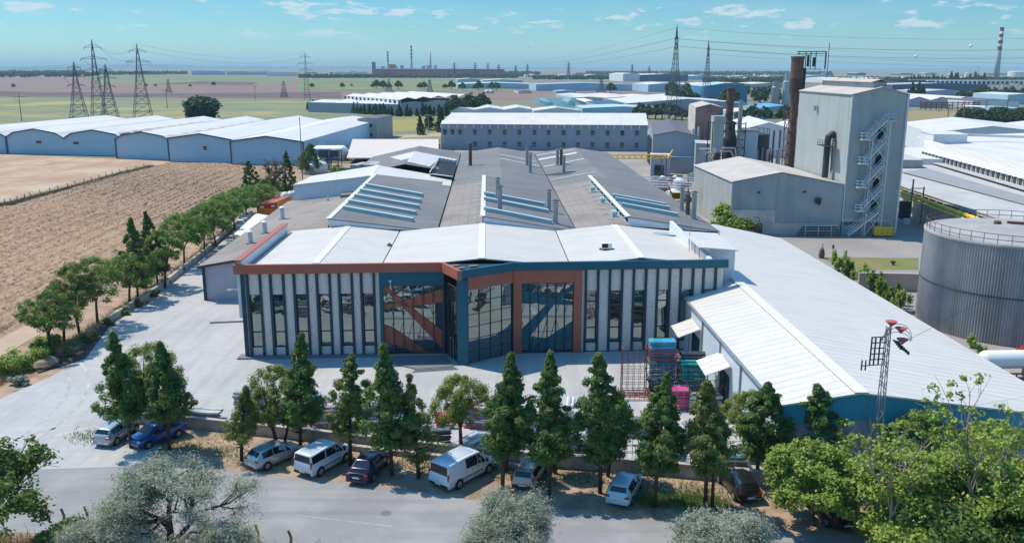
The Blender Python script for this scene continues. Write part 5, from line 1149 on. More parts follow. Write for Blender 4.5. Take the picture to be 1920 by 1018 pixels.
mb.tube([g1, g1 + Vector((2.0, 4, 1.8))], .25, 4); obj('lattice_arm', mb, 'yellow_paint', GN)
mb = MB(); [mb.tube([g0.lerp(g1, s) * 1.0, Vector((g0.lerp(g1, s).x, 228, 0))], .12, 5) for s in (.08, .9, .98)]; obj('post', mb, 'rust_metal', GN)
# backhoe digger
DG = thing('backhoe_digger', 'small yellow digger parked behind the dark roof edge', 'digger', tuple(at(1268, 385)))
q = at(1268, 388, 0)
mb = MB(); mb.box(q + Vector((0, 0, 1.1)), (1.8, 3.4, .9)); mb.box(q + Vector((0, -1.6, 1.3)), (1.5, 1.2, .9)); obj('body', mb, 'yellow_paint', DG, bevel=.05)
mb = MB(); mb.box(q + Vector((0, .3, 2.2)), (1.5, 1.6, 1.4)); c_ = obj('cab', mb, 'car_glass', DG); mb = MB(); mb.box(q + Vector((0, .3, 2.98)), (1.7, 1.8, .12)); obj('cab_roof', mb, 'yellow_paint', c_)
for a, b, r in ((-.9, 1.2, .75), (.9, 1.2, .75), (-.85, -1.4, .5), (.85, -1.4, .5)):
    mb = MB(); mb.tube([q + Vector((a - .18, b, r)), q + Vector((a + .18, b, r))], r, 14); obj('wheel', mb, 'tyre', DG)
mb = MB(); mb.tube([q + Vector((-.2, 1.8, 1.3)), q + Vector((-1.2, 3.0, 3.8)), q + Vector((-2.0, 4.2, 2.4)), q + Vector((-2.2, 4.0, 1.4))], .16, 5); obj('digger_arm', mb, 'rust_metal', DG)

# left side yard: white tanks, carport, hut
CP = thing('carport', 'long white canopy on yellow posts beside the low annex', 'canopy', (-43, 140, 0))
mb = MB(); mb.slab([at(437, 440, 2.9), (-39.9, 131, 2.9), at(503, 404, 3.1), at(480, 400, 3.1)], .12); obj('canopy_roof', mb, 'cream_white', CP)
mb = MB(); p0, p1 = at(437, 440, 2.9), Vector((-39.9, 131, 2.9))
for s in (0, .33, .66, 1): p = p0.lerp(p1, s); mb.box((p.x, p.y + .2, 1.4), (.14, .14, 2.8))
for z in (.7, 1.5, 2.3): mb.tube([(p0.x, p0.y + .2, z), (p1.x, p1.y + .2, z)], .08, 4)
obj('post', mb, 'yellow_paint', CP)
OH = prism_house('gate_hut', 'small orange hut with a red band under the trees by the annex', [(-47.6, 163.2), (-44.2, 163.6), (-43.6, 172), (-47.2, 172)], 0, [2.9, 3.4, 3.4, 2.9], 'orange_paint', 'rust_fascia', 'hut')
mb = MB(); mb.prism([(-47.68, 163.1), (-44.1, 163.5), (-44.1, 163.56), (-47.68, 163.16)], 2.2, [2.72, 3.2, 3.2, 2.72]); obj('red_band', mb, 'red_paint', OH)
mb = MB(); mb.box((-46.8, 163.05, 2.5), (.7, .06, .35), R(6)); mb.box((-44.8, 163.25, 2.7), (.6, .06, .35), R(6)); obj('sign_plate', mb, 'paint_white', OH)
for i, (px, py, m_, nm, lb) in enumerate([(505, 418, 'cream_white', 'skip_container', 'white lumpy skip standing in front of the orange hut'), (518, 415, 'orange_paint', 'mixer_drum', 'orange drum beside the white skip by the hut')]):
    q = at(px, py, 0); mb = MB(); mb.prism([q.xy + Vector((-1.3, -.8)), q.xy + Vector((1.3, -.8)), q.xy + Vector((1.5, .9)), q.xy + Vector((-1.5, .9))] if i == 0 else [q.xy + Vector((-.6, -.6)), q.xy + Vector((.6, -.7)), q.xy + Vector((.7, .6)), q.xy + Vector((-.5, .7))], .1, [1.1, 1.3, 1.4, 1.1]); solo(nm, mb, m_, lb, 'container')
ibc = None
for i, (px, py) in enumerate([(452, 424), (459, 420), (466, 416), (472, 412), (455, 414), (462, 410), (468, 407), (450, 434), (456, 430)]):
    q = at(px, py, 0)
    if ibc is None:
        ibc = thing('liquid_container', 'white caged liquid container under the pines', 'container', (0, 0, 0), 'caged liquid containers under the pines')
        mb = MB(); mb.box((0, 0, .65), (1.0, 1.2, 1.0)); obj('tank_body', mb, 'cream_white', ibc, bevel=.06)
        mb = MB()
        for z in (.3, .6, .9): [mb.box((0, s * .63, z), (1.1, .03, .03)) for s in (-1, 1)]; [mb.box((s * .53, 0, z), (.03, 1.28, .03)) for s in (-1, 1)]
        for x in (-.5, -.25, 0, .25, .5): mb.box((x, -.63, .65), (.03, .03, 1.0))
        obj('cage', mb, 'steel', ibc)
        mb = MB(); mb.box((0, 0, .07), (1.1, 1.25, .14)); obj('pallet', mb, 'steel_dark', ibc); ibc.location = q
    else: dup(ibc, q, rng.uniform(-.2, .2))
q = at(541, 383, 0)
for i in range(3):
    mb = MB(); mb.lathe(q + Vector((i * .8 - .6, i * 1.4, 0)), [(.9, 0), (1.05, 1.0), (.95, 2.0), (.5, 2.5), (.15, 2.6)], 10); solo('white_bulk_bag', mb, 'cream_white', 'white bulging bulk bag at the corner of the annex roof', 'bulk bag', 'white bulk bags at the annex corner', smooth=True)
for (px, py, r, h, lb) in ((590, 324, 3.6, 3.2, 'squat white round tank nearest behind the trees'), (603, 316, 2.6, 3.6, 'squat white round tank behind the nearest one'), (637, 300, 2.8, 4.4, 'white round tank farthest from the camera beside the dark rack')):
    q = at(px, py, 0); mb = MB(); mb.lathe(q, [(r, 0), (r, h * .7), (r * .85, h * .86), (r * .4, h), (.1, h + .05)], 20); solo('white_tank', mb, 'cream_white', lb, 'tank', smooth=True)
q = at(615, 318, 0); t = thing('steel_rack', 'open steel rack holding dark tanks among the white tanks', 'rack', tuple(q))
mb = MB(); [mb.box(q + Vector((a, b, 2.6)), (.2, .2, 5.2)) for a in (-3, 0, 3) for b in (0, 5)]; [mb.box(q + Vector((0, 0, z)), (6.2, .2, .2)) for z in (2, 3.6, 5.1)]; obj('rack_frame', mb, 'steel_dark', t)
mb = MB(); [mb.box(q + Vector((a, 2.5, 4.2)), (2.4, 3, 1.8)) for a in (-1.6, 1.6)]; mb.box(q + Vector((0, 2.5, 2.6)), (6, 4, .4)); obj('rack_load', mb, 'trim_blue', t)
mb = MB(); mb.slab([q + Vector((-4, -1, 5.9)), q + Vector((4, -1, 5.9)), q + Vector((4, 6, 6.2)), q + Vector((-4, 6, 6.2))], .15); obj('rack_roof', mb, 'cream_white', t)

# ------------------------------------------------------------------ farther buildings, each from its foot and top in the survey
def far_house(px0, px1, py, top, depth, wallm, roofm, label, n=1, rise=.0, name='far_building', py1=None, trim=None, cat='industrial building', wins=None):
    a = at(px0, py, 0); b = at(px1, py if py1 is None else py1, 0)
    h = up(px0, top, a.y).z
    h = max(2.5, h)
    d = Vector((-(b - a).y, (b - a).x, 0)).normalized() * depth
    return gables(name, label, a, a + (b - a), a + d, n, h, rise if rise else h * .12, wallm, roofm, trim, cat, wins=wins or (), over=.2)
FH = [
 (750, 885, 216, 196, 70, 'bluegrey_clad', 'white_roof_far', 'pale hall with rippled white roof behind a conifer hedge', 3, 1.2, 205),
 (834, 1000, 214, 206, 40, 'white_clad', 'white_roof_far', 'low white shed behind the window hall, left end', 3, 1.5, None),
 (1000, 1090, 216, 209, 30, 'white_clad', 'white_roof_far', 'low white roofed shed behind the window hall, middle', 1, 2, None),
 (1092, 1240, 214, 203, 40, 'shed_wall', 'skylight_frame', 'white and pale blue roofed shed behind the window hall', 1, 1, None),
 (1120, 1235, 206, 196, 60, 'bluegrey_clad', 'trim_blue', 'low blue roofed workshop beyond the window hall', 1, 1, None),
 (1175, 1400, 208, 194, 90, 'bluegrey_clad', 'white_roof_far', 'long white roofed factory left of the brown tower', 1, 3, None),
 (1070, 1200, 191, 184, 120, 'beige_roof', 'white_roof_far', 'flat white roofed sheds in front of the brown field', 2, 1, None),
 (1202, 1330, 195, 186, 110, 'beige_roof', 'white_roof_far', 'flat pale roofed sheds left of the blue building', 2, 1, None),
 (1005, 1185, 171, 159, 90, 'shed_wall', 'skylight', 'very long pale shed with a bright cyan roof', 1, 2, None),
 (858, 1003, 167, 158, 70, 'shed_wall', 'white_roof_far', 'long pale shed left of the cyan roofed one', 1, 2, None),
 (1215, 1290, 173, 159, 90, 'shed_wall', 'white_roof_far', 'pale hall in front of the left lattice pylon', 1, 2, None),
 (1292, 1400, 172, 160, 90, 'grey_clad', 'white_roof_far', 'pale hall behind the right lattice pylon', 1, 2, None),
 (1168, 1199, 153, 139, 120, 'white_clad', 'white_roof_far', 'white block at the left end of the dark blue factory', 1, 2, None),
 (1199, 1290, 153, 141, 130, 'trim_blue', 'white_roof_far', 'dark blue factory on the far side of the brown field', 1, 2, None),
 (1290, 1345, 150, 143, 90, 'shed_wall', 'white_roof_far', 'far pale factory between the two lattice pylons', 1, 2, None),
 (992, 1040, 145, 141, 80, 'shed_wall', 'white_roof_far', 'small far shed left in the hazy industrial strip', 2, 2, None),
 (1055, 1140, 145, 141, 80, 'grey_clad', 'white_roof_far', 'long far shed in the hazy industrial strip', 2, 2, None),
 (858, 905, 154, 149, 60, 'shed_wall', 'beige_roof', 'low far shed at the edge of the green field', 1, 2, None),
 (905, 980, 156, 151, 60, 'shed_wall', 'white_roof_far', 'low far shed with pale roof beside the smoke', 1, 2, None),
 (1505, 1560, 149, 143, 100, 'shed_wall', 'white_roof_far', 'far pale shed seen behind the tall stack', 1, 2, None),
 (1340, 1480, 165, 158, 80, 'grey_clad', 'beige_roof', 'long far shed behind the blue process building', 2, 2, None),
 (1560, 1685, 156, 148, 120, 'white_clad', 'white_roof_far', 'long far white shed above the grey tower roof', 2, 2, None),
 (1672, 1850, 171, 159, 60, 'trim_blue', 'lilac_render', 'long lilac roofed shed with a blue front', 1, 2, None),
 (1730, 1820, 180, 172, 60, 'lilac_render', 'lilac_render', 'low lilac shed in front of the blue fronted one', 1, 2, None),
 (1700, 1830, 201, 188, 90, 'lilac_render', 'white_roof_far', 'wide white roofed hall with grey front left of the green roofed one', 3, 2.5, None),
 (1822, 1910, 205, 190, 50, 'white_clad', 'leaf_far', 'white hall with a green roof edge and small windows', 1, 1.5, None),
 (1888, 1960, 196, 178, 50, 'shed_wall', 'white_roof_far', 'pale two storey office at the far right', 1, 1, None),
 (1890, 1925, 215, 205, 30, 'shed_wall', 'skylight', 'small pale house among the trees at the far right', 1, 1, None),
 (1700, 1745, 153, 147, 90, 'white_clad', 'white_roof_far', 'far white sheds left of the two small silos', 2, 2, None),
 (1745, 1880, 152, 147, 100, 'beige_roof', 'cream_white', 'far beige sheds between the silos and the striped chimney', 3, 2, None),
 (1740, 1790, 148, 144, 60, 'skylight', 'skylight', 'far cyan shed near the horizon', 2, 2, None),
 (360, 420, 141, 134, 90, 'shed_wall', 'skylight', 'far long shed with pale blue walls beyond the brown field', 2, 2, None),
 (425, 520, 141, 135, 90, 'shed_wall', 'shed_wall', 'far shed beyond the brown field left of the thin pylon', 2, 2, None),
 (500, 560, 143, 136, 60, 'white_clad', 'white_roof_far', 'far shed with white front beside the thin pylon', 1, 2, None),
 (625, 690, 143, 136, 60, 'white_clad', 'white_roof_far', 'far white buildings left of the red factory', 3, 3, None),
 (20, 70, 131, 128.5, 90, 'white_clad', 'cream_white', 'far pale farm building left of the pylons', 1, 2, None),
 (75, 120, 130, 127.5, 90, 'white_clad', 'rust_fascia', 'far farm building with reddish roof left of the pylons', 1, 2, None),
]
for (a, b, py, top, dp, wm, rm, lb, n, rs, py1) in FH:
    if rm == 'leaf_far': rm = 'slate_roof'
    far_house(a, b, py, top, dp, wm, rm, lb, n, rs, py1=py1)
rng2 = random.Random(66); wl = ['white_clad', 'shed_wall', 'grey_clad', 'bluegrey_clad', 'beige_roof', 'blue_clad_', 'trim_blue']; rl = ['white_roof_far', 'white_roof_far', 'beige_roof', 'tank_roof', 'slate_roof', 'rust_fascia', 'skylight']
rows_ = [('horizon strip', 141.5, 990, 1900, 15), ('hazy back strip', 145.5, 1000, 1560, 12), ('strip behind the tower', 151, 1330, 1900, 10), ('strip behind the smoke', 176, 900, 1080, 3), ('middle strip', 180, 1345, 1480, 4), ('left horizon strip', 138.5, 380, 690, 7), ('low strip left of the brown tower', 199, 1010, 1180, 4)]
od = ['first', 'second', 'third', 'fourth', 'fifth', 'sixth', 'seventh', 'eighth', 'ninth', 'tenth', 'eleventh', 'twelfth', 'thirteenth', 'fourteenth', 'fifteenth']
for nm_, y_, xa_, xb_, k_ in rows_:
    for i in range(k_):
        x_ = xa_ + (xb_ - xa_) * (i + rng2.uniform(.1, .5)) / k_; w_ = rng2.uniform(.25, .75) * (xb_ - xa_) / k_; wm = rng2.choice(wl[:5] + ['trim_blue']); rm = rng2.choice(rl)
        far_house(x_, x_ + w_, y_ + rng2.uniform(-.8, .8), y_ - rng2.uniform(1.8, 4.5), rng2.uniform(30, 80), wm, rm, f'{od[i]} small shed from the left in the {nm_}', rng2.choice((1, 1, 2, 3)), rng2.uniform(.5, 2))
# hedge warehouse long side: white bays
HW0, HW1 = at(649, 205, 0), at(750, 216, 0)
hw = thing('hedge_warehouse', 'white and blue grey warehouse with dark posts behind the small conifers', 'warehouse', tuple((HW0 + HW1) / 2))
dv = (at(885, 205, 0) - HW1); dv.z = 0
q = [HW0, HW1, HW1 + dv, HW0 + dv]
mb = MB(); mb.prism([p.xy for p in (HW0, HW1)] + [(HW1.x + .6, HW1.y + .6), (HW0.x + .6, HW0.y + .6)], 0, 8.6); obj('side_wall', mb, 'white_clad', hw)
mb = MB(); [mb.box((*(HW0.lerp(HW1, i / 13).xy + Vector((-.3, -.3))), 4.3), (.9, .9, 8.6)) for i in range(14)]; obj('post', mb, 'trim_blue', hw)
mb = MB(); 
for k in range(5):
    a, b = HW0 + dv * (k / 5), HW0 + dv * ((k + 1) / 5); c_, d_ = HW1 + dv * (k / 5), HW1 + dv * ((k + 1) / 5); m0, m1 = (a + b) / 2, (c_ + d_) / 2
    if k == 4: pass
    mb.slab([v(a, 9), v(c_, 9), v(m1, 10.3), v(m0, 10.3)], .3); mb.slab([v(m0, 10.3), v(m1, 10.3), v(d_, 9), v(b, 9)], .3)
obj('roof', mb, 'white_roof_far', hw)
# pale blue roofed building and the blue process building
mat('trim_sky', (0.10, 0.36, 0.66), .5, .06, .2)
far_house(1424, 1515, 223, 203, 35, 'grey_clad', 'trim_sky', 'grey shed with a bright sky blue roof behind the tall stack', 1, 1.6)
far_house(1375, 1432, 226, 210, 25, 'shed_wall', 'white_roof_far', 'pale shed between the slim stack and the sky blue roof', 1, 1.2)
mat('blue_clad', (0.045, 0.20, 0.33), .6, .08, .1, lines=((XY_, 2.5, .3, .4, (0.02, .1, .18)),))
far_house(1318, 1400, 198, 162, 40, 'blue_clad', 'shed_wall', 'tall blue process building with pale roof behind the brown stack', 1, 2.5, name='blue_process_building')
gables('white_gable_shed', 'white double gabled shed behind the dark silo', (72, 285), (112, 285), (76, 325), 2, 8.5, 2.6, 'white_clad', 'white_roof_far', None)
for i, (px, top, base, r, m_, lb) in enumerate([(1452, 153, 197, 2.5, 'steel', 'tall grey cooling silo left of the pale blue one'), (1473, 139, 197, 2.6, 'skylight', 'tall pale blue silo behind the tall stack')]):
    q = at(px, base, 0); h = up(px, top, q.y).z; mb = MB(); mb.lathe(q, [(r * 1.3, 0), (r * 1.3, h * .75), (r, h * .78), (r, h)], 14); solo('tall_silo', mb, m_, lb, 'silo')
LG = thing('lattice_plant', 'pale lattice process frame beside the tall silos', 'process plant', tuple(at(1465, 197, 0)))
q = at(1466, 197, 0); mb = MB()
for i in range(5):
    for k in range(6):
        x = q.x + i * 3.5; z = k * 4; mb.tube([(x, q.y, z), (x, q.y, z + 4)], .3, 4); mb.tube([(x, q.y, z), (x + 3.5, q.y, z + 4)], .2, 4); mb.tube([(x, q.y, z + 4), (x + 3.5, q.y, z + 4)], .25, 4)
obj('lattice', mb, 'steel', LG)
mb = MB(); q = at(1810, 170, 0)
for i in range(46): mb.box((q.x - 40 + i * 5.6, q.y - i * .8, 6), (1.4, 1.4, 12))
mb.box((q.x + 80, q.y - 14, 12.4), (262, 6, .8), R(-8)); mb.box((q.x + 80, q.y + 40, 12.6), (262, 6, .8), R(-8))
solo('column_frame', mb, 'cream_white', 'long unfinished hall of pale concrete columns near the horizon', 'unfinished building')
# pipe rack on the dry lot, horizontal bars
q0, q1 = at(1725, 207, 0), at(1835, 207, 0); mb = MB()
for k in range(4): mb.tube([v(q0, 1.5 + 1.2 * k), v(q1, 1.5 + 1.2 * k)], .35, 5)
for i in range(12): p = q0.lerp(q1, i / 11); mb.box((p.x, p.y, 3), (.4, .4, 6))
solo('pipe_rack_far', mb, 'rust_metal', 'long rusty pipe rack behind the dry grass lot', 'pipe rack')
mb = MB(); q = at(1816, 207, 0); mb.tube([v(at(1786, 206, 0), 3), v(at(1908, 213, 0), 3)], .7, 6); solo('pale_pipe', mb, 'cream_white', 'long pale pipe above the dark trees at right', 'pipe')
# red brick works on the horizon
RB = thing('brick_works', 'very long low red factory with concrete towers on the horizon', 'factory', tuple(at(800, 144, 0)))
a, b = at(700, 146, 0), at(945, 146, 0); mat('brick_red', (0.62, 0.17, 0.19), .9, .12, .01)
mb = MB(); mb.prism([a.xy, b.xy, b.xy + Vector((0, 160)), a.xy + Vector((0, 160))], 0, 23); obj('long_hall', mb, 'brick_red', RB)
mb = MB(); mb.prism([a.xy + Vector((-3, -2)), b.xy + Vector((3, -2)), b.xy + Vector((3, 162)), a.xy + Vector((-3, 162))], 23, 24); obj('hall_roof', mb, 'beige_roof', RB)
for (x0, x1, tp, m_) in ((698, 702, 118, 'slate_roof'), (715, 719, 126, 'steel'), (730, 740, 122, 'rust_clad'), (740, 743, 125, 'steel'), (751, 755, 124, 'steel'), (791, 796, 125, 'steel'), (800, 808, 124, 'steel'), (814, 818, 124, 'steel')):
    p0, p1 = up(x0, 140, 2700), up(x1, 140, 2700); h = up(x0, tp, 2700).z; mb = MB(); mb.prism([(p0.x, 2700), (p1.x, 2700), (p1.x, 2730), (p0.x, 2730)], 0, h); mb.prism([(p0.x - 1, 2699), (p1.x + 1, 2699), (p1.x + 1, 2731), (p0.x - 1, 2731)], h, h + 1.5); obj('tower_block', mb, m_, RB)
def chimney(px, base_y, top, r0, r1, label, striped=True, Y=None):
    q = at(px, base_y, 0) if Y is None else up(px, 140, Y)
    h = up(px, top, q.y).z; q.z = 0
    t = thing('chimney', label, 'chimney', tuple(q), 'tall chimneys in the distance')
    mb = MB(); mb.lathe(q, [(r0, 0), (r1 + (r0 - r1) * .35, h * .5), (r1, h)], 20); obj('shaft', mb, 'steel' if not striped else 'concrete_pale', t, smooth=True)
    mb = MB(); n = 4
    if striped:
        for k in range(n):
            z = h * (.55 + .45 * (k + .5) / n); rr = r1 + (r0 - r1) * .35 * (1 - z / h) * 2
            mb.lathe(q + Vector((0, 0, z)), [(rr * 1.03, 0), (rr * 1.03, h * .45 / n * .55)], 20)
        obj('red_band', mb, 'band_red', t)
    mb = MB(); mb.lathe(q + Vector((0, 0, h - .02)), [(r1 * 1.25, 0), (r1 * 1.25, h * .008), (r1 * .8, h * .012)], 16); mb.lathe(q + Vector((0, 0, h * .75)), [(r1 * 1.4, 0), (r1 * 1.4, h * .004)], 16); obj('gallery', mb, 'steel_dark', t)
mat('concrete_pale', (0.50, 0.48, 0.46), .9, .06, .02); mat('band_red', (0.20, 0.06, 0.055), .7, .08, .05)
chimney(1866.5, 156, 53, 5.8, 3.4, 'great red and white banded chimney at the right edge of the sky')
chimney(728, 137, 98, 3.4, 2.6, 'banded chimney at the left end of the red factory', Y=2800)
chimney(772, 135, 87, 3.6, 2.8, 'tallest banded chimney above the middle of the red factory', Y=2900)
chimney(807.5, 135, 99, 3.2, 2.2, 'thin plain chimney at the right end of the red factory', striped=False, Y=2900)
for (px, base, top, r, lb) in ((1812, 147, 137, 6, 'left of two small white silos near the horizon'), (1817, 147, 138, 6, 'right of two small white silos near the horizon'), (1905, 147, 134, 24, 'wide white round tank near the horizon at far right')):
    q = at(px, base, 0); h = up(px, top, q.y).z; mb = MB(); mb.lathe(q, [(r, 0), (r, h * .94), (r * .6, h)], 20); solo('white_silo', mb, 'cream_white', lb, 'silo', smooth=False)
# ------------------------------------------------------------------ pylons, poles, lines
def pylon(base, top, w, label, arms=((.62, .13), (.76, .15), (.9, .10)), Y=None, r=.13, top_w=.12, m='pylon_steel', yaw=0.25, grp='lattice power pylons'):
    q = at(*base, 0) if Y is None else Vector((up(base[0], base[1], Y).x, Y, 0)); h = up(top[0], top[1], q.y).z
    t = thing('power_pylon', label, 'pylon', tuple(q), grp); t.rotation_euler = (0, 0, yaw)
    mb = MB(); lv = 9; ws = []
    for k in range(lv + 1):
        s = k / lv * .93
        f = max(top_w, 1 - s / .62 * (1 - .30)) if s < .62 else max(.05, .30 - (s - .62) / .33 * (.30 - .05))
        ws.append((s * h, w / 2 * f))
    c4 = [(-1, -1), (1, -1), (1, 1), (-1, 1)]
    for a, b in c4: mb.tube([(a * x, b * x, z) for z, x in ws] + [(0, 0, h)], r, 4)
    for (z0, x0), (z1, x1) in zip(ws[:-1], ws[1:]):
        for i in range(4):
            a, b = c4[i], c4[(i + 1) % 4]
            mb.tube([(a[0] * x0, a[1] * x0, z0), (b[0] * x1, b[1] * x1, z1)], r * .6, 3); mb.tube([(b[0] * x0, b[1] * x0, z0), (a[0] * x1, a[1] * x1, z1)], r * .6, 3); mb.tube([(a[0] * x1, a[1] * x1, z1), (b[0] * x1, b[1] * x1, z1)], r * .6, 3)
    obj('lattice_mast', mb, m, t, local=True)
    for s, L in arms:
        mb = MB(); z = s * h; L = L * h
        for sg in (-1, 1):
            for dy in (-.3, .3): mb.tube([(sg * .3, dy, z), (sg * L, 0, z)], r * .8, 3); mb.tube([(sg * .3, dy, z + h * .035), (sg * L, 0, z)], r * .8, 3)
            mb.tube([(sg * L, 0, z), (sg * L, 0, z - h * .03)], r * .9, 4)
        obj('cross_arm', mb, m, t, local=True)
    return q, h
pyl = [
 ((150, 232), (129, 116), 8.5, 'left pylon of the cluster, shorter, with its base at the sheds'),
 ((187, 226), (181, 74), 7.5, 'tallest pylon of the left cluster'),
 ((208, 231), (201, 120), 8.5, 'short pylon just right of the tallest one on the left'),
 ((269, 224), (259, 82), 9.5, 'right pylon of the left group, standing clear of the others'),
 ((576, 187), (573, 98), 5.5, 'slender pylon alone in the fields left of centre'),
]
PQ = [pylon(b, t_, w, l) for b, t_, w, l in pyl]
PE = pylon((1262, 228), (1266, 47), 7.5, 'tall slender lattice pylon in front of the pale hall right of centre', arms=((.86, .02), (.78, .02)), r=.15, top_w=.3)
PF = pylon((1323, 198), (1325, 75), 6.8, 'tall slender lattice pylon behind the right one of the two', arms=((.86, .02), (.78, .02)), r=.17, top_w=.3)
for (px, py, top, w, l) in [(640 + 535 / 5.99, 172, 148, 8, 'faint pylon in the green field left'), (640 + 995 / 5.99, 180, 149, 8, 'faint pylon beside the smoke haze'), (533, 183, 152, 8, 'small pylon far behind the thin one'), (1127, 179, 146, 10, 'small dark pylon before the cyan roof'), (317, 175, 148, 6, 'faint small pylon behind the brown field')]:
    pylon((px, py), (px, top), w, l, r=.16)
for i, (px, top) in enumerate([(852, 117), (891, 117), (915, 118), (935, 121), (967, 122), (989, 120), (1066, 116), (1185, 120), (1217, 124)]):
    pylon((px, 138), (px, top), 9, ['first', 'second', 'third', 'fourth', 'fifth', 'sixth', 'seventh', 'eighth', 'ninth'][i] + ' tiny pylon from the left along the horizon right of the red factory', Y=2400 + 150 * (i % 3), r=.5)
def wire_run(label, pts, sag, r=.07, n=14):
    mb = MB()
    for a, b in zip(pts[:-1], pts[1:]):
        a, b = Vector(a), Vector(b); P = []
        for i in range(n + 1): s = i / n; p = a.lerp(b, s); p.z -= sag * 4 * s * (1 - s); P.append(p)
        mb.tube(P, r, 3, cap=False)
    c = Vector(pts[0]); solo('power_line', mb, 'cable', label, 'power line', 'power lines between the pylons')
def head(pq, s, dx=0): q, h = pq; return Vector((q.x + dx, q.y, h * s))
for s, dx, r in ((.86, -1.2, .08), (.78, 1.2, .07), (.97, 0, .05)):
    wire_run('power line running left from the tall pylon right of centre, ' + {.86: 'upper', .78: 'lower', .97: 'topmost thin'}[s], [head(PE, s, dx), Vector((20 + dx * 4, 2300, 46 * s + 8))], 10, r * 1.3)
    wire_run('power line running right from the tall pylon right of centre, ' + {.86: 'upper', .78: 'lower', .97: 'topmost thin'}[s], [head(PE, s, dx), Vector((330 + dx, 420, 47 * s)), Vector((700, 400, 40 * s))], 5, r)
    wire_run('power line from the rear slender pylon, ' + {.86: 'upper', .78: 'lower', .97: 'topmost thin'}[s], [head(PF, s, dx), Vector((760 + dx, 900, 45 * s))], 8, r)
for k, (a, b) in enumerate([(PQ[1], PQ[3]), (PQ[3], PQ[4]), (PQ[0], PQ[2])]):
    for s, dx in ((.9, 4), (.76, -6), (.99, 0)):
        wire_run(f'power line strung between pylons on the left, {["first", "second", "third"][k]} span at ' + {.9: 'upper', .76: 'lower', .99: 'tip'}[s] + ' height', [head(a, s, dx), head(b, s, dx * .5)], 6, .05)
mb = MB()
for (px, py, Y) in ((991, 90, 900), (1717, 106, 380), (1820, 87, 380)):
    p = up(px, py, Y); mb = MB(); mb.lathe(p, [(.1, -.7), (.6, -.35), (.75, 0), (.6, .35), (.1, .7)], 10); solo('line_marker_ball', mb, 'marker_' + ('a' if px == 991 else 'b') if False else 'cream_white', {991: 'white marker ball on the power line left of the tall pylon', 1717: 'white marker ball on the power line above the grey tower', 1820: 'white marker ball on the power line nearest the banded chimney'}[px], 'marker ball', smooth=True)
def pole(base, top, label, arm=0.0, r=.16, m='wood', nm='utility_pole', head_=None):
    q = at(*base, 0); h = up(top[0], top[1], q.y).z
    t = thing(nm, label, 'pole', tuple(q)); mb = MB(); mb.tube([q, q + Vector((0, 0, h))], [r, r * .7], 6); obj('shaft', mb, m, t)
    if arm: mb = MB(); mb.tube([q + Vector((-arm, 0, h * .93)), q + Vector((arm, 0, h * .93))], r * .6, 4); mb.tube([q + Vector((-arm * .7, 0, h * .85)), q + Vector((0, 0, h * .7))], r * .4, 4); obj('cross_bar', mb, m, t)
    return q, h
pole((41, 228), (37, 178), 'wooden utility pole with cross bar at the far left', 3.5, .25)
pole((314, 204), (312, 168), 'wooden utility pole in the sunflower field right of the pylons', 3, .25)
pole((479, 188), (477, 161), 'small wooden pole in the fields left of the slender pylon', 1.5, .25)
pole((568, 345), (564, 220), 'thin tall dark pole in front of the nearest white shed', 0, .12, 'rust_metal')
q, h = pole((804, 252), (803, 214), 'lamp mast with floodlight cross bar beside the window hall', 1.6, .16, 'steel', 'lamp_mast')
for px, b, t_, l in ((1804, 240, 190, 'first wooden pole at the dry lot'), (1776, 232, 196, 'second wooden pole behind the dry lot'), (1847, 218, 188, 'third wooden pole among the trees at right'), (1886, 222, 186, 'fourth wooden pole among the trees at right'), (1830, 168, 124, 'thin mast beside the banded chimney'), (1760, 210, 182, 'short lamp post on the white roofed hall front')):
    pole((px, b), (px, t_), l, 1.5 if b > 190 else 0, .3)
# near pole with switchgear in the lower right
SP = thing('switchgear_pole', 'slim lattice pole with red insulators and switchgear in front of the white warehouse roof', 'pylon', (24.4, 55.6, 0))
px0 = up(1665, 600, 55).x; H_ = up(1665, 612, 55).z; bx = px0 + .1; by = 55.0
mb = MB(); w0, w1 = .55, .22; n = 16
for a, b in ((-1, -1), (1, -1), (1, 1), (-1, 1)): mb.tube([(bx + a * w0 / 2, by + b * w0 / 2, 0), (bx + a * w1 / 2, by + b * w1 / 2, H_)], .035, 4)
for k in range(n):
    z0, z1 = k / n * H_, (k + 1) / n * H_; a0 = (w0 + (w1 - w0) * k / n) / 2; a1 = (w0 + (w1 - w0) * (k + 1) / n) / 2; s = 1 if k % 2 else -1
    mb.tube([(bx - s * a0, by - a0, z0), (bx + s * a1, by - a1, z1)], .022, 4); mb.tube([(bx - s * a0, by + a0, z0), (bx + s * a1, by + a1, z1)], .022, 4); mb.tube([(bx - a0, by - s * a0, z0), (bx - a1, by + s * a1, z1)], .022, 4); mb.tube([(bx + a0, by - s * a0, z0), (bx + a1, by + s * a1, z1)], .022, 4)
obj('lattice_mast', mb, 'steel', SP)
ins = MB()
for i, (dx, dz) in enumerate(((-.15, .15), (.45, -.25), (.55, -.95))):
    ins.lathe((bx + dx + .2, by - .2 - i * .15, H_ + dz), [(.05, -.1), (.12, .0), (.36, .22), (.38, .27), (.05, .33)], 14)
obj('red_insulator', ins, 'insulator_red', SP, smooth=False)
mb = MB()
for i in range(5):
    z = H_ - .7 - i * .38; mb.tube([(bx - .1, by, z), (bx - 1.1, by - .2, z + .02)], .04, 4)
    for x in (.55, .85, 1.1): mb.tube([(bx - x, by - .2, z + .05), (bx - x, by - .2, z - .34)], .055, 5)
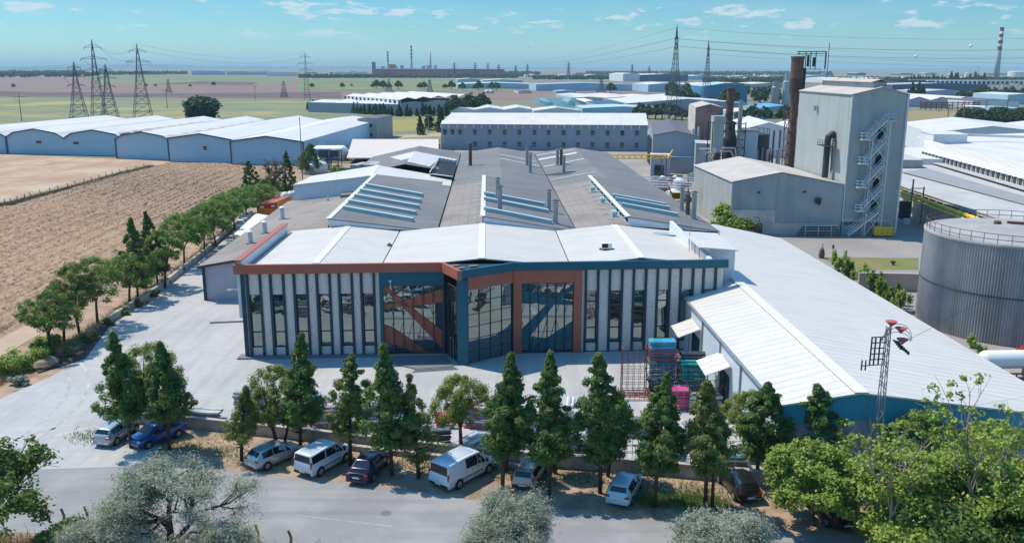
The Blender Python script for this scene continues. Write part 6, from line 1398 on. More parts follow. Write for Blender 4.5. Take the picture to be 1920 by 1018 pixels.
for i in range(5): mb.tube([(bx + .3 + i * .12, by - .1, H_ - .9 - i * .14), (bx + .7 + i * .12, by - .3, H_ - 1.0 - i * .14)], .06, 5); mb.lathe((bx + .75 + i * .14, by - .3, H_ - 1.35 - i * .12), [(.04, 0), (.1, .08), (.04, .25)], 8)
mb.tube([(bx - .2, by, H_ - 2.6), (bx - 1.7, by - .3, H_ - 2.6)], .035, 4); [mb.tube([(bx - x, by - .3, H_ - 2.2), (bx - x, by - .3, H_ - 2.9)], .05, 5) for x in (1.4, 1.65)]
obj('switchgear', mb, 'steel_dark', SP)
mb = MB()
for i in range(3):
    P = []
    for k in range(10): a = k / 9 * math.pi; P.append((bx + .55 - .95 * math.cos(a) - .1 * i, by - .2 - .1 * i, H_ - .9 + (1.15 - .25 * i) * math.sin(a)))
    mb.tube(P, .018, 4, cap=False)
obj('jumper_cable', mb, 'steel_dark', SP)
mb = MB(); mb.tube([(bx + 1, by, H_ - 1.1), (bx + 4, by + 3, H_ - 1.15), (bx + 14, by + 12, H_ - .4)], .015, 3); solo('overhead_cable', mb, 'steel_dark', 'thin cable running right from the switchgear pole over the white roof', 'cable')
# field fence
FE = thing('field_fence', 'sagging wire fence on leaning posts between ploughed field and stubble', 'fence', (-105, 200, 0))
fp = [at(a, b, 0) for a, b in [(-10, 390), (20, 386), (60, 374), (110, 361), (160, 348), (200, 336), (240, 325), (285, 314)]]
for k in range(3):
    for a, b in zip(fp[:-1], fp[1:]):
        n = 3
        for i in range(n):
            p = a.lerp(b, i / n); mb = MB(); lean = random.uniform(-.5, .1); mb.tube([p, p + Vector((lean * .3, 0, .8)), p + Vector((lean, 0, 1.6))], .09, 5)
            if k == 0: obj('fence_post', mb, 'wood', FE)
mb = MB(); [mb.tube([p + Vector((0, 0, z)) for p in fp], .025, 3) for z in (.4, .8, 1.2)]; obj('fence_wire', mb, 'steel', FE)
for (px, py, h) in ((165, 985, 1.3), (484, 1016, 1.2), (545, 1020, .9), (65, 975, 1.0), (120, 978, .9)):
    q = at(px, py, 0); mb = MB(); mb.tube([q, q + Vector((.05, 0, h * .5)), q + Vector((-.12, .05, h))], [.1, .09, .08], 6); solo('fence_stake', mb, 'wood' if px != 484 else 'yellow_paint', {165: 'dark leaning stake right of the left tree', 484: 'yellowish stake at the near road edge', 545: 'short stake beside the yellowish one', 65: 'leftmost short stake in the dry grass', 120: 'short stake between the two in the dry grass'}[px], 'stake')

# ------------------------------------------------------------------ cars
def paint(nm, col, metal=0.0):
    mat(nm, col, .28, .03, .5, metal=metal, spec=.5, coat=.6)
paint('paint_silver', (0.36, 0.43, 0.47), .4); paint('paint_blue', (0.01, 0.085, 0.32), .2); paint('paint_navy', (0.008, 0.018, 0.05), .2); paint('paint_van', (0.62, 0.70, 0.76)); paint('paint_beige', (0.46, 0.42, 0.37), .2); paint('paint_ice', (0.44, 0.62, 0.70), .1); paint('paint_black', (0.012, 0.014, 0.016), .1)  # silver, van and ice paints tinted bluer to stand in for sky reflections
def car(kind, pm, label, cat, pos, ang, L=4.0, W=1.75, H=1.45, wb=2.5, ribs=False):
    """x forward. stations: (x, z_bottom, z_shoulder, z_top, half-width shoulder, half-width top)"""
    w = W / 2
    if kind == 'hatch':
        st = [(-.5, .42, .62, .66, .80, .62), (-.485, .34, .72, .92, .93, .78), (-.455, .28, .82, 1.02, .97, .74), (-.37, .24, .88, .93 * H, .99, .66), (-.15, .22, .88, H, 1, .66), (.05, .22, .86, .985 * H, 1, .66), (.12, .22, .86, .95 * H, 1, .65), (.29, .22, .84, .91, .99, .82), (.42, .26, .76, .80, .95, .74), (.49, .34, .60, .64, .80, .58), (.5, .42, .55, .58, .7, .5)]
        gl = dict(rear=2, roof0=3, roof1=6, wind=6, side=(3, 6))
    elif kind == 'sedan':
        st = [(-.5, .42, .66, .72, .80, .66), (-.485, .34, .80, .92, .93, .80), (-.42, .26, .86, .95, .97, .80), (-.345, .24, .88, .97, .98, .78), (-.20, .22, .88, .96 * H, 1, .63), (-.05, .22, .88, H, 1, .64), (.08, .22, .86, .97 * H, 1, .63), (.26, .22, .84, .90, .99, .80), (.41, .26, .76, .80, .95, .74), (.49, .34, .60, .64, .80, .58), (.5, .42, .55, .58, .7, .5)]
        gl = dict(rear=3, roof0=4, roof1=6, wind=6, side=(4, 6))
    elif kind == 'estate':
        st = [(-.5, .42, .66, .72, .84, .70), (-.49, .34, .80, .92, .95, .84), (-.475, .28, .84, 1.0, .97, .78), (-.41, .24, .88, .95 * H, .99, .72), (-.15, .22, .88, H, 1, .70), (.03, .22, .86, .985 * H, 1, .69), (.09, .22, .86, .95 * H, 1, .67), (.25, .22, .84, .91, .99, .82), (.42, .26, .76, .82, .95, .76), (.49, .34, .62, .68, .84, .62), (.5, .42, .55, .6, .7, .5)]
        gl = dict(rear=2, roof0=3, roof1=6, wind=6, side=(3, 6))
    else:  # van
        st = [(-.5, .40, .80, .9, .90, .86), (-.497, .32, 1.02, 1.10, .97, .90), (-.49, .30, 1.06, 1.15, .985, .90), (-.475, .26, 1.08, .955 * H, .99, .85), (-.15, .24, 1.08, H, 1, .85), (.10, .24, 1.05, .985 * H, 1, .84), (.17, .24, 1.04, .95 * H, 1, .82), (.33, .24, 1.0, 1.12, .99, .86), (.44, .28, .92, .98, .95, .80), (.495, .36, .70, .76, .84, .66), (.5, .42, .6, .64, .74, .58)]
        gl = dict(rear=2, roof0=3, roof1=6, wind=6, side=(3, 6))
    ring = []
    for (x, zb, zs, zt, ws, wt) in st:
        X = x * L; zm = (zb + zs) / 2
        ring.append([Vector((X, s * a * w, z)) for s, a, z in ((1, .93 * ws, zb), (1, 1.0 * ws, zm), (1, ws * .985, zs), (1, wt, zt), (1, wt * .6, zt + .035))] + [Vector((X, s * a * w, z)) for s, a, z in ((-1, wt * .6, zt + .035), (-1, wt, zt), (-1, ws * .985, zs), (-1, 1.0 * ws, zm), (-1, .93 * ws, zb))])
    n = 10; k = len(ring); root = thing(cat_name(kind), label, cat, (0, 0, 0))
    mb = MB(); mb.add([p for r in ring for p in r], [(i * n + j, i * n + (j + 1) % n, (i + 1) * n + (j + 1) % n, (i + 1) * n + j) for i in range(k - 1) for j in range(n)] + [tuple(range(n - 1, -1, -1)), tuple((k - 1) * n + j for j in range(n))])
    body = obj('body', mb, pm, root, smooth=True)
    bev = body.modifiers.new('bevel', 'BEVEL'); bev.width = .035; bev.segments = 2; bev.limit_method = 'ANGLE'; bev.angle_limit = R(22)
    def pane(c4, sx=.90, sy=.84, off=.012):
        c = sum(c4, Vector((0, 0, 0))) / len(c4); nrm = (c4[1] - c4[0]).cross(c4[2] - c4[0]).normalized()
        if nrm.dot(c - Vector((0, 0, .6))) < 0: nrm = -nrm
        u = (c4[1] - c4[0] + c4[2] - c4[3]).normalized(); v_ = nrm.cross(u)
        return [c + u * (p - c).dot(u) * sx + v_ * (p - c).dot(v_) * sy + nrm * ((p - c).dot(nrm) + off) for p in c4]
    r = ring; a = gl['rear']
    g = MB(); g.quad(*pane([r[a][3], r[a][6], r[a + 1][6], r[a + 1][3]], .88, .80, .03)); obj('rear_window', g, 'car_glass', root)
    a = gl['wind']; g = MB(); g.quad(*pane([r[a][3], r[a][6], r[a + 1][6], r[a + 1][3]], .90, .90, .03)); obj('windscreen', g, 'car_glass', root)
    s0, s1 = gl['side']; van = kind == 'van'
    for sd in (0, 1):
        i2, i3 = (2, 3) if sd == 0 else (7, 6)
        segs = [(s0, s1 - 2, 'side_window'), (s1 - 2, s1, 'side_window')] if not van else ([(4, 5, 'side_window'), (5, 6, 'side_window')] if not ribs else [(3, 4, 'side_window'), (4, 5, 'side_window'), (5, 6, 'side_window')])
        for (i, j, nm) in segs:
            q4 = [r[i][i2], r[j][i2], r[j][i3], r[i][i3]]
            g = MB(); g.quad(*pane(q4, .93, .76, .012)); obj(nm, g, 'car_glass', root)
        # quarter light under the windscreen pillar
        i = s1; g = MB(); tri = [r[i][i2], r[i + 1][i2].lerp(r[i][i2], .35), r[i][i3].lerp(r[i][i2], .12)]; c = sum(tri, Vector()) / 3; o_ = Vector((0, .014 if sd == 0 else -.014, 0)); g.quad(*[c + (p - c) * .82 + o_ for p in tri]); obj('quarter_window', g, 'car_glass', root)
    # wheels
    wr = .31 if not van else .34
    for X in (-wb / 2 + .03 * L * 0, wb / 2):
        X += -.02 * L * 0 + (0.02 * L)
        for s in (-1, 1):
            mb = MB(); mb.tube([(X, s * (w - .20), wr + .02), (X, s * (w + .004), wr + .02)], wr * 1.17, 20); obj('wheel_arch', mb, 'bumper_black', root)
            mb = MB(); mb.tube([(X, s * (w - .19), wr), (X, s * (w - .015), wr), (X, s * (w + .02), wr)], [wr, wr, wr * .93], 20); t_ = obj('wheel', mb, 'tyre', root)
            mb = MB(); mb.tube([(X, s * (w - .05), wr), (X, s * (w + .03), wr)], wr * .63, 16); hub = obj('rim', mb, 'rim', t_)
            mb2 = MB(); [mb2.box((X + math.cos(q) * wr * .38, s * (w + .036), wr + math.sin(q) * wr * .38), (wr * .16, .01, wr * .16)) for q in [i * 1.2566 for i in range(5)]]
    # lamps, bumpers, plates, mirrors
    zr = .78 if kind != 'van' else .95; xr = -.487 * L
    for s in (-1, 1):
        mb = MB()
        if van or kind == 'estate': mb.box((xr - .005, s * w * .90, zr + .12), (.12, .12, .52 if van else .38))
        else: mb.box((xr + .02, s * w * .74, zr + .02), (.12, w * .34, .17))
        obj('tail_light', mb, 'tail_red', root, bevel=.02)
        mb = MB(); mb.box((.468 * L, s * w * .66, .66 if not van else .82), (.16, w * .36, .15 if not van else .24)); obj('headlight', mb, 'lamp_clear', root, bevel=.03)
        mb = MB(); mb.box((gl_x(st, gl) * L + .05, s * (w + .09), .98 if not van else 1.22), (.12, .2, .16 if not van else .28)); obj('mirror', mb, pm if not van else 'bumper_black', root, bevel=.03)
        mb = MB()
        for hx in ((-.12, .06) if kind != 'van' else (-.02, .10)): mb.box((hx * L, s * (w * .985 + .012), .80 if not van else 1.0), (.17, .03, .03))
        obj('door_handle', mb, 'bumper_black', root)
        mb = MB()
        for hx in ((-.235, -.02, .165) if kind != 'van' else (-.16, .045, .20)): mb.box((hx * L, s * (w * .985 + .002), .62 if not van else .78), (.012, .012, .55 if not van else .8))
        if van: mb.box((-.02 * L, s * (w + .006), .62), (L * .42, .02, .06))
        obj('door_seam', mb, 'bumper_black', root)
    for bx_, bz_, bd_ in ((-.497 * L, .42, (.12, W * .86, .2)), (.492 * L, .36, (.1, W * .8, .16))): mb = MB(); mb.box((bx_, 0, bz_), bd_); obj('bumper', mb, 'bumper_black' if van or kind == 'estate' else pm, root, bevel=.03)
    mb = MB(); mb.box((-.5 * L - .06, 0, .52 if kind != 'sedan' else .66), (.02, .5, .12)); obj('number_plate', mb, 'plate', root)
    mb = MB(); mb.box((.5 * L + .0, 0, .56), (.05, W * .42, .1)); obj('grille', mb, 'bumper_black', root)
    mb = MB(); mb.tube([(gl_x(st, gl) * L + .28, -.3, .95 if not van else 1.2), (gl_x(st, gl) * L + .2, .25, 1.0 if not van else 1.28)], .012, 4); obj('wiper', mb, 'bumper_black', root)
    if ribs or van:
        mb = MB(); [mb.box((-.16 * L, y, H + .035), (L * .52, .03, .025)) for y in (-.5, -.3, -.1, .1, .3, .5)]; obj('roof_rib', mb, pm, root)
    root.location = (pos[0], pos[1], 0.0); root.rotation_euler = (0, 0, R(ang))
    return root
def cat_name(k): return {'hatch': 'hatchback_car', 'sedan': 'sedan_car', 'estate': 'estate_car', 'van': 'delivery_van'}[k]
def gl_x(st, gl): return st[gl['wind'] + 1][0] - .07
def axle_place(r, f, wb, W, near=-1):
    """rear and front wheel contact (near side = right side of car) -> centre, heading"""
    r, f = Vector(r), Vector(f); d = (f - r).normalized(); n = Vector((-d.y, d.x)) * (W / 2 - .1) * (1 if near < 0 else -1)
    return (r + f) / 2 + n - d * .08, math.degrees(math.atan2(d.y, d.x))
def put(kind, pm, label, cat, rpx, fpx, near=-1, **k):
    wb = k.get('wb', 2.5); W = k.get('W', 1.75)
    p, a = axle_place(at(*rpx).xy, at(*fpx).xy, wb, W, near); return car(kind, pm, label, cat, p, a, **k)
put('hatch', 'paint_silver', 'small silver hatchback at the end of the low wall, leftmost parked car', 'car', (218, 834), (255, 810), L=3.9, W=1.68, H=1.43, wb=2.45)
p_, a_ = axle_place(at(337, 818).xy, at(275, 842).xy, 2.6, 1.78, 1)
car('hatch', 'paint_blue', 'bright blue hatchback nosing toward the road under the dark conifer', 'car', p_, a_, L=4.2, W=1.78, H=1.52, wb=2.6)
put('hatch', 'paint_silver', 'silver hatchback with red tail lights left of the small white van', 'car', (499, 881), (558, 857), L=4.06, W=1.74, H=1.45, wb=2.6)
put('van', 'paint_van', 'small white passenger van with ribbed roof tinted blue like reflected sky', 'van', (600, 892), (648, 865), L=4.3, W=1.80, H=1.82, wb=2.68, ribs=True)
put('sedan', 'paint_navy', 'dark navy sedan between the two white vans', 'car', (698, 903), (726, 871), L=4.5, W=1.76, H=1.43, wb=2.68)
put('van', 'paint_van', 'large white panel van with dappled roof parked at the wall', 'van', (855, 918), (919, 884), L=5.0, W=1.98, H=1.97, wb=3.1)
put('estate', 'paint_beige', 'boxy beige estate car right of the large white van', 'car', (1005, 914), (1023, 883), L=4.3, W=1.68, H=1.45, wb=2.6)
put('hatch', 'paint_ice', 'pale ice blue hatchback parked alone between two conifers', 'car', (1183, 947), (1201, 914), L=4.06, W=1.74, H=1.45, wb=2.6)
car('hatch', 'paint_black', 'dark hatchback half hidden behind the silvery shrub on the right', 'car', (15.4, 55.0), 100, L=4.0, W=1.74, H=1.46, wb=2.5)
car('estate', 'paint_black', 'black car under the bright green maple at the right', 'car', (20.4, 51.6), 100, L=4.4, W=1.76, H=1.5, wb=2.65)
# the red bird-size lettering on the big van is too small to read: a short red dash on its flank
# ------------------------------------------------------------------ yard stock: rolls and cages
rollmesh = {}
def roll(mn):
    if mn in rollmesh: return None
    mb = MB(); L = 1.0; P = []; n = 9; rg = random.Random(len(rollmesh))
    pts = [(-.5, 0, 0)] + [(-.5 + i / (n - 1), rg.uniform(-.02, .02), rg.uniform(-.015, .015)) for i in range(n)] + [(.5, 0, 0)]
    rr = [.06] + [.125 * rg.uniform(.94, 1.06) for _ in range(n)] + [.06]
    mb.tube(pts, rr, 10)
    o = obj('fabric_roll', mb, mn, smooth=False); rollmesh[mn] = o; return o
for nm, c in {'roll_teal': (.05, .33, .42), 'roll_petrol': (.015, .15, .20), 'roll_emerald': (.03, .42, .36), 'roll_black': (.03, .035, .045), 'roll_slate': (.13, .16, .19), 'roll_grey': (.30, .33, .36), 'roll_pink': (.62, .06, .20), 'roll_white': (.62, .64, .66), 'roll_mauve': (.34, .26, .28), 'roll_sand': (.50, .40, .25), 'roll_blue': (.10, .22, .42), 'roll_red': (.5, .05, .07)}.items():
    mat(nm, c, .5, .12, 3, spec=.5, col2=tuple(min(.8, v * 1.6 + .05) for v in c), c2amt=.5, c2s=5, bump=.02, bs=6)
NR = [0]
mat('roll_mixed', (.30, .32, .35), .55, .5, .9, col2=(.62, .60, .60), c2amt=.9, c2s=1.3, c2lo=.48, c2hi=.55, bump=.02, bs=6)
ROLLMASS = MB()
def put_roll(mn, x, y, z, rz, L, label, group, r=.125, tilt=0):
    if NR[0] >= 292:
        d = Vector((math.cos(rz), math.sin(rz), 0)) * L / 2; p = Vector((x, y, z)); ROLLMASS.tube([p - d, p - d * .96, p + d * .96, p + d], [r * .5, r, r, r * .5], 9); return
    src = rollmesh.get(mn)
    if src is None: roll(mn); o = rollmesh[mn]
    else: o = src.copy(); C.objects.link(o)
    o.location = (x, y, z); o.rotation_euler = (0, tilt, rz); o.scale = (L, r / .125, r / .125)
    tag(o, label, 'roll', group); NR[0] += 1
def stack(x, y, z0, mn, cols, rows, rz, L, label, r=.13):
    rg = random.Random(int(x * 100 + y)); d = Vector((-math.sin(rz), math.cos(rz)))
    for j in range(rows):
        for i in range(cols):
            if abs(math.sin(rz)) < .55 and i > 0 and j < rows - 1: continue      # only what shows: the front column and the top layer
            mm = mn[(i + j * cols) % len(mn)] if isinstance(mn, (list, tuple)) else mn
            c = (i - (cols - 1) / 2) * 2.05 * r + (r if j % 2 else 0)
            put_roll(mm, x + d.x * c + rg.uniform(-.08, .08), y + d.y * c, z0 + r + j * 1.8 * r, rz + rg.uniform(-.02, .02), L * rg.uniform(.96, 1.03), label, label, r)
def cage(x, y, z0, w, d, h, m, label, rz=0, nx=4, nz=4):
    t = thing('steel_cage', label, 'stock cage', (x, y, z0)); t.rotation_euler = (0, 0, rz)
    mb = MB()
    for a in (-w / 2, w / 2):
        for b in (-d / 2, d / 2): mb.box((a, b, h / 2), (.08, .08, h))
    obj('corner_post', mb, m, t, local=True)
    mb = MB()
    for b in (-d / 2, d / 2):
        for k in range(nz + 1): mb.box((0, b, .06 + (h - .1) * k / nz), (w - .08, .035, .035))
        for i in range(1, nx): mb.box((-w / 2 + w * i / nx, b, h / 2), (.035, .035, h - .1))
    for a in (-w / 2, w / 2):
        for k in (0, nz): mb.box((a, 0, .06 + (h - .1) * k / nz), (.05, d - .08, .05))
    obj('mesh_side', mb, m, t, local=True)
    return t
cage(10.75, 73.6, 0, 2.1, .9, 2.2, 'rust_metal', 'lower empty red brown cage of the open pair beside the teal rolls', nx=4, nz=4)
cage(10.75, 73.7, 2.22, 2.1, .9, 1.9, 'rust_metal', 'upper empty red brown cage stacked on the open one', nx=4, nz=3)
cage(10.6, 72.2, 0, 2.6, 1.0, .8, 'red_paint', 'low pink red cage in front of the empty pair', nx=6, nz=3)
cx_, cy_ = 13.2, 73.8
stack(cx_, cy_, .15, ['roll_black', 'roll_slate'], 5, 4, 0, 2.1, 'dark roll low in the tall stack beside the empty cage')
stack(cx_, cy_, 1.55, 'roll_petrol', 5, 5, 0, 2.1, 'petrol blue roll in the middle of the tall stack')
stack(cx_, cy_, 3.05, 'roll_petrol', 5, 4, 0, 2.1, 'petrol blue roll in the upper cage of the tall stack')
stack(cx_, cy_, 4.1, 'roll_teal', 4, 3, 0, 2.2, 'teal roll on top of the tall stack')
cage(cx_, cy_, 0, 2.3, 1.7, 1.45, 'steel_dark', 'bottom dark cage of the tall roll stack'); cage(cx_, cy_, 1.5, 2.3, 1.7, 1.45, 'steel', 'middle cage of the tall roll stack'); cage(cx_, cy_, 3.0, 2.3, 1.7, 1.2, 'red_paint', 'red upper cage of the tall roll stack')
ax, ay = 15.9, 73.4
stack(ax, ay, .15, ['roll_slate', 'roll_grey'], 5, 4, 0, 2.2, 'grey roll low in the stack by the white warehouse wall')
stack(ax, ay, 1.3, 'roll_emerald', 5, 5, 0, 2.1, 'emerald roll in the cage by the white warehouse wall')
stack(ax, ay, 2.7, 'roll_emerald', 4, 2, 0, 2.1, 'emerald roll above the cage by the white warehouse wall')
stack(ax, ay + .2, 3.2, 'roll_black', 3, 2, 0, 2.1, 'black roll on top of the emerald stack')
cage(ax, ay, 0, 2.3, 1.7, 1.2, 'steel_dark', 'lower dark cage under the emerald rolls'); cage(ax, ay, 1.25, 2.3, 1.7, 1.35, 'steel_dark', 'upper dark cage holding the emerald rolls')
stack(15.3, 76.6, .1, ['roll_slate', 'roll_black', 'roll_mauve'], 4, 10, R(8), 2.6, 'dark grey roll in the stack behind the emerald ones')
stack(16.3, 69.9, .1, ['roll_slate', 'roll_grey', 'roll_white'], 5, 5, R(2), 2.6, 'grey and white roll in the cage in front of the emerald stack')
cage(16.3, 69.9, 0, 3.1, 1.8, 2.2, 'steel_dark', 'wide dark cage of grey rolls beside the awnings', nx=3, nz=2)
stack(14.1, 70.0, .1, 'roll_pink', 4, 7, 0, 1.5, 'bright pink roll in the stack behind the conifer')
cage(14.1, 70.0, 0, 1.7, 1.3, 1.8, 'steel', 'pale cage around the pink rolls', nx=3, nz=2)
# piles along the low wall
rg = random.Random(21)
def pile(px, py, mn, cols, rows, rz, L, label, r=.13):
    q = at(px, py, 0); stack(q.x, q.y, 0.02, mn, cols, rows, R(rz), L, label, r)
pile(380, 783, ['roll_grey', 'roll_slate', 'roll_grey'], 4, 3, -8, 3.2, 'silver grey roll in the leftmost pile behind the low wall')
pile(455, 795, ['roll_mauve', 'roll_slate', 'roll_grey'], 3, 4, 82, 2.4, 'small dark roll behind the little pine')
pile(505, 800, ['roll_blue', 'roll_pink', 'roll_white'], 3, 5, 60, 2.6, 'bluish roll in the pile behind the silver hatchback')
pile(578, 803, ['roll_mauve', 'roll_mauve', 'roll_sand'], 5, 1, 62, 2.6, 'brownish roll lying slanted beside the mauve stack')
pile(616, 800, ['roll_mauve', 'roll_white', 'roll_mauve'], 5, 8, 2, 2.2, 'mauve roll in the tall stack behind the white vans')
cage(at(616, 803).x, at(616, 803).y, 0, 2.3, 1.5, 1.3, 'steel_dark', 'cage around the mauve rolls')
pile(672, 815, ['roll_sand', 'roll_white'], 3, 3, -5, 2.2, 'sand coloured roll behind the thin conifer')
pile(745, 818, ['roll_teal', 'roll_grey', 'roll_blue'], 4, 7, 10, 2.6, 'teal and blue roll behind the large dark conifer')
pile(812, 832, ['roll_black', 'roll_slate', 'roll_petrol'], 3, 5, 8, 2.6, 'black roll left of the leaning grey rolls')
pile(832, 800, ['roll_red', 'roll_pink'], 2, 5, 0, 1.3, 'crimson roll on the heap behind the yellow green pine')
pile(880, 838, ['roll_grey', 'roll_white', 'roll_grey'], 5, 3, 56, 2.8, 'silvery roll leaning behind the yellow green pine')
pile(905, 800, ['roll_pink', 'roll_blue', 'roll_white'], 4, 7, -10, 2.8, 'pink blue and white roll in the jumble behind the middle conifers')
pile(985, 820, ['roll_white', 'roll_grey', 'roll_teal'], 4, 7, 5, 2.8, 'white roll behind the conifer pair')
pile(1090, 845, ['roll_grey', 'roll_white', 'roll_blue'], 4, 6, 2, 3.0, 'pale grey roll behind the beige estate')
pile(1072, 757, ['roll_grey', 'roll_white'], 4, 1, 84, 2.0, 'pale roll standing alone on the open concrete')
pile(1150, 820, ['roll_white', 'roll_mauve', 'roll_grey'], 3, 3, 85, 2.2, 'small end on roll behind the pale blue hatchback')
pile(1265, 850, ['roll_white', 'roll_blue', 'roll_grey'], 3, 4, 80, 2.2, 'end on roll between two conifers at right')
pile(1360, 868, ['roll_slate', 'roll_grey', 'roll_petrol'], 4, 3, -6, 2.8, 'steel grey roll in the rack at the right end of the wall')
cage(at(1360, 868).x, at(1360, 868).y, 0, 3.0, 1.6, 1.4, 'steel', 'pale rack of grey rolls at the right end of the wall', nx=3, nz=3)
cage(at(1180, 868).x, at(1180, 868).y, 0, 3.0, 1.4, 1.7, 'rust_metal', 'rusty cage behind the pale blue hatchback', nx=5, nz=3)
cage(at(1240, 872).x, at(1240, 872).y, 0, 2.4, 1.4, 1.7, 'steel', 'grey cage between the conifers at right', nx=4, nz=3)
cage(at(1290, 875).x, at(1290, 875).y, 0, 2.0, 1.3, 1.9, 'trim_blue', 'blue cage behind the lighter green conifer', nx=4, nz=4)
pile(700, 792, ['roll_white', 'roll_mauve', 'roll_grey'], 4, 7, 12, 2.6, 'pale mauve roll behind the large dark conifer')
pile(492, 803, ['roll_mauve', 'roll_slate', 'roll_white'], 6, 4, 80, 1.8, 'mauve end on roll in the low stack right of the little pine')
pile(552, 800, ['roll_white', 'roll_mauve', 'roll_teal'], 5, 5, 78, 1.8, 'white and mauve end on roll behind the tall conifer near the small van')
pile(742, 822, ['roll_slate', 'roll_grey', 'roll_mauve'], 6, 4, 80, 1.8, 'slate end on roll at the wall behind the navy sedan')
pile(1000, 850, ['roll_grey', 'roll_teal', 'roll_white'], 7, 4, 82, 1.8, 'grey and teal end on roll at the wall behind the beige estate')
pile(1140, 852, ['roll_white', 'roll_grey', 'roll_pink'], 7, 4, 82, 1.8, 'white and pink end on roll at the wall behind the pale blue hatchback')
pile(540, 775, ['roll_grey', 'roll_mauve', 'roll_white'], 4, 3, -12, 2.8, 'dull roll behind the forked yellow green pine')
pile(960, 845, ['roll_slate', 'roll_white', 'roll_grey'], 4, 4, -6, 2.6, 'slate and white roll directly behind the white van conifer')
pile(1030, 850, ['roll_grey', 'roll_petrol', 'roll_white'], 4, 4, 8, 2.4, 'grey and petrol roll behind the beige estate conifer')
pile(1210, 812, ['roll_grey', 'roll_white', 'roll_black'], 4, 4, 4, 2.6, 'grey roll between the pink cage and the low wall')
pile(1310, 815, ['roll_white', 'roll_blue', 'roll_white'], 4, 4, -4, 2.6, 'white wrapped roll below the nearer awning')
pile(1090, 795, ['roll_slate', 'roll_grey', 'roll_teal'], 4, 3, 14, 2.6, 'slate roll in the open yard behind the conifers')
for i in range(9):
    px = 470 + i * 95 + rg.uniform(-25, 25); q = at(px, 782 + i * 7, 0)
    stack(q.x, q.y + 2.2, .02, rg.choice([['roll_slate', 'roll_grey'], ['roll_white', 'roll_grey'], ['roll_mauve', 'roll_slate'], ['roll_grey', 'roll_black']]), 3, 6, R(rg.uniform(-15, 15)), 2.6, ['rearmost', 'dull', 'flat', 'loose', 'middle', 'scattered', 'thin', 'spare', 'last'][i] + f' roll in the second row of stacks, {["first", "second", "third", "fourth", "fifth", "sixth", "seventh", "eighth", "ninth"][i]} from the left')
if ROLLMASS.v: tag(obj('fabric_roll_heap', ROLLMASS, 'roll_mixed'), 'remaining grey and pale fabric rolls heaped behind the low wall', 'rolls', kind='stuff')
# ------------------------------------------------------------------ vegetation
rs = np.random.RandomState(11)
def leaves(Pn, Nn, w, l, jitter=.5):
    """diamond leaves at points Pn with facing Nn; returns V, F"""
    n = len(Pn); Nn = Nn + rs.normal(0, jitter, (n, 3)); Nn /= np.linalg.norm(Nn, axis=1)[:, None] + 1e-9
    r = rs.normal(0, 1, (n, 3)); t = np.cross(Nn, r); t /= np.linalg.norm(t, axis=1)[:, None] + 1e-9; b = np.cross(Nn, t)
    s = rs.uniform(.6, 1.3, (n, 1)); tw = t * w * s; bl = b * l * s
    V = np.stack([Pn - bl, Pn + tw, Pn + bl, Pn - tw], 1).reshape(-1, 3)
    return V, np.arange(4 * n).reshape(n, 4)
def clump_points(centers, radii, per, hollow=.55):
    """points in ellipsoid shells; radii (k,3)"""
    k = len(centers); u = rs.normal(0, 1, (k * per, 3)); u /= np.linalg.norm(u, axis=1)[:, None]
    q = rs.uniform(hollow, 1.0, (k * per, 1)); c = np.repeat(centers, per, 0); r = np.repeat(radii, per, 0)
    return c + u * r * q, u
def place_tree(name, label, cat, base, crownVF, leafm, trunk_mb, barkm='bark', group=None):
    t = thing(name, label, cat, base, group)
    V, F = crownVF; npobj('crown', V, F, leafm, t)
    obj('trunk', trunk_mb, barkm, t, local=True, smooth=True)
    return t
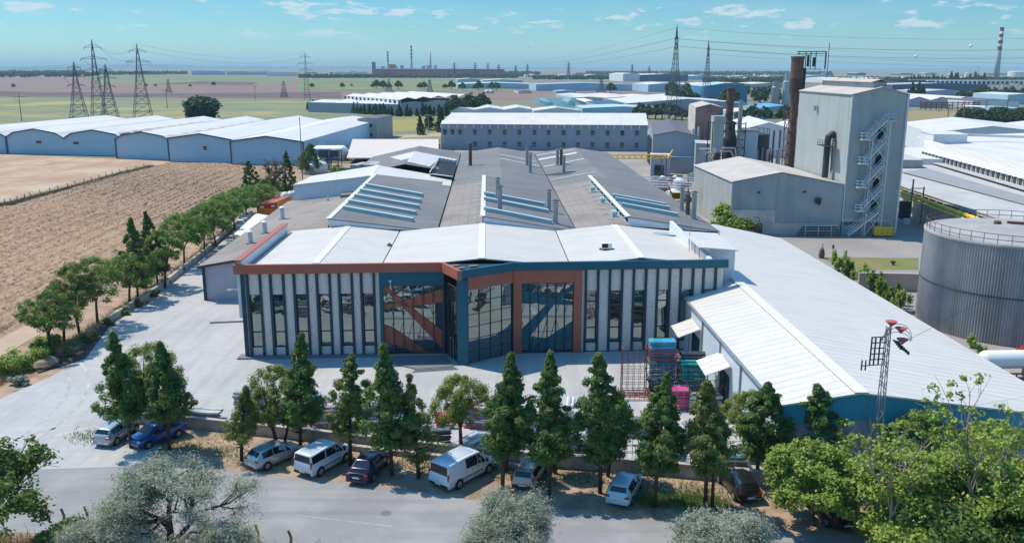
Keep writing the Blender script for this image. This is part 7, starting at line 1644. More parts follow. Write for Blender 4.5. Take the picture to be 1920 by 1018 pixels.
def conifer_geo(H, R0, z0, seed, wid=.27, ncl=150, per=105, lw=.05, ll=.13, sparse=0.0):
    global rs; rs = np.random.RandomState(seed); rg = random.Random(seed)
    C_, Rd = [], []; lean = (rg.uniform(-.36, .36), rg.uniform(-.25, .25)); pe = rg.uniform(.68, 1.1); pk = rg.uniform(1.9, 3.4); gap = (rg.uniform(0, 6.28), rg.uniform(.1, .6)); lob = [rg.uniform(0, 6.28) for _ in range(3)]
    for i in range(ncl):
        s = 1 - (i + rg.random()) / ncl; s = s ** 1.15                 # 0 bottom .. 1 top
        s = 1 - (1 - s)
        z = z0 + (H - z0) * s
        prof = (1.22 + .18 * pe) * (1 - s) ** pe * min(1, .36 + s * pk)
        a = i * 2.39996 + rg.uniform(-.4, .4)
        rr = R0 * prof * (1 + .20 * math.sin(2 * a + lob[0] + 4 * s) + .14 * math.sin(3 * a + lob[1] - 5 * s)) * rg.choice((rg.uniform(.35, .8), rg.uniform(.8, 1.2)))
        if rg.random() < sparse: continue
        if abs((a - gap[0] + 3.14) % 6.28 - 3.14) < .55 and abs(s - gap[1]) < .13: continue
        c = (lean[0] * s * 2 + math.cos(a) * rr * .82, lean[1] * s * 2 + math.sin(a) * rr * .82, z + rg.uniform(-.15, .15))
        w = (.22 + .46 * (1 - s)) * wid / .27 * rg.uniform(.6, 1.35)
        C_.append(c); Rd.append((w * .9, w * .9, w * rg.uniform(.45, 1.0)))
    C_.append((lean[0] * 2, lean[1] * 2, H - .35)); Rd.append((.12, .12, .5)); C_.append((lean[0] * 1.9, lean[1] * 1.9, H - .9)); Rd.append((.2, .2, .5))
    C_ = np.array(C_); Rd = np.array(Rd)
    P, u = clump_points(C_, Rd, per, .35); axis = P.copy(); axis[:, 2] = 0
    axis /= np.linalg.norm(axis, axis=1)[:, None] + .3
    N_ = u * .8 + axis * .5 + np.array([0, 0, .35])
    V, F = leaves(P, N_, lw, ll)
    tr = MB(); tr.tube([(0, 0, 0), (lean[0] * .3, lean[1] * .3, H * .3), (lean[0] * 1.2, lean[1] * 1.2, H * .65), (lean[0] * 2, lean[1] * 2, H * .97)], [.15, .12, .07, .015], 8)
    for k in range(46):
        s = rg.uniform(-.16, .85); z = z0 + (H - z0) * s - .1; a = rg.uniform(0, 6.28); L = R0 * (1 - abs(s)) * (.85 if s > 0 else .38)
        x, y = lean[0] * s * 2, lean[1] * s * 2; tr.tube([(x, y, z), (x + math.cos(a) * L * .6, y + math.sin(a) * L * .6, z + L * .12), (x + math.cos(a) * L, y + math.sin(a) * L, z + L * .35)], [.045, .03, .01], 5)
    return (V, F), tr
def crown_pine_geo(H, R0, z0, seed, ncl=70, per=210, flat=.55, lw=.03, ll=.12, forks=5):
    """rounded or umbrella crown on forked limbs"""
    global rs; rs = np.random.RandomState(seed); rg = random.Random(seed); C_, Rd = [], []; hz = (H - z0)
    for i in range(ncl):
        a = i * 2.39996 + rg.uniform(-.3, .3); q = math.sqrt((i + .5) / ncl) * rg.uniform(.75, 1.02)
        low = rg.random() < .28; ph = q * math.pi / 2
        rr = R0 * math.sin(ph) * (1 + .18 * math.sin(3 * a + seed)); z = z0 + hz * (math.cos(ph) * .9 if not low else .05 + .3 * rg.random())
        if low: rr *= rg.uniform(.3, .9)
        w = R0 * .21 * rg.uniform(.7, 1.3); C_.append((math.cos(a) * rr, math.sin(a) * rr, z + .1)); Rd.append((w, w, w * flat * 1.2))
    P, u = clump_points(np.array(C_), np.array(Rd), per, .3)
    N_ = u * .7 + np.array([0, 0, .8]); V, F = leaves(P, N_, lw, ll, .7)
    tr = MB(); b = (rg.uniform(-.3, .3), rg.uniform(-.2, .2)); tr.tube([(0, 0, 0), (b[0] * .4, b[1] * .4, z0 * .5), (b[0], b[1], z0 * .9)], [.17, .14, .12], 8)
    for k in range(forks):
        a = k / forks * 6.28 + rg.uniform(-.4, .4); L = R0 * rg.uniform(.5, .8)
        p1 = (b[0] + math.cos(a) * L * .35, b[1] + math.sin(a) * L * .35, z0 + hz * .2); p2 = (math.cos(a) * L, math.sin(a) * L, z0 + hz * rg.uniform(.45, .7))
        tr.tube([(b[0], b[1], z0 * rg.uniform(.55, .88)), p1, p2], [.085, .06, .02], 6)
        for j in range(3):
            a2 = a + rg.uniform(-.9, .9); tr.tube([p1, (p1[0] + math.cos(a2) * L * .5, p1[1] + math.sin(a2) * L * .5, p1[2] + hz * .35)], [.035, .01], 5)
    return (V, F), tr
def broad_geo(H, spread, seed, levels=4, leaf_w=.07, leaf_l=.11, per=26, cl=.5, bare=.0, z0=.25, trunk_r=.16, droop=0.0, nb=4, first=5, skirt=False):
    """recursive branches with leaf sprays round the twigs"""
    global rs; rs = np.random.RandomState(seed); rg = random.Random(seed); tr = MB(); tips = []
    def grow(p, d, L, r, lv):
        q = p + d * L + Vector((rg.uniform(-.08, .08), rg.uniform(-.08, .08), 0)) * L; mid = p.lerp(q, .5) + Vector((rg.uniform(-.06, .06), rg.uniform(-.06, .06), rg.uniform(0, .05))) * L
        tr.tube([p, mid, q], [r, r * .8, r * .58], 6 if lv < 2 else 4, cap=False)
        if lv >= 2: tips.append((mid, L * .5, lv))
        if lv == levels: tips.append((q, L, lv)); return
        for k in range(nb if lv else first):
            a = rg.uniform(0, 6.28) if lv else k / first * 6.28 + rg.uniform(-.4, .4); o = d.orthogonal().normalized(); o2 = d.cross(o); side = o * math.cos(a) + o2 * math.sin(a)
            nd = (d * rg.uniform(.55, 1.0) + side * rg.uniform(.5, .95) * spread + Vector((0, 0, .12 - droop * lv))).normalized()
            grow(p.lerp(q, rg.uniform(.55, 1.0)) if lv else p.lerp(q, rg.uniform(.45, 1)), nd, L * rg.uniform(.58, .78), r * .55, lv + 1)
    grow(Vector((0, 0, 0)), Vector((rg.uniform(-.06, .06), rg.uniform(-.06, .06), 1)).normalized(), H * z0 * 1.25, trunk_r, 0)
    zmax = max(t[0].z for t in tips); sc = H / (zmax + .2)
    tr.v = [(x * sc, y * sc, z * sc) for x, y, z in tr.v]
    pts = [(t[0] * sc, t[1]) for t in tips if rg.random() > bare]
    if skirt:
        for _ in range(len(pts) // 5): p, L = rg.choice(pts); pts.append((Vector((p.x, p.y, p.z * rg.uniform(.2, .7))), L))
    Cn = np.array([tuple(p) for p, _ in pts]); Rd = np.array([[cl * rg.uniform(.6, 1.2)] * 3 for _ in pts]); Rd[:, 2] *= .75
    P, u = clump_points(Cn, Rd, per, .1); N_ = u * .5 + np.array([0, 0, .7]); V, F = leaves(P, N_, leaf_w, leaf_l, .6)
    return (V, F), tr
# front row. (foot px, top px, crown radius, crown foot, label, leaf material, kind)
FR_ = [
 ((246, 839), (218, 628), 1.75, 2.6, 'leftmost front conifer beside the silver hatchback', 'needles_dark', 0),
 ((318, 842), (309, 640), 1.85, 2.6, 'dark conifer standing behind the bright blue hatchback', 'needles_dark', 0),
 ((287, 793), (300, 640), 2.3, 2.6, 'yellow green round pine behind the wall at the entrance', 'needles_lime', 1),
 ((453, 863), (438, 728), 1.25, 1.7, 'small thin olive pine left of the silver hatchback with red lights', 'needles_olive', 2),
 ((519, 838), (498, 682), 2.1, 2.0, 'yellow green forked pine behind the silver hatchback with red lights', 'needles_lime', 1),
 ((564, 850), (549, 628), 1.95, 2.5, 'tall dark conifer between the silver hatchback and the small white van', 'needles_dark', 0),
 ((657, 871), (640, 668), 1.55, 2.5, 'slim dark conifer between the small white van and the navy sedan', 'needles_olive', 3),
 ((735, 891), (718, 645), 2.1, 2.4, 'large dark conifer right of the navy sedan', 'needles_dark', 0),
 ((785, 896), (800, 705), 1.5, 1.2, 'sparse olive pine left of the large white van', 'needles_olive', 2),
 ((865, 850), (868, 705), 2.2, 2.6, 'spreading yellow green pine behind the large white van', 'needles_lime', 1),
 ((942, 916), (925, 665), 1.95, 2.7, 'dark conifer between the large white van and the beige estate', 'needles_dark', 0),
 ((949, 885), (958, 722), 1.3, 2.4, 'shorter conifer just behind the one beside the large white van', 'needles_dark', 3),
 ((1029, 926), (1020, 665), 1.95, 2.7, 'dark conifer at the right flank of the beige estate', 'needles_dark', 0),
 ((1041, 887), (1060, 730), 1.35, 2.3, 'shorter conifer behind the beige estate', 'needles_dark', 3),
 ((1125, 924), (1113, 660), 2.0, 2.6, 'dark conifer left of the pale blue hatchback', 'needles_dark', 0),
 ((1140, 893), (1160, 735), 1.4, 2.4, 'shorter leaning conifer behind the pale blue hatchback', 'needles_dark', 3),
 ((1227, 949), (1216, 705), 2.1, 2.8, 'broad dark conifer right of the pale blue hatchback', 'needles_dark', 0),
 ((1322, 955), (1313, 715), 1.95, 2.9, 'lighter olive conifer with two stems left of the dark hatchback', 'needles_olive', 0),
 ((1418, 900), (1415, 718), 1.75, 2.0, 'dense dark conifer at the end of the low wall', 'needles_dark', 0),
 ((1400, 850), (1385, 735), 1.9, 1.6, 'yellow green pine behind the dense dark conifer', 'needles_lime', 1),
 ((1470, 862), (1462, 745), 2.1, 1.6, 'pale green pine against the white warehouse wall', 'needles_lime', 2),
 ((1535, 905), (1534, 722), 2.3, 1.4, 'dark conifer with crooked tip in front of the teal gable', 'needles_dark', 0),
 ((1602, 868), (1604, 745), 1.2, 1.2, 'small green pine in front of the teal gable', 'needles_umbrella', 3),
]
for i, (b, tp, rad, z0, lb, lm, kd) in enumerate(FR_):
    q = at(*b, 0); H = up(tp[0], tp[1], q.y).z; H = max(H, 3.5)
    if kd == 0: g, tr = conifer_geo(H, rad, z0, 100 + i, ncl=135, per=105, ll=.16, lw=.058)
    elif kd == 3: g, tr = conifer_geo(H, rad, z0, 100 + i, ncl=110, per=130, sparse=.12)
    elif kd == 2: g, tr = conifer_geo(H, rad * 1.1, z0, 100 + i, ncl=80, per=120, sparse=.25, ll=.15, lw=.03)
    else: g, tr = crown_pine_geo(H, rad, z0, 100 + i, ncl=75, per=210, flat=.9)
    if i == 17: tr.tube([(.5, .2, 0), (.45, .1, 2.0), (.3, 0, 4.0)], [.12, .1, .05], 6)
    if i in (2, 4): tr.tube([(.5, .1, 0), (.9, .1, 1.6), (1.0, 0, 3.2)], [.12, .1, .05], 6)
    place_tree('conifer_tree' if kd in (0, 3) else 'pine_tree', lb, 'tree', tuple(q), g, lm, tr, group='trees in the front row')
# umbrella pines along the boundary wall
UM = [
 ((95, 664), (88, 545), 2.3, 'low grey green pine, front of the umbrella pine row', 'needles_umbrella', 1), ((120, 642), (125, 530), 2.2, 'thin pine second from the front of the left row', 'needles_olive', 1), ((149, 625), (140, 492), 2.4, 'dusty grey pine third from the front of the left row', 'needles_olive', 1), ((183, 607), (182, 480), 2.6, 'round topped umbrella pine beside the dusty grey one', 'needles_umbrella', 1),
 ((243, 570), (250, 476), 2.5, 'pale green umbrella pine where the wall starts', 'needles_umbrella', 1), ((259, 560), (245, 412), 2.3, 'left of two dark cypresses in the left row', 'needles_dark', 0), ((296, 534), (264, 399), 2.2, 'taller right one of two dark cypresses in the left row', 'needles_dark', 0), ((310, 540), (312, 428), 2.2, 'umbrella pine crowding the right side of the two cypresses', 'needles_umbrella', 1),
 ((346, 500), (328, 400), 2.8, 'broad umbrella pine halfway along the left row', 'needles_umbrella', 1), ((384, 477), (360, 387), 2.9, 'umbrella pine just beyond the halfway one', 'needles_umbrella', 1), ((405, 462), (385, 375), 2.6, 'umbrella pine third beyond the cypresses', 'needles_umbrella', 1), ((419, 443), (402, 366), 3.0, 'umbrella pine above the white canopy, left one', 'needles_umbrella', 1),
 ((440, 430), (428, 358), 3.0, 'umbrella pine above the white canopy, right one', 'needles_umbrella', 1), ((462, 412), (452, 350), 3.0, 'umbrella pine left of the orange hut', 'needles_umbrella', 1), ((484, 400), (477, 346), 3.0, 'umbrella pine close beside the orange hut', 'needles_umbrella', 1),
 ((475, 385), (469, 303), 2.9, 'dark cypress behind the umbrella pines with a pointed tip', 'needles_dark', 0), ((536, 366), (531, 284), 2.9, 'dark cypress rising before the blank white shed', 'needles_dark', 0), ((580, 325), (582, 271), 4.2, 'dark bushy conifer beside the white tanks', 'needles_dark', 3),
 ((500, 372), (498, 335), 2.6, 'small green pine between the two dark cypresses', 'needles_umbrella', 1),
]
for i, (b, tp, rad, lb, lm, kd) in enumerate(UM):
    q = at(*b, 0); H = max(4, up(tp[0], tp[1], q.y).z)
    if kd == 0: g, tr = conifer_geo(H, rad, 1.8 if i < 8 else .8, 200 + i, ncl=130, per=110, lw=.07, ll=.16)
    elif kd == 3: g, tr = conifer_geo(H, rad, .8, 200 + i, ncl=120, per=100, lw=.1, ll=.2, wid=.45)
    else: g, tr = crown_pine_geo(H, rad * (1.1 if i < 8 else 1.28), H * .42, 200 + i, ncl=66, per=140 if i < 8 else 100, flat=.65, lw=.045 if i < 8 else .07, ll=.14 if i < 8 else .2)
    place_tree('umbrella_pine' if kd == 1 else 'cypress_tree', lb, 'tree', tuple(q), g, lm, tr, group='trees in the left row')
q = at(514, 372, 0); g, tr = broad_geo(9, .55, 77, levels=4, leaf_w=.06, leaf_l=.1, per=14, cl=.5, bare=.2, nb=3); place_tree('bare_tree', 'reddish half bare tree between the two pointed cypresses', 'tree', tuple(q), g, 'twig_red', tr)
q = at(1335, 438, 0); g, tr = broad_geo(6.5, .9, 78, levels=3, leaf_w=.14, leaf_l=.2, per=60, cl=.9, nb=4); place_tree('yard_tree', 'light green tree growing at the corner of the grey hall', 'tree', (34.6, 141, 0), g, 'leaf_bright', tr)
g, tr = broad_geo(4.4, .9, 79, levels=3, leaf_w=.12, leaf_l=.18, per=40, cl=.7, nb=3); place_tree('yard_tree', 'small olive bush like tree against the beige panel of the grey hall', 'tree', (38.3, 142, 0), g, 'needles_olive', tr)
q = at(1362, 300, 0); g, tr = broad_geo(8, .8, 80, levels=3, leaf_w=.2, leaf_l=.3, per=50, cl=1.2, nb=4); place_tree('yard_tree', 'green tree left of the dark silo', 'tree', (66.0, 238, 0), g, 'leaf_mid', tr)
q = at(688, 300, 0); g, tr = broad_geo(9.5, 1.0, 81, levels=3, leaf_w=.16, leaf_l=.24, per=24, cl=.8, nb=4); place_tree('yard_tree', 'small crooked tree in front of the beige sloping roof', 'tree', (-32.5, 172, 0), g, 'needles_dark', tr)
g, tr = broad_geo(12, 1.0, 82, levels=3, leaf_w=.5, leaf_l=.7, per=150, cl=3.2, nb=5, z0=.2, skirt=True); q = at(380, 226, 0); t = place_tree('field_tree', 'large round tree alone in the sunflower field', 'tree', tuple(q), g, 'leaf_far', tr); 
for ch in t.children: ch.scale = (1.35, 1.0, .95)

# shrubs and undergrowth on the left bank
def bush(px, py, r, h, m, label, per=260, n=16, lw=.06, ll=.1, name='shrub', seed=0, z=0):
    global rs; rs = np.random.RandomState(seed + int(px)); rg = random.Random(seed + int(px)); q = at(px, py, z)
    Cn = np.array([(rg.gauss(0, r * .45), rg.gauss(0, r * .35), rg.uniform(.15, .8) * h) for _ in range(n)]); Rd = np.array([[r * rg.uniform(.25, .45)] * 2 + [h * .3] for _ in range(n)])
    P, u = clump_points(Cn, Rd, per, .2); P[:, 2] = np.maximum(P[:, 2], .02); V, F = leaves(P, u * .6 + np.array([0, 0, .7]), lw, ll)
    t = thing(name, label, 'shrub', tuple(q)); npobj('foliage', V, F, m, t)
    mb = MB(); [mb.tube([(0, 0, 0), (c[0] * .5, c[1] * .5, c[2] * .5), tuple(c)], [.03, .02, .01], 4) for c in Cn]; obj('stem', mb, 'bark', t, local=True)
    return t
bush(45, 690, 2.0, 2.0, 'leaf_bright', 'bright green vine like shrub at the left edge, largest of the bank')
bush(15, 705, 1.6, 1.8, 'leaf_bright', 'bright green shrub cut by the left edge')
bush(85, 668, 1.4, 1.6, 'leaf_mid', 'mid green shrub under the low grey green pine')
bush(100, 652, 1.2, 1.5, 'leaf_bright', 'bright shrub between the pine stems at the left bank')
bush(38, 722, .8, .9, 'leaf_silver', 'round bluish grass tuft at the corner of the bank')
for i, (px, py) in enumerate([(128, 668), (165, 640), (205, 610), (228, 590), (258, 574), (287, 556), (315, 530), (338, 510), (362, 490), (395, 465)]):
    bush(px, py, .8, .9, 'leaf_mid' if i % 2 else 'needles_olive', ['first', 'second', 'third', 'fourth', 'fifth', 'sixth', 'seventh', 'eighth', 'ninth', 'tenth'][i] + ' low scrub plant behind the boundary wall counting from the front', per=110, n=9, name='scrub')
mb = MB(); q = at(170, 640, 0)
mb = MB(); [mb.lathe(at(*p, 0), [(.9, 0), (1.0, .35), (.6, .75), (.1, .85)], 7) for p in ((80, 690), (92, 684))]; solo('rubble_mound', mb, 'soil', 'dark brown earth mound at the yard corner by the left bank', 'mound')
mb = MB(); mb.prism([at(a, b, 0).xy for a, b in ((72, 700), (160, 672), (205, 612), (192, 606), (150, 655), (60, 690))], -.2, .12); struct('bank_soil', mb, 'bark')
# plants along the warehouse eave at right, grass
for i, (px, py) in enumerate([(1572, 508), (1592, 522), (1612, 535), (1632, 548), (1652, 560), (1672, 572), (1688, 582)]):
    bush(px, py, 1.1, 3.2 - i * .1, 'leaf_mid' if i % 2 else 'leaf_bright', ['first', 'second', 'third', 'fourth', 'fifth', 'sixth', 'seventh'][i] + ' creeper bush from the back along the white warehouse eave', per=170, n=12, lw=.09, ll=.14, name='creeper')
for i, (px, py) in enumerate([(1822, 652), (1838, 664)]): bush(px, py, .7, 1.6, 'leaf_bright', ['farther', 'nearer'][i] + ' green tuft beside the white horizontal tank', per=120, n=8, name='creeper')
bush(1675, 497, .6, .7, 'leaf_mid', 'small round bush on the grass plot', per=100, n=6)

# big near trees, lower right
def near(base, H, label, seed, leafm, name='maple_tree', barkm='bark', sxy=1.0, **k):
    g, tr = broad_geo(H, k.pop('spread', .8), seed, **k)
    t = place_tree(name, label, 'tree', base, g, leafm, tr, barkm)
    for ch in t.children: ch.scale = (sxy, sxy, 1)
    return t
near((19.0, 50.3, 0), 5.4, 'small bright green maple on a bare stem over the black car', 301, 'leaf_bright', levels=4, per=70, cl=.52, nb=4, first=6, spread=1.15, leaf_w=.075, leaf_l=.11, z0=.5, trunk_r=.12)
near((23.2, 46.5, 0), 7.1, 'leafy maple with bare twigs in front of the switchgear pole', 302, 'leaf_bright', levels=4, per=40, cl=.78, nb=4, first=7, spread=.85, leaf_w=.08, leaf_l=.12, z0=.2, trunk_r=.2, skirt=True)
near((26.6, 45.0, 0), 7.7, 'tallest bright maple in the lower right corner', 303, 'leaf_bright', levels=4, per=40, cl=.8, nb=4, first=7, spread=.85, leaf_w=.08, leaf_l=.12, z0=.2, trunk_r=.22, bare=.1, skirt=True)
near((22.6, 43.0, 0), 4.2, 'low bright maple at the bottom edge right of the black car', 304, 'leaf_bright', levels=4, per=42, cl=.7, nb=4, first=7, spread=1.0, leaf_w=.08, leaf_l=.12, z0=.15, trunk_r=.14, skirt=True)
near((25.0, 41.8, 0), 5.8, 'bushy maple along the bottom edge of the lower right corner', 305, 'leaf_mid', levels=4, per=46, cl=.75, nb=4, first=7, spread=.95, leaf_w=.08, leaf_l=.12, z0=.15, trunk_r=.2, skirt=True)
near((28.6, 41.5, 0), 5.6, 'rightmost maple at the corner of the picture', 306, 'leaf_bright', levels=4, per=42, cl=.78, nb=4, first=7, spread=.95, leaf_w=.08, leaf_l=.12, z0=.15, trunk_r=.2, skirt=True)
near((25.6, 44.0, 0), 12.3, 'bare grey twigged tree reaching above the bright maples', 307, 'leaf_bright', 'bare_tree', 'bark_pale', levels=4, per=26, cl=.4, nb=3, first=5, spread=.6, leaf_w=.08, leaf_l=.12, z0=.26, trunk_r=.12, bare=.62)
near((29.0, 45.5, 0), 8.6, 'bare pale branched tree leaning at the right edge', 308, 'leaf_mid', 'bare_tree', 'bark_pale', levels=4, per=16, cl=.4, nb=3, first=5, spread=.9, leaf_w=.07, leaf_l=.1, z0=.24, trunk_r=.13, bare=.85)
near((21.8, 45.2, 0), 9.6, 'thin bare twigged tree left of the tallest bright maple', 309, 'leaf_bright', 'bare_tree', 'bark_pale', levels=4, per=18, cl=.4, nb=3, first=4, spread=.55, leaf_w=.08, leaf_l=.12, z0=.26, trunk_r=.09, bare=.78)
g, tr = crown_pine_geo(5.2, 3.6, 2.2, 320, ncl=60, per=300, flat=.35); place_tree('cedar_tree', 'flat topped dark cedar before the teal gable at the right edge', 'tree', (32.0, 53.0, 0), g, 'needles_dark', tr)
g, tr = crown_pine_geo(5.8, 2.2, 2.2, 321, ncl=50, per=300, flat=.9); place_tree('pine_tree', 'green pine in front of the teal gable left of the cedar', 'tree', (27.6, 55.0, 0), g, 'needles_umbrella', tr)
# silver trees along the bottom
sil = dict(leaf_w=.02, leaf_l=.09, levels=4, nb=4, first=6, trunk_r=.14, z0=.18, skirt=True)
near((-19.3, 44.6, 0), 7.3, 'large silvery willow in the lower left, over the road', 401, 'leaf_silver', 'silver_tree', per=60, cl=.75, spread=1.15, droop=.08, sxy=1.12, **sil)
near((-22.6, 43.4, 0), 4.6, 'silvery shrub left of the large silvery willow', 402, 'leaf_silver', 'silver_tree', per=55, cl=.7, spread=1.1, droop=.05, **sil)
near((-15.6, 43.6, 0), 4.0, 'silvery branches right of the large silvery willow', 405, 'leaf_silver', 'silver_tree', per=45, cl=.7, spread=1.1, droop=.08, **sil)
near((-0.2, 43.4, 0), 5.7, 'round silvery shrub at the bottom centre of the picture', 403, 'leaf_silver', 'silver_tree', per=60, cl=.7, spread=1.1, **sil)
near((12.0, 43.4, 0), 5.1, 'silvery shrub at the bottom in front of the dark hatchback', 404, 'leaf_silver', 'silver_tree', per=60, cl=.7, spread=1.1, **sil)
near((-25.0, 44.2, 0), 3.6, 'dark green shrub between the left tree and the silvery ones', 406, 'leaf_mid', 'shrub_tree', levels=4, per=70, cl=.5, nb=4, first=6, spread=.9, leaf_w=.05, leaf_l=.09, z0=.18, trunk_r=.1, skirt=True)
near((-29.6, 45.2, 0), 8.2, 'leafy green tree at the left edge above the road', 407, 'leaf_mid', 'broadleaf_tree', levels=4, per=34, cl=.6, nb=4, first=6, spread=.9, leaf_w=.08, leaf_l=.12, z0=.24, trunk_r=.15, bare=.68)
# dry grass at the near road edge
def grass_strip(name, pts, n, m, h, label=None):
    global rs; rs = np.random.RandomState(9); A = np.array(pts, float); k = rs.randint(0, len(A) - 1, n); s = rs.rand(n, 1); P = A[k] * (1 - s) + A[k + 1] * s
    P = P + np.stack([rs.normal(0, .5, n), rs.normal(0, .7, n)], 1); hh = rs.uniform(.4, 1.2, n) * h; a = rs.uniform(0, 6.28, n); w = .03
    dx, dy = np.cos(a) * w, np.sin(a) * w; lx, ly = rs.normal(0, .12, n), rs.normal(0, .12, n); z = np.zeros(n)
    V = np.stack([np.stack([P[:, 0] - dx, P[:, 1] - dy, z], 1), np.stack([P[:, 0] + dx, P[:, 1] + dy, z], 1), np.stack([P[:, 0] + lx + dx * .2, P[:, 1] + ly, hh], 1), np.stack([P[:, 0] + lx - dx * .2, P[:, 1] + ly, hh], 1)], 1).reshape(-1, 3)
    o = npobj(name, V, np.arange(4 * n).reshape(n, 4), m); tag(o, label, 'grass', kind='stuff')
mat('straw', (0.42, 0.32, 0.17), .95, .2, 1.0); mat('fence_green', (0.30, 0.25, 0.14), .95, .2, .3, col2=(0.14, 0.20, 0.06), c2amt=.9, c2s=.08)
grass_strip('dry_grass', [(-36, 47.6), (-26, 47.0), (-20, 46.4), (-10, 45.8), (0, 44.2), (10, 42.0)], 16000, 'straw', .5, 'straw coloured dry grass along the near road edge')
grass_strip('weeds', [(-45, 90), (-46.5, 80), (-47, 74), (-45.8, 84), (-45.9, 96), (-46.3, 110), (-48.3, 135), (-50.5, 155)], 9000, 'straw', .45, 'dry weeds along the left bank behind the wall')
grass_strip('verge_weeds', [(-34, 64), (-28, 63), (-20, 60.5), (-12, 59.5), (-2, 57.8), (8, 56), (18, 54.5)], 5000, 'leaf_mid', .22, 'thin green weeds on the dry earth between the parked cars')
grass_strip('verge_weeds', [(8.5, 53.6), (11.5, 53.6), (14, 53)], 3500, 'leaf_mid', .25, 'green weeds between the pale blue and the dark hatchback')
grass_strip('fence_weeds', [(p.x, p.y) for p in fp], 12000, 'fence_green', .9, 'rough weeds and grass along the field fence')
# small litter and stones on the verge
rg = random.Random(31); mb = MB()
for i in range(500):
    x = rg.uniform(-33, 22); y = 60.5 - (x + 12) * .235 + rg.uniform(-3.4, 1.6); s_ = rg.uniform(.03, .11); mb.box((x, y, s_ * .3), (s_, s_ * .8, s_ * .6), rg.uniform(0, 3))
tag(obj('stones', mb, 'wall_concrete'), 'scattered pale stones and scraps on the dry earth verge', 'stones', kind='stuff')

# hedges and distant trees
def mini(name, H, r, seed, kind, m, per=60, ncl=16):
    global rs; rs = np.random.RandomState(seed); rg = random.Random(seed); Cn, Rd = [], []
    for i in range(ncl):
        s = i / ncl
        if kind == 'con': rr = r * (1 - s) * .6; a = i * 2.4; Cn.append((math.cos(a) * rr, math.sin(a) * rr, H * (.08 + .88 * s))); w = r * (.5 * (1 - s) + .14); Rd.append((w, w, w * 1.5))
        else: a = i * 2.4; q = math.sqrt(s); Cn.append((math.cos(a) * r * q * .75, math.sin(a) * r * q * .75, H * (.35 + .45 * math.cos(q * 1.4) * rg.uniform(.6, 1.1)))); w = r * rg.uniform(.3, .5); Rd.append((w, w, w * .8))
    P, u = clump_points(np.array(Cn), np.array(Rd), per, .4); V, F = leaves(P, u, r * .10, r * .16)
    t = thing(name, 'x', 'tree', (0, 0, 0)); npobj('crown', V, F, m, t)
    mb = MB(); mb.tube([(0, 0, 0), (0, 0, H * .6)], [r * .08, r * .03], 5); obj('trunk', mb, 'bark', t, local=True)
    return t
protoc = {}
def far_tree(kind, x, y, sc, label, group):
    pr = protoc.get(kind)
    if pr is None:
        pr = mini({'con': 'small_conifer', 'rnd': 'distant_tree', 'rn2': 'distant_tree'}[kind], 6, 1.7 if kind == 'con' else 3.4, {'con': 1, 'rnd': 2, 'rn2': 3}[kind], kind, 'leaf_far'); protoc[kind] = pr
        pr.location = (x, y, 0); pr.scale = (sc,) * 3; pr['label'] = label; pr['group'] = group
    else: dup(pr, (x, y, 0), random.uniform(0, 6), label, group, sc)
random.seed(77)
def row(px0, py0, px1, py1, n, kind, sc, label, jit=.5):
    a, b = at(px0, py0, 0), at(px1, py1, 0)
    for i in range(n):
        p = a.lerp(b, (i + .5) / n) + Vector((random.uniform(-jit, jit), random.uniform(-jit, jit), 0)) * (b - a).length / n
        far_tree(kind, p.x, p.y, sc * random.uniform(.7, 1.25), label, label)
row(573, 206, 745, 219, 42, 'con', 1.0, 'dark little conifer in the hedge along the white bayed warehouse')
row(745, 219, 842, 218, 16, 'con', 1.15, 'dark little conifer in the hedge before the blue grey warehouse front')
row(850, 214, 900, 206, 10, 'rnd', 1.6, 'dark tree in the clump between the hedge warehouse and the window hall')
row(813, 254, 828, 240, 4, 'con', 1.6, 'dark conifer at the left end of the window hall')
row(1190, 222, 1300, 226, 11, 'rnd', 1.25, 'round green tree in the row left of the brown tower')
row(1380, 228, 1480, 230, 6, 'rnd', 1.2, 'round green tree between the slim stack and the tall stack', 1.0)
row(1268, 200, 1320, 196, 9, 'rn2', 2.2, 'dark green tree clump behind the two slender pylons')
row(1400, 205, 1440, 185, 6, 'rn2', 2.2, 'green tree behind the blue process building')
row(1200, 175, 1240, 180, 4, 'rnd', 2.0, 'tree standing on the dry lot near the left slender pylon', 1.5)

row(1790, 236, 1925, 238, 24, 'rnd', 1.1, 'dark green tree in the grove beside the dry lot'); row(1800, 226, 1925, 226, 18, 'rn2', 1.2, 'dark green tree at the back of the grove beside the dry lot')
row(1700, 186, 1735, 186, 7, 'con', 2.2, 'dark conifer before the lilac shed'); row(1800, 188, 1925, 180, 16, 'rnd', 1.6, 'green tree in the belt before the column hall')
row(1700, 160, 1850, 160, 26, 'con', 3.2, 'dark conifer in the long belt before the column hall')
row(644, 166, 960, 170, 16, 'rnd', 1.6, 'scrubby round tree at the far edge of the green field', 1.2)
row(0, 164, 640, 165, 7, 'rnd', .9, 'lone scrub tree in the brown fields', 1.5)
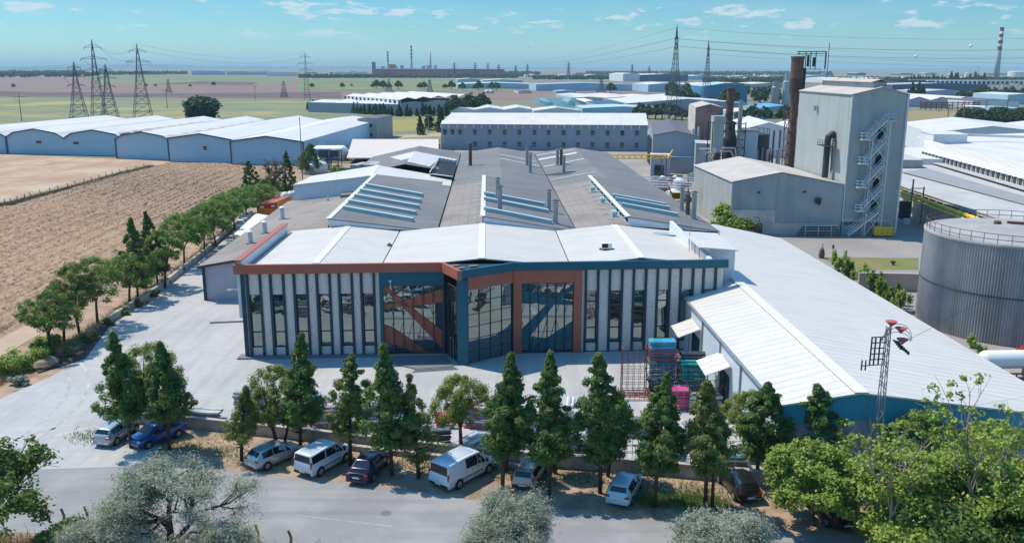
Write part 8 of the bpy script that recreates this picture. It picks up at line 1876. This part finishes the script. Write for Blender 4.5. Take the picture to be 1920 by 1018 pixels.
# far woods that read as one mass
def wood(name, poly, n, h, label, m='leaf_far', sz=3.0):
    global rs; rs = np.random.RandomState(n); P = []; a, b, c_, d_ = [np.array(at(*p, 0))[:2] for p in poly]
    s = rs.rand(n, 1); t_ = rs.rand(n, 1); g = (a * (1 - s) + b * s) * (1 - t_) + (d_ * (1 - s) + c_ * s) * t_
    hh = h * rs.uniform(.55, 1.15, n); per = 46; Cn = np.concatenate([g, (hh * .55)[:, None]], 1); Rd = np.stack([hh * .42, hh * .42, hh * .5], 1)
    P, u = clump_points(Cn, Rd, per, .75); V, F = leaves(P, u, sz * .6, sz, .4); V[:, 2] = np.maximum(V[:, 2], 0)
    tag(npobj(name, V, F, m), label, 'woodland', kind='stuff')
wood('far_wood', [(-20, 147), (175, 144), (150, 137), (-20, 139)], 420, 13, 'dark belt of woodland at the left near the horizon')
wood('far_wood', [(175, 142), (350, 140), (350, 138.5), (175, 139)], 260, 11, 'thin dark belt of trees behind the pylons')
wood('far_wood', [(560, 147), (970, 147), (970, 145.5), (560, 145.5)], 700, 9, 'low dark hedge belt in front of the red factory')
wood('far_wood', [(890, 145), (1010, 144), (1010, 141), (890, 142)], 260, 14, 'dark wood right of the red factory')
wood('far_wood', [(1100, 142), (1560, 143), (1560, 138), (1100, 138)], 900, 12, 'long dark tree belt behind the industrial estate')
wood('far_wood', [(1560, 158), (1925, 160), (1925, 153), (1560, 152)], 620, 9, 'tree belt around the far factories at right')
wood('far_wood', [(1320, 160), (1500, 157), (1500, 152), (1320, 154)], 260, 9, 'green belt behind the blue process building')
wood('far_wood', [(1000, 150), (1170, 150), (1170, 147), (1000, 147)], 200, 8, 'scattered far trees in the hazy industrial strip')

# ------------------------------------------------------------------ smoke and haze
def volume(name, dens, col, noise=None):
    m = bpy.data.materials.new(name); m.use_nodes = True; t = m.node_tree; t.nodes.clear()
    o = N(t, 'ShaderNodeOutputMaterial'); v_ = N(t, 'ShaderNodeVolumePrincipled'); v_.inputs['Color'].default_value = (*col, 1); v_.inputs['Density'].default_value = dens
    v_.inputs['Anisotropy'].default_value = 0.0
    if noise:
        tcn = N(t, 'ShaderNodeTexCoord'); nz = N(t, 'ShaderNodeTexNoise'); nz.inputs['Scale'].default_value = noise; nz.inputs['Detail'].default_value = 4
        t.links.new(tcn.outputs['Object'], nz.inputs['Vector']); t.links.new(mth(t, 'MULTIPLY', mth(t, 'SUBTRACT', nz.outputs[0], .47, True), dens * 5), v_.inputs['Density'])
    t.links.new(v_.outputs[0], o.inputs['Volume']); M[name] = m; return m
volume('haze_air', 0.00009, (0.60, 0.88, 1.0))
mb = MB(); mb.prism([(-23000, -400), (23000, -400), (23000, 28000), (-23000, 28000)], -4.5, 140); tag(obj('haze', mb, 'haze_air'), kind='stuff')
volume('smoke_air', 0.16, (0.35, 0.9, 1.0), .06)
def puff(px, py, Y, r, sc, label):
    p = up(px, py, Y); mb = MB(); prof_ = [(max(.01, math.sin(k / 8 * math.pi)) * r, -math.cos(k / 8 * math.pi) * r) for k in range(9)]; mb.lathe((0, 0, 0), prof_, 16)
    o = obj('smoke', mb, 'smoke_air'); o.location = p; o.scale = sc; tag(o, label, 'smoke', kind='stuff')
puff(1062, 190, 560, 6, (1.5, 1.2, 1.0), 'pale cyan smoke rising behind the window hall')
puff(1040, 186, 575, 7, (2.4, 1.2, .8), 'thin cyan smoke drifting left behind the window hall')
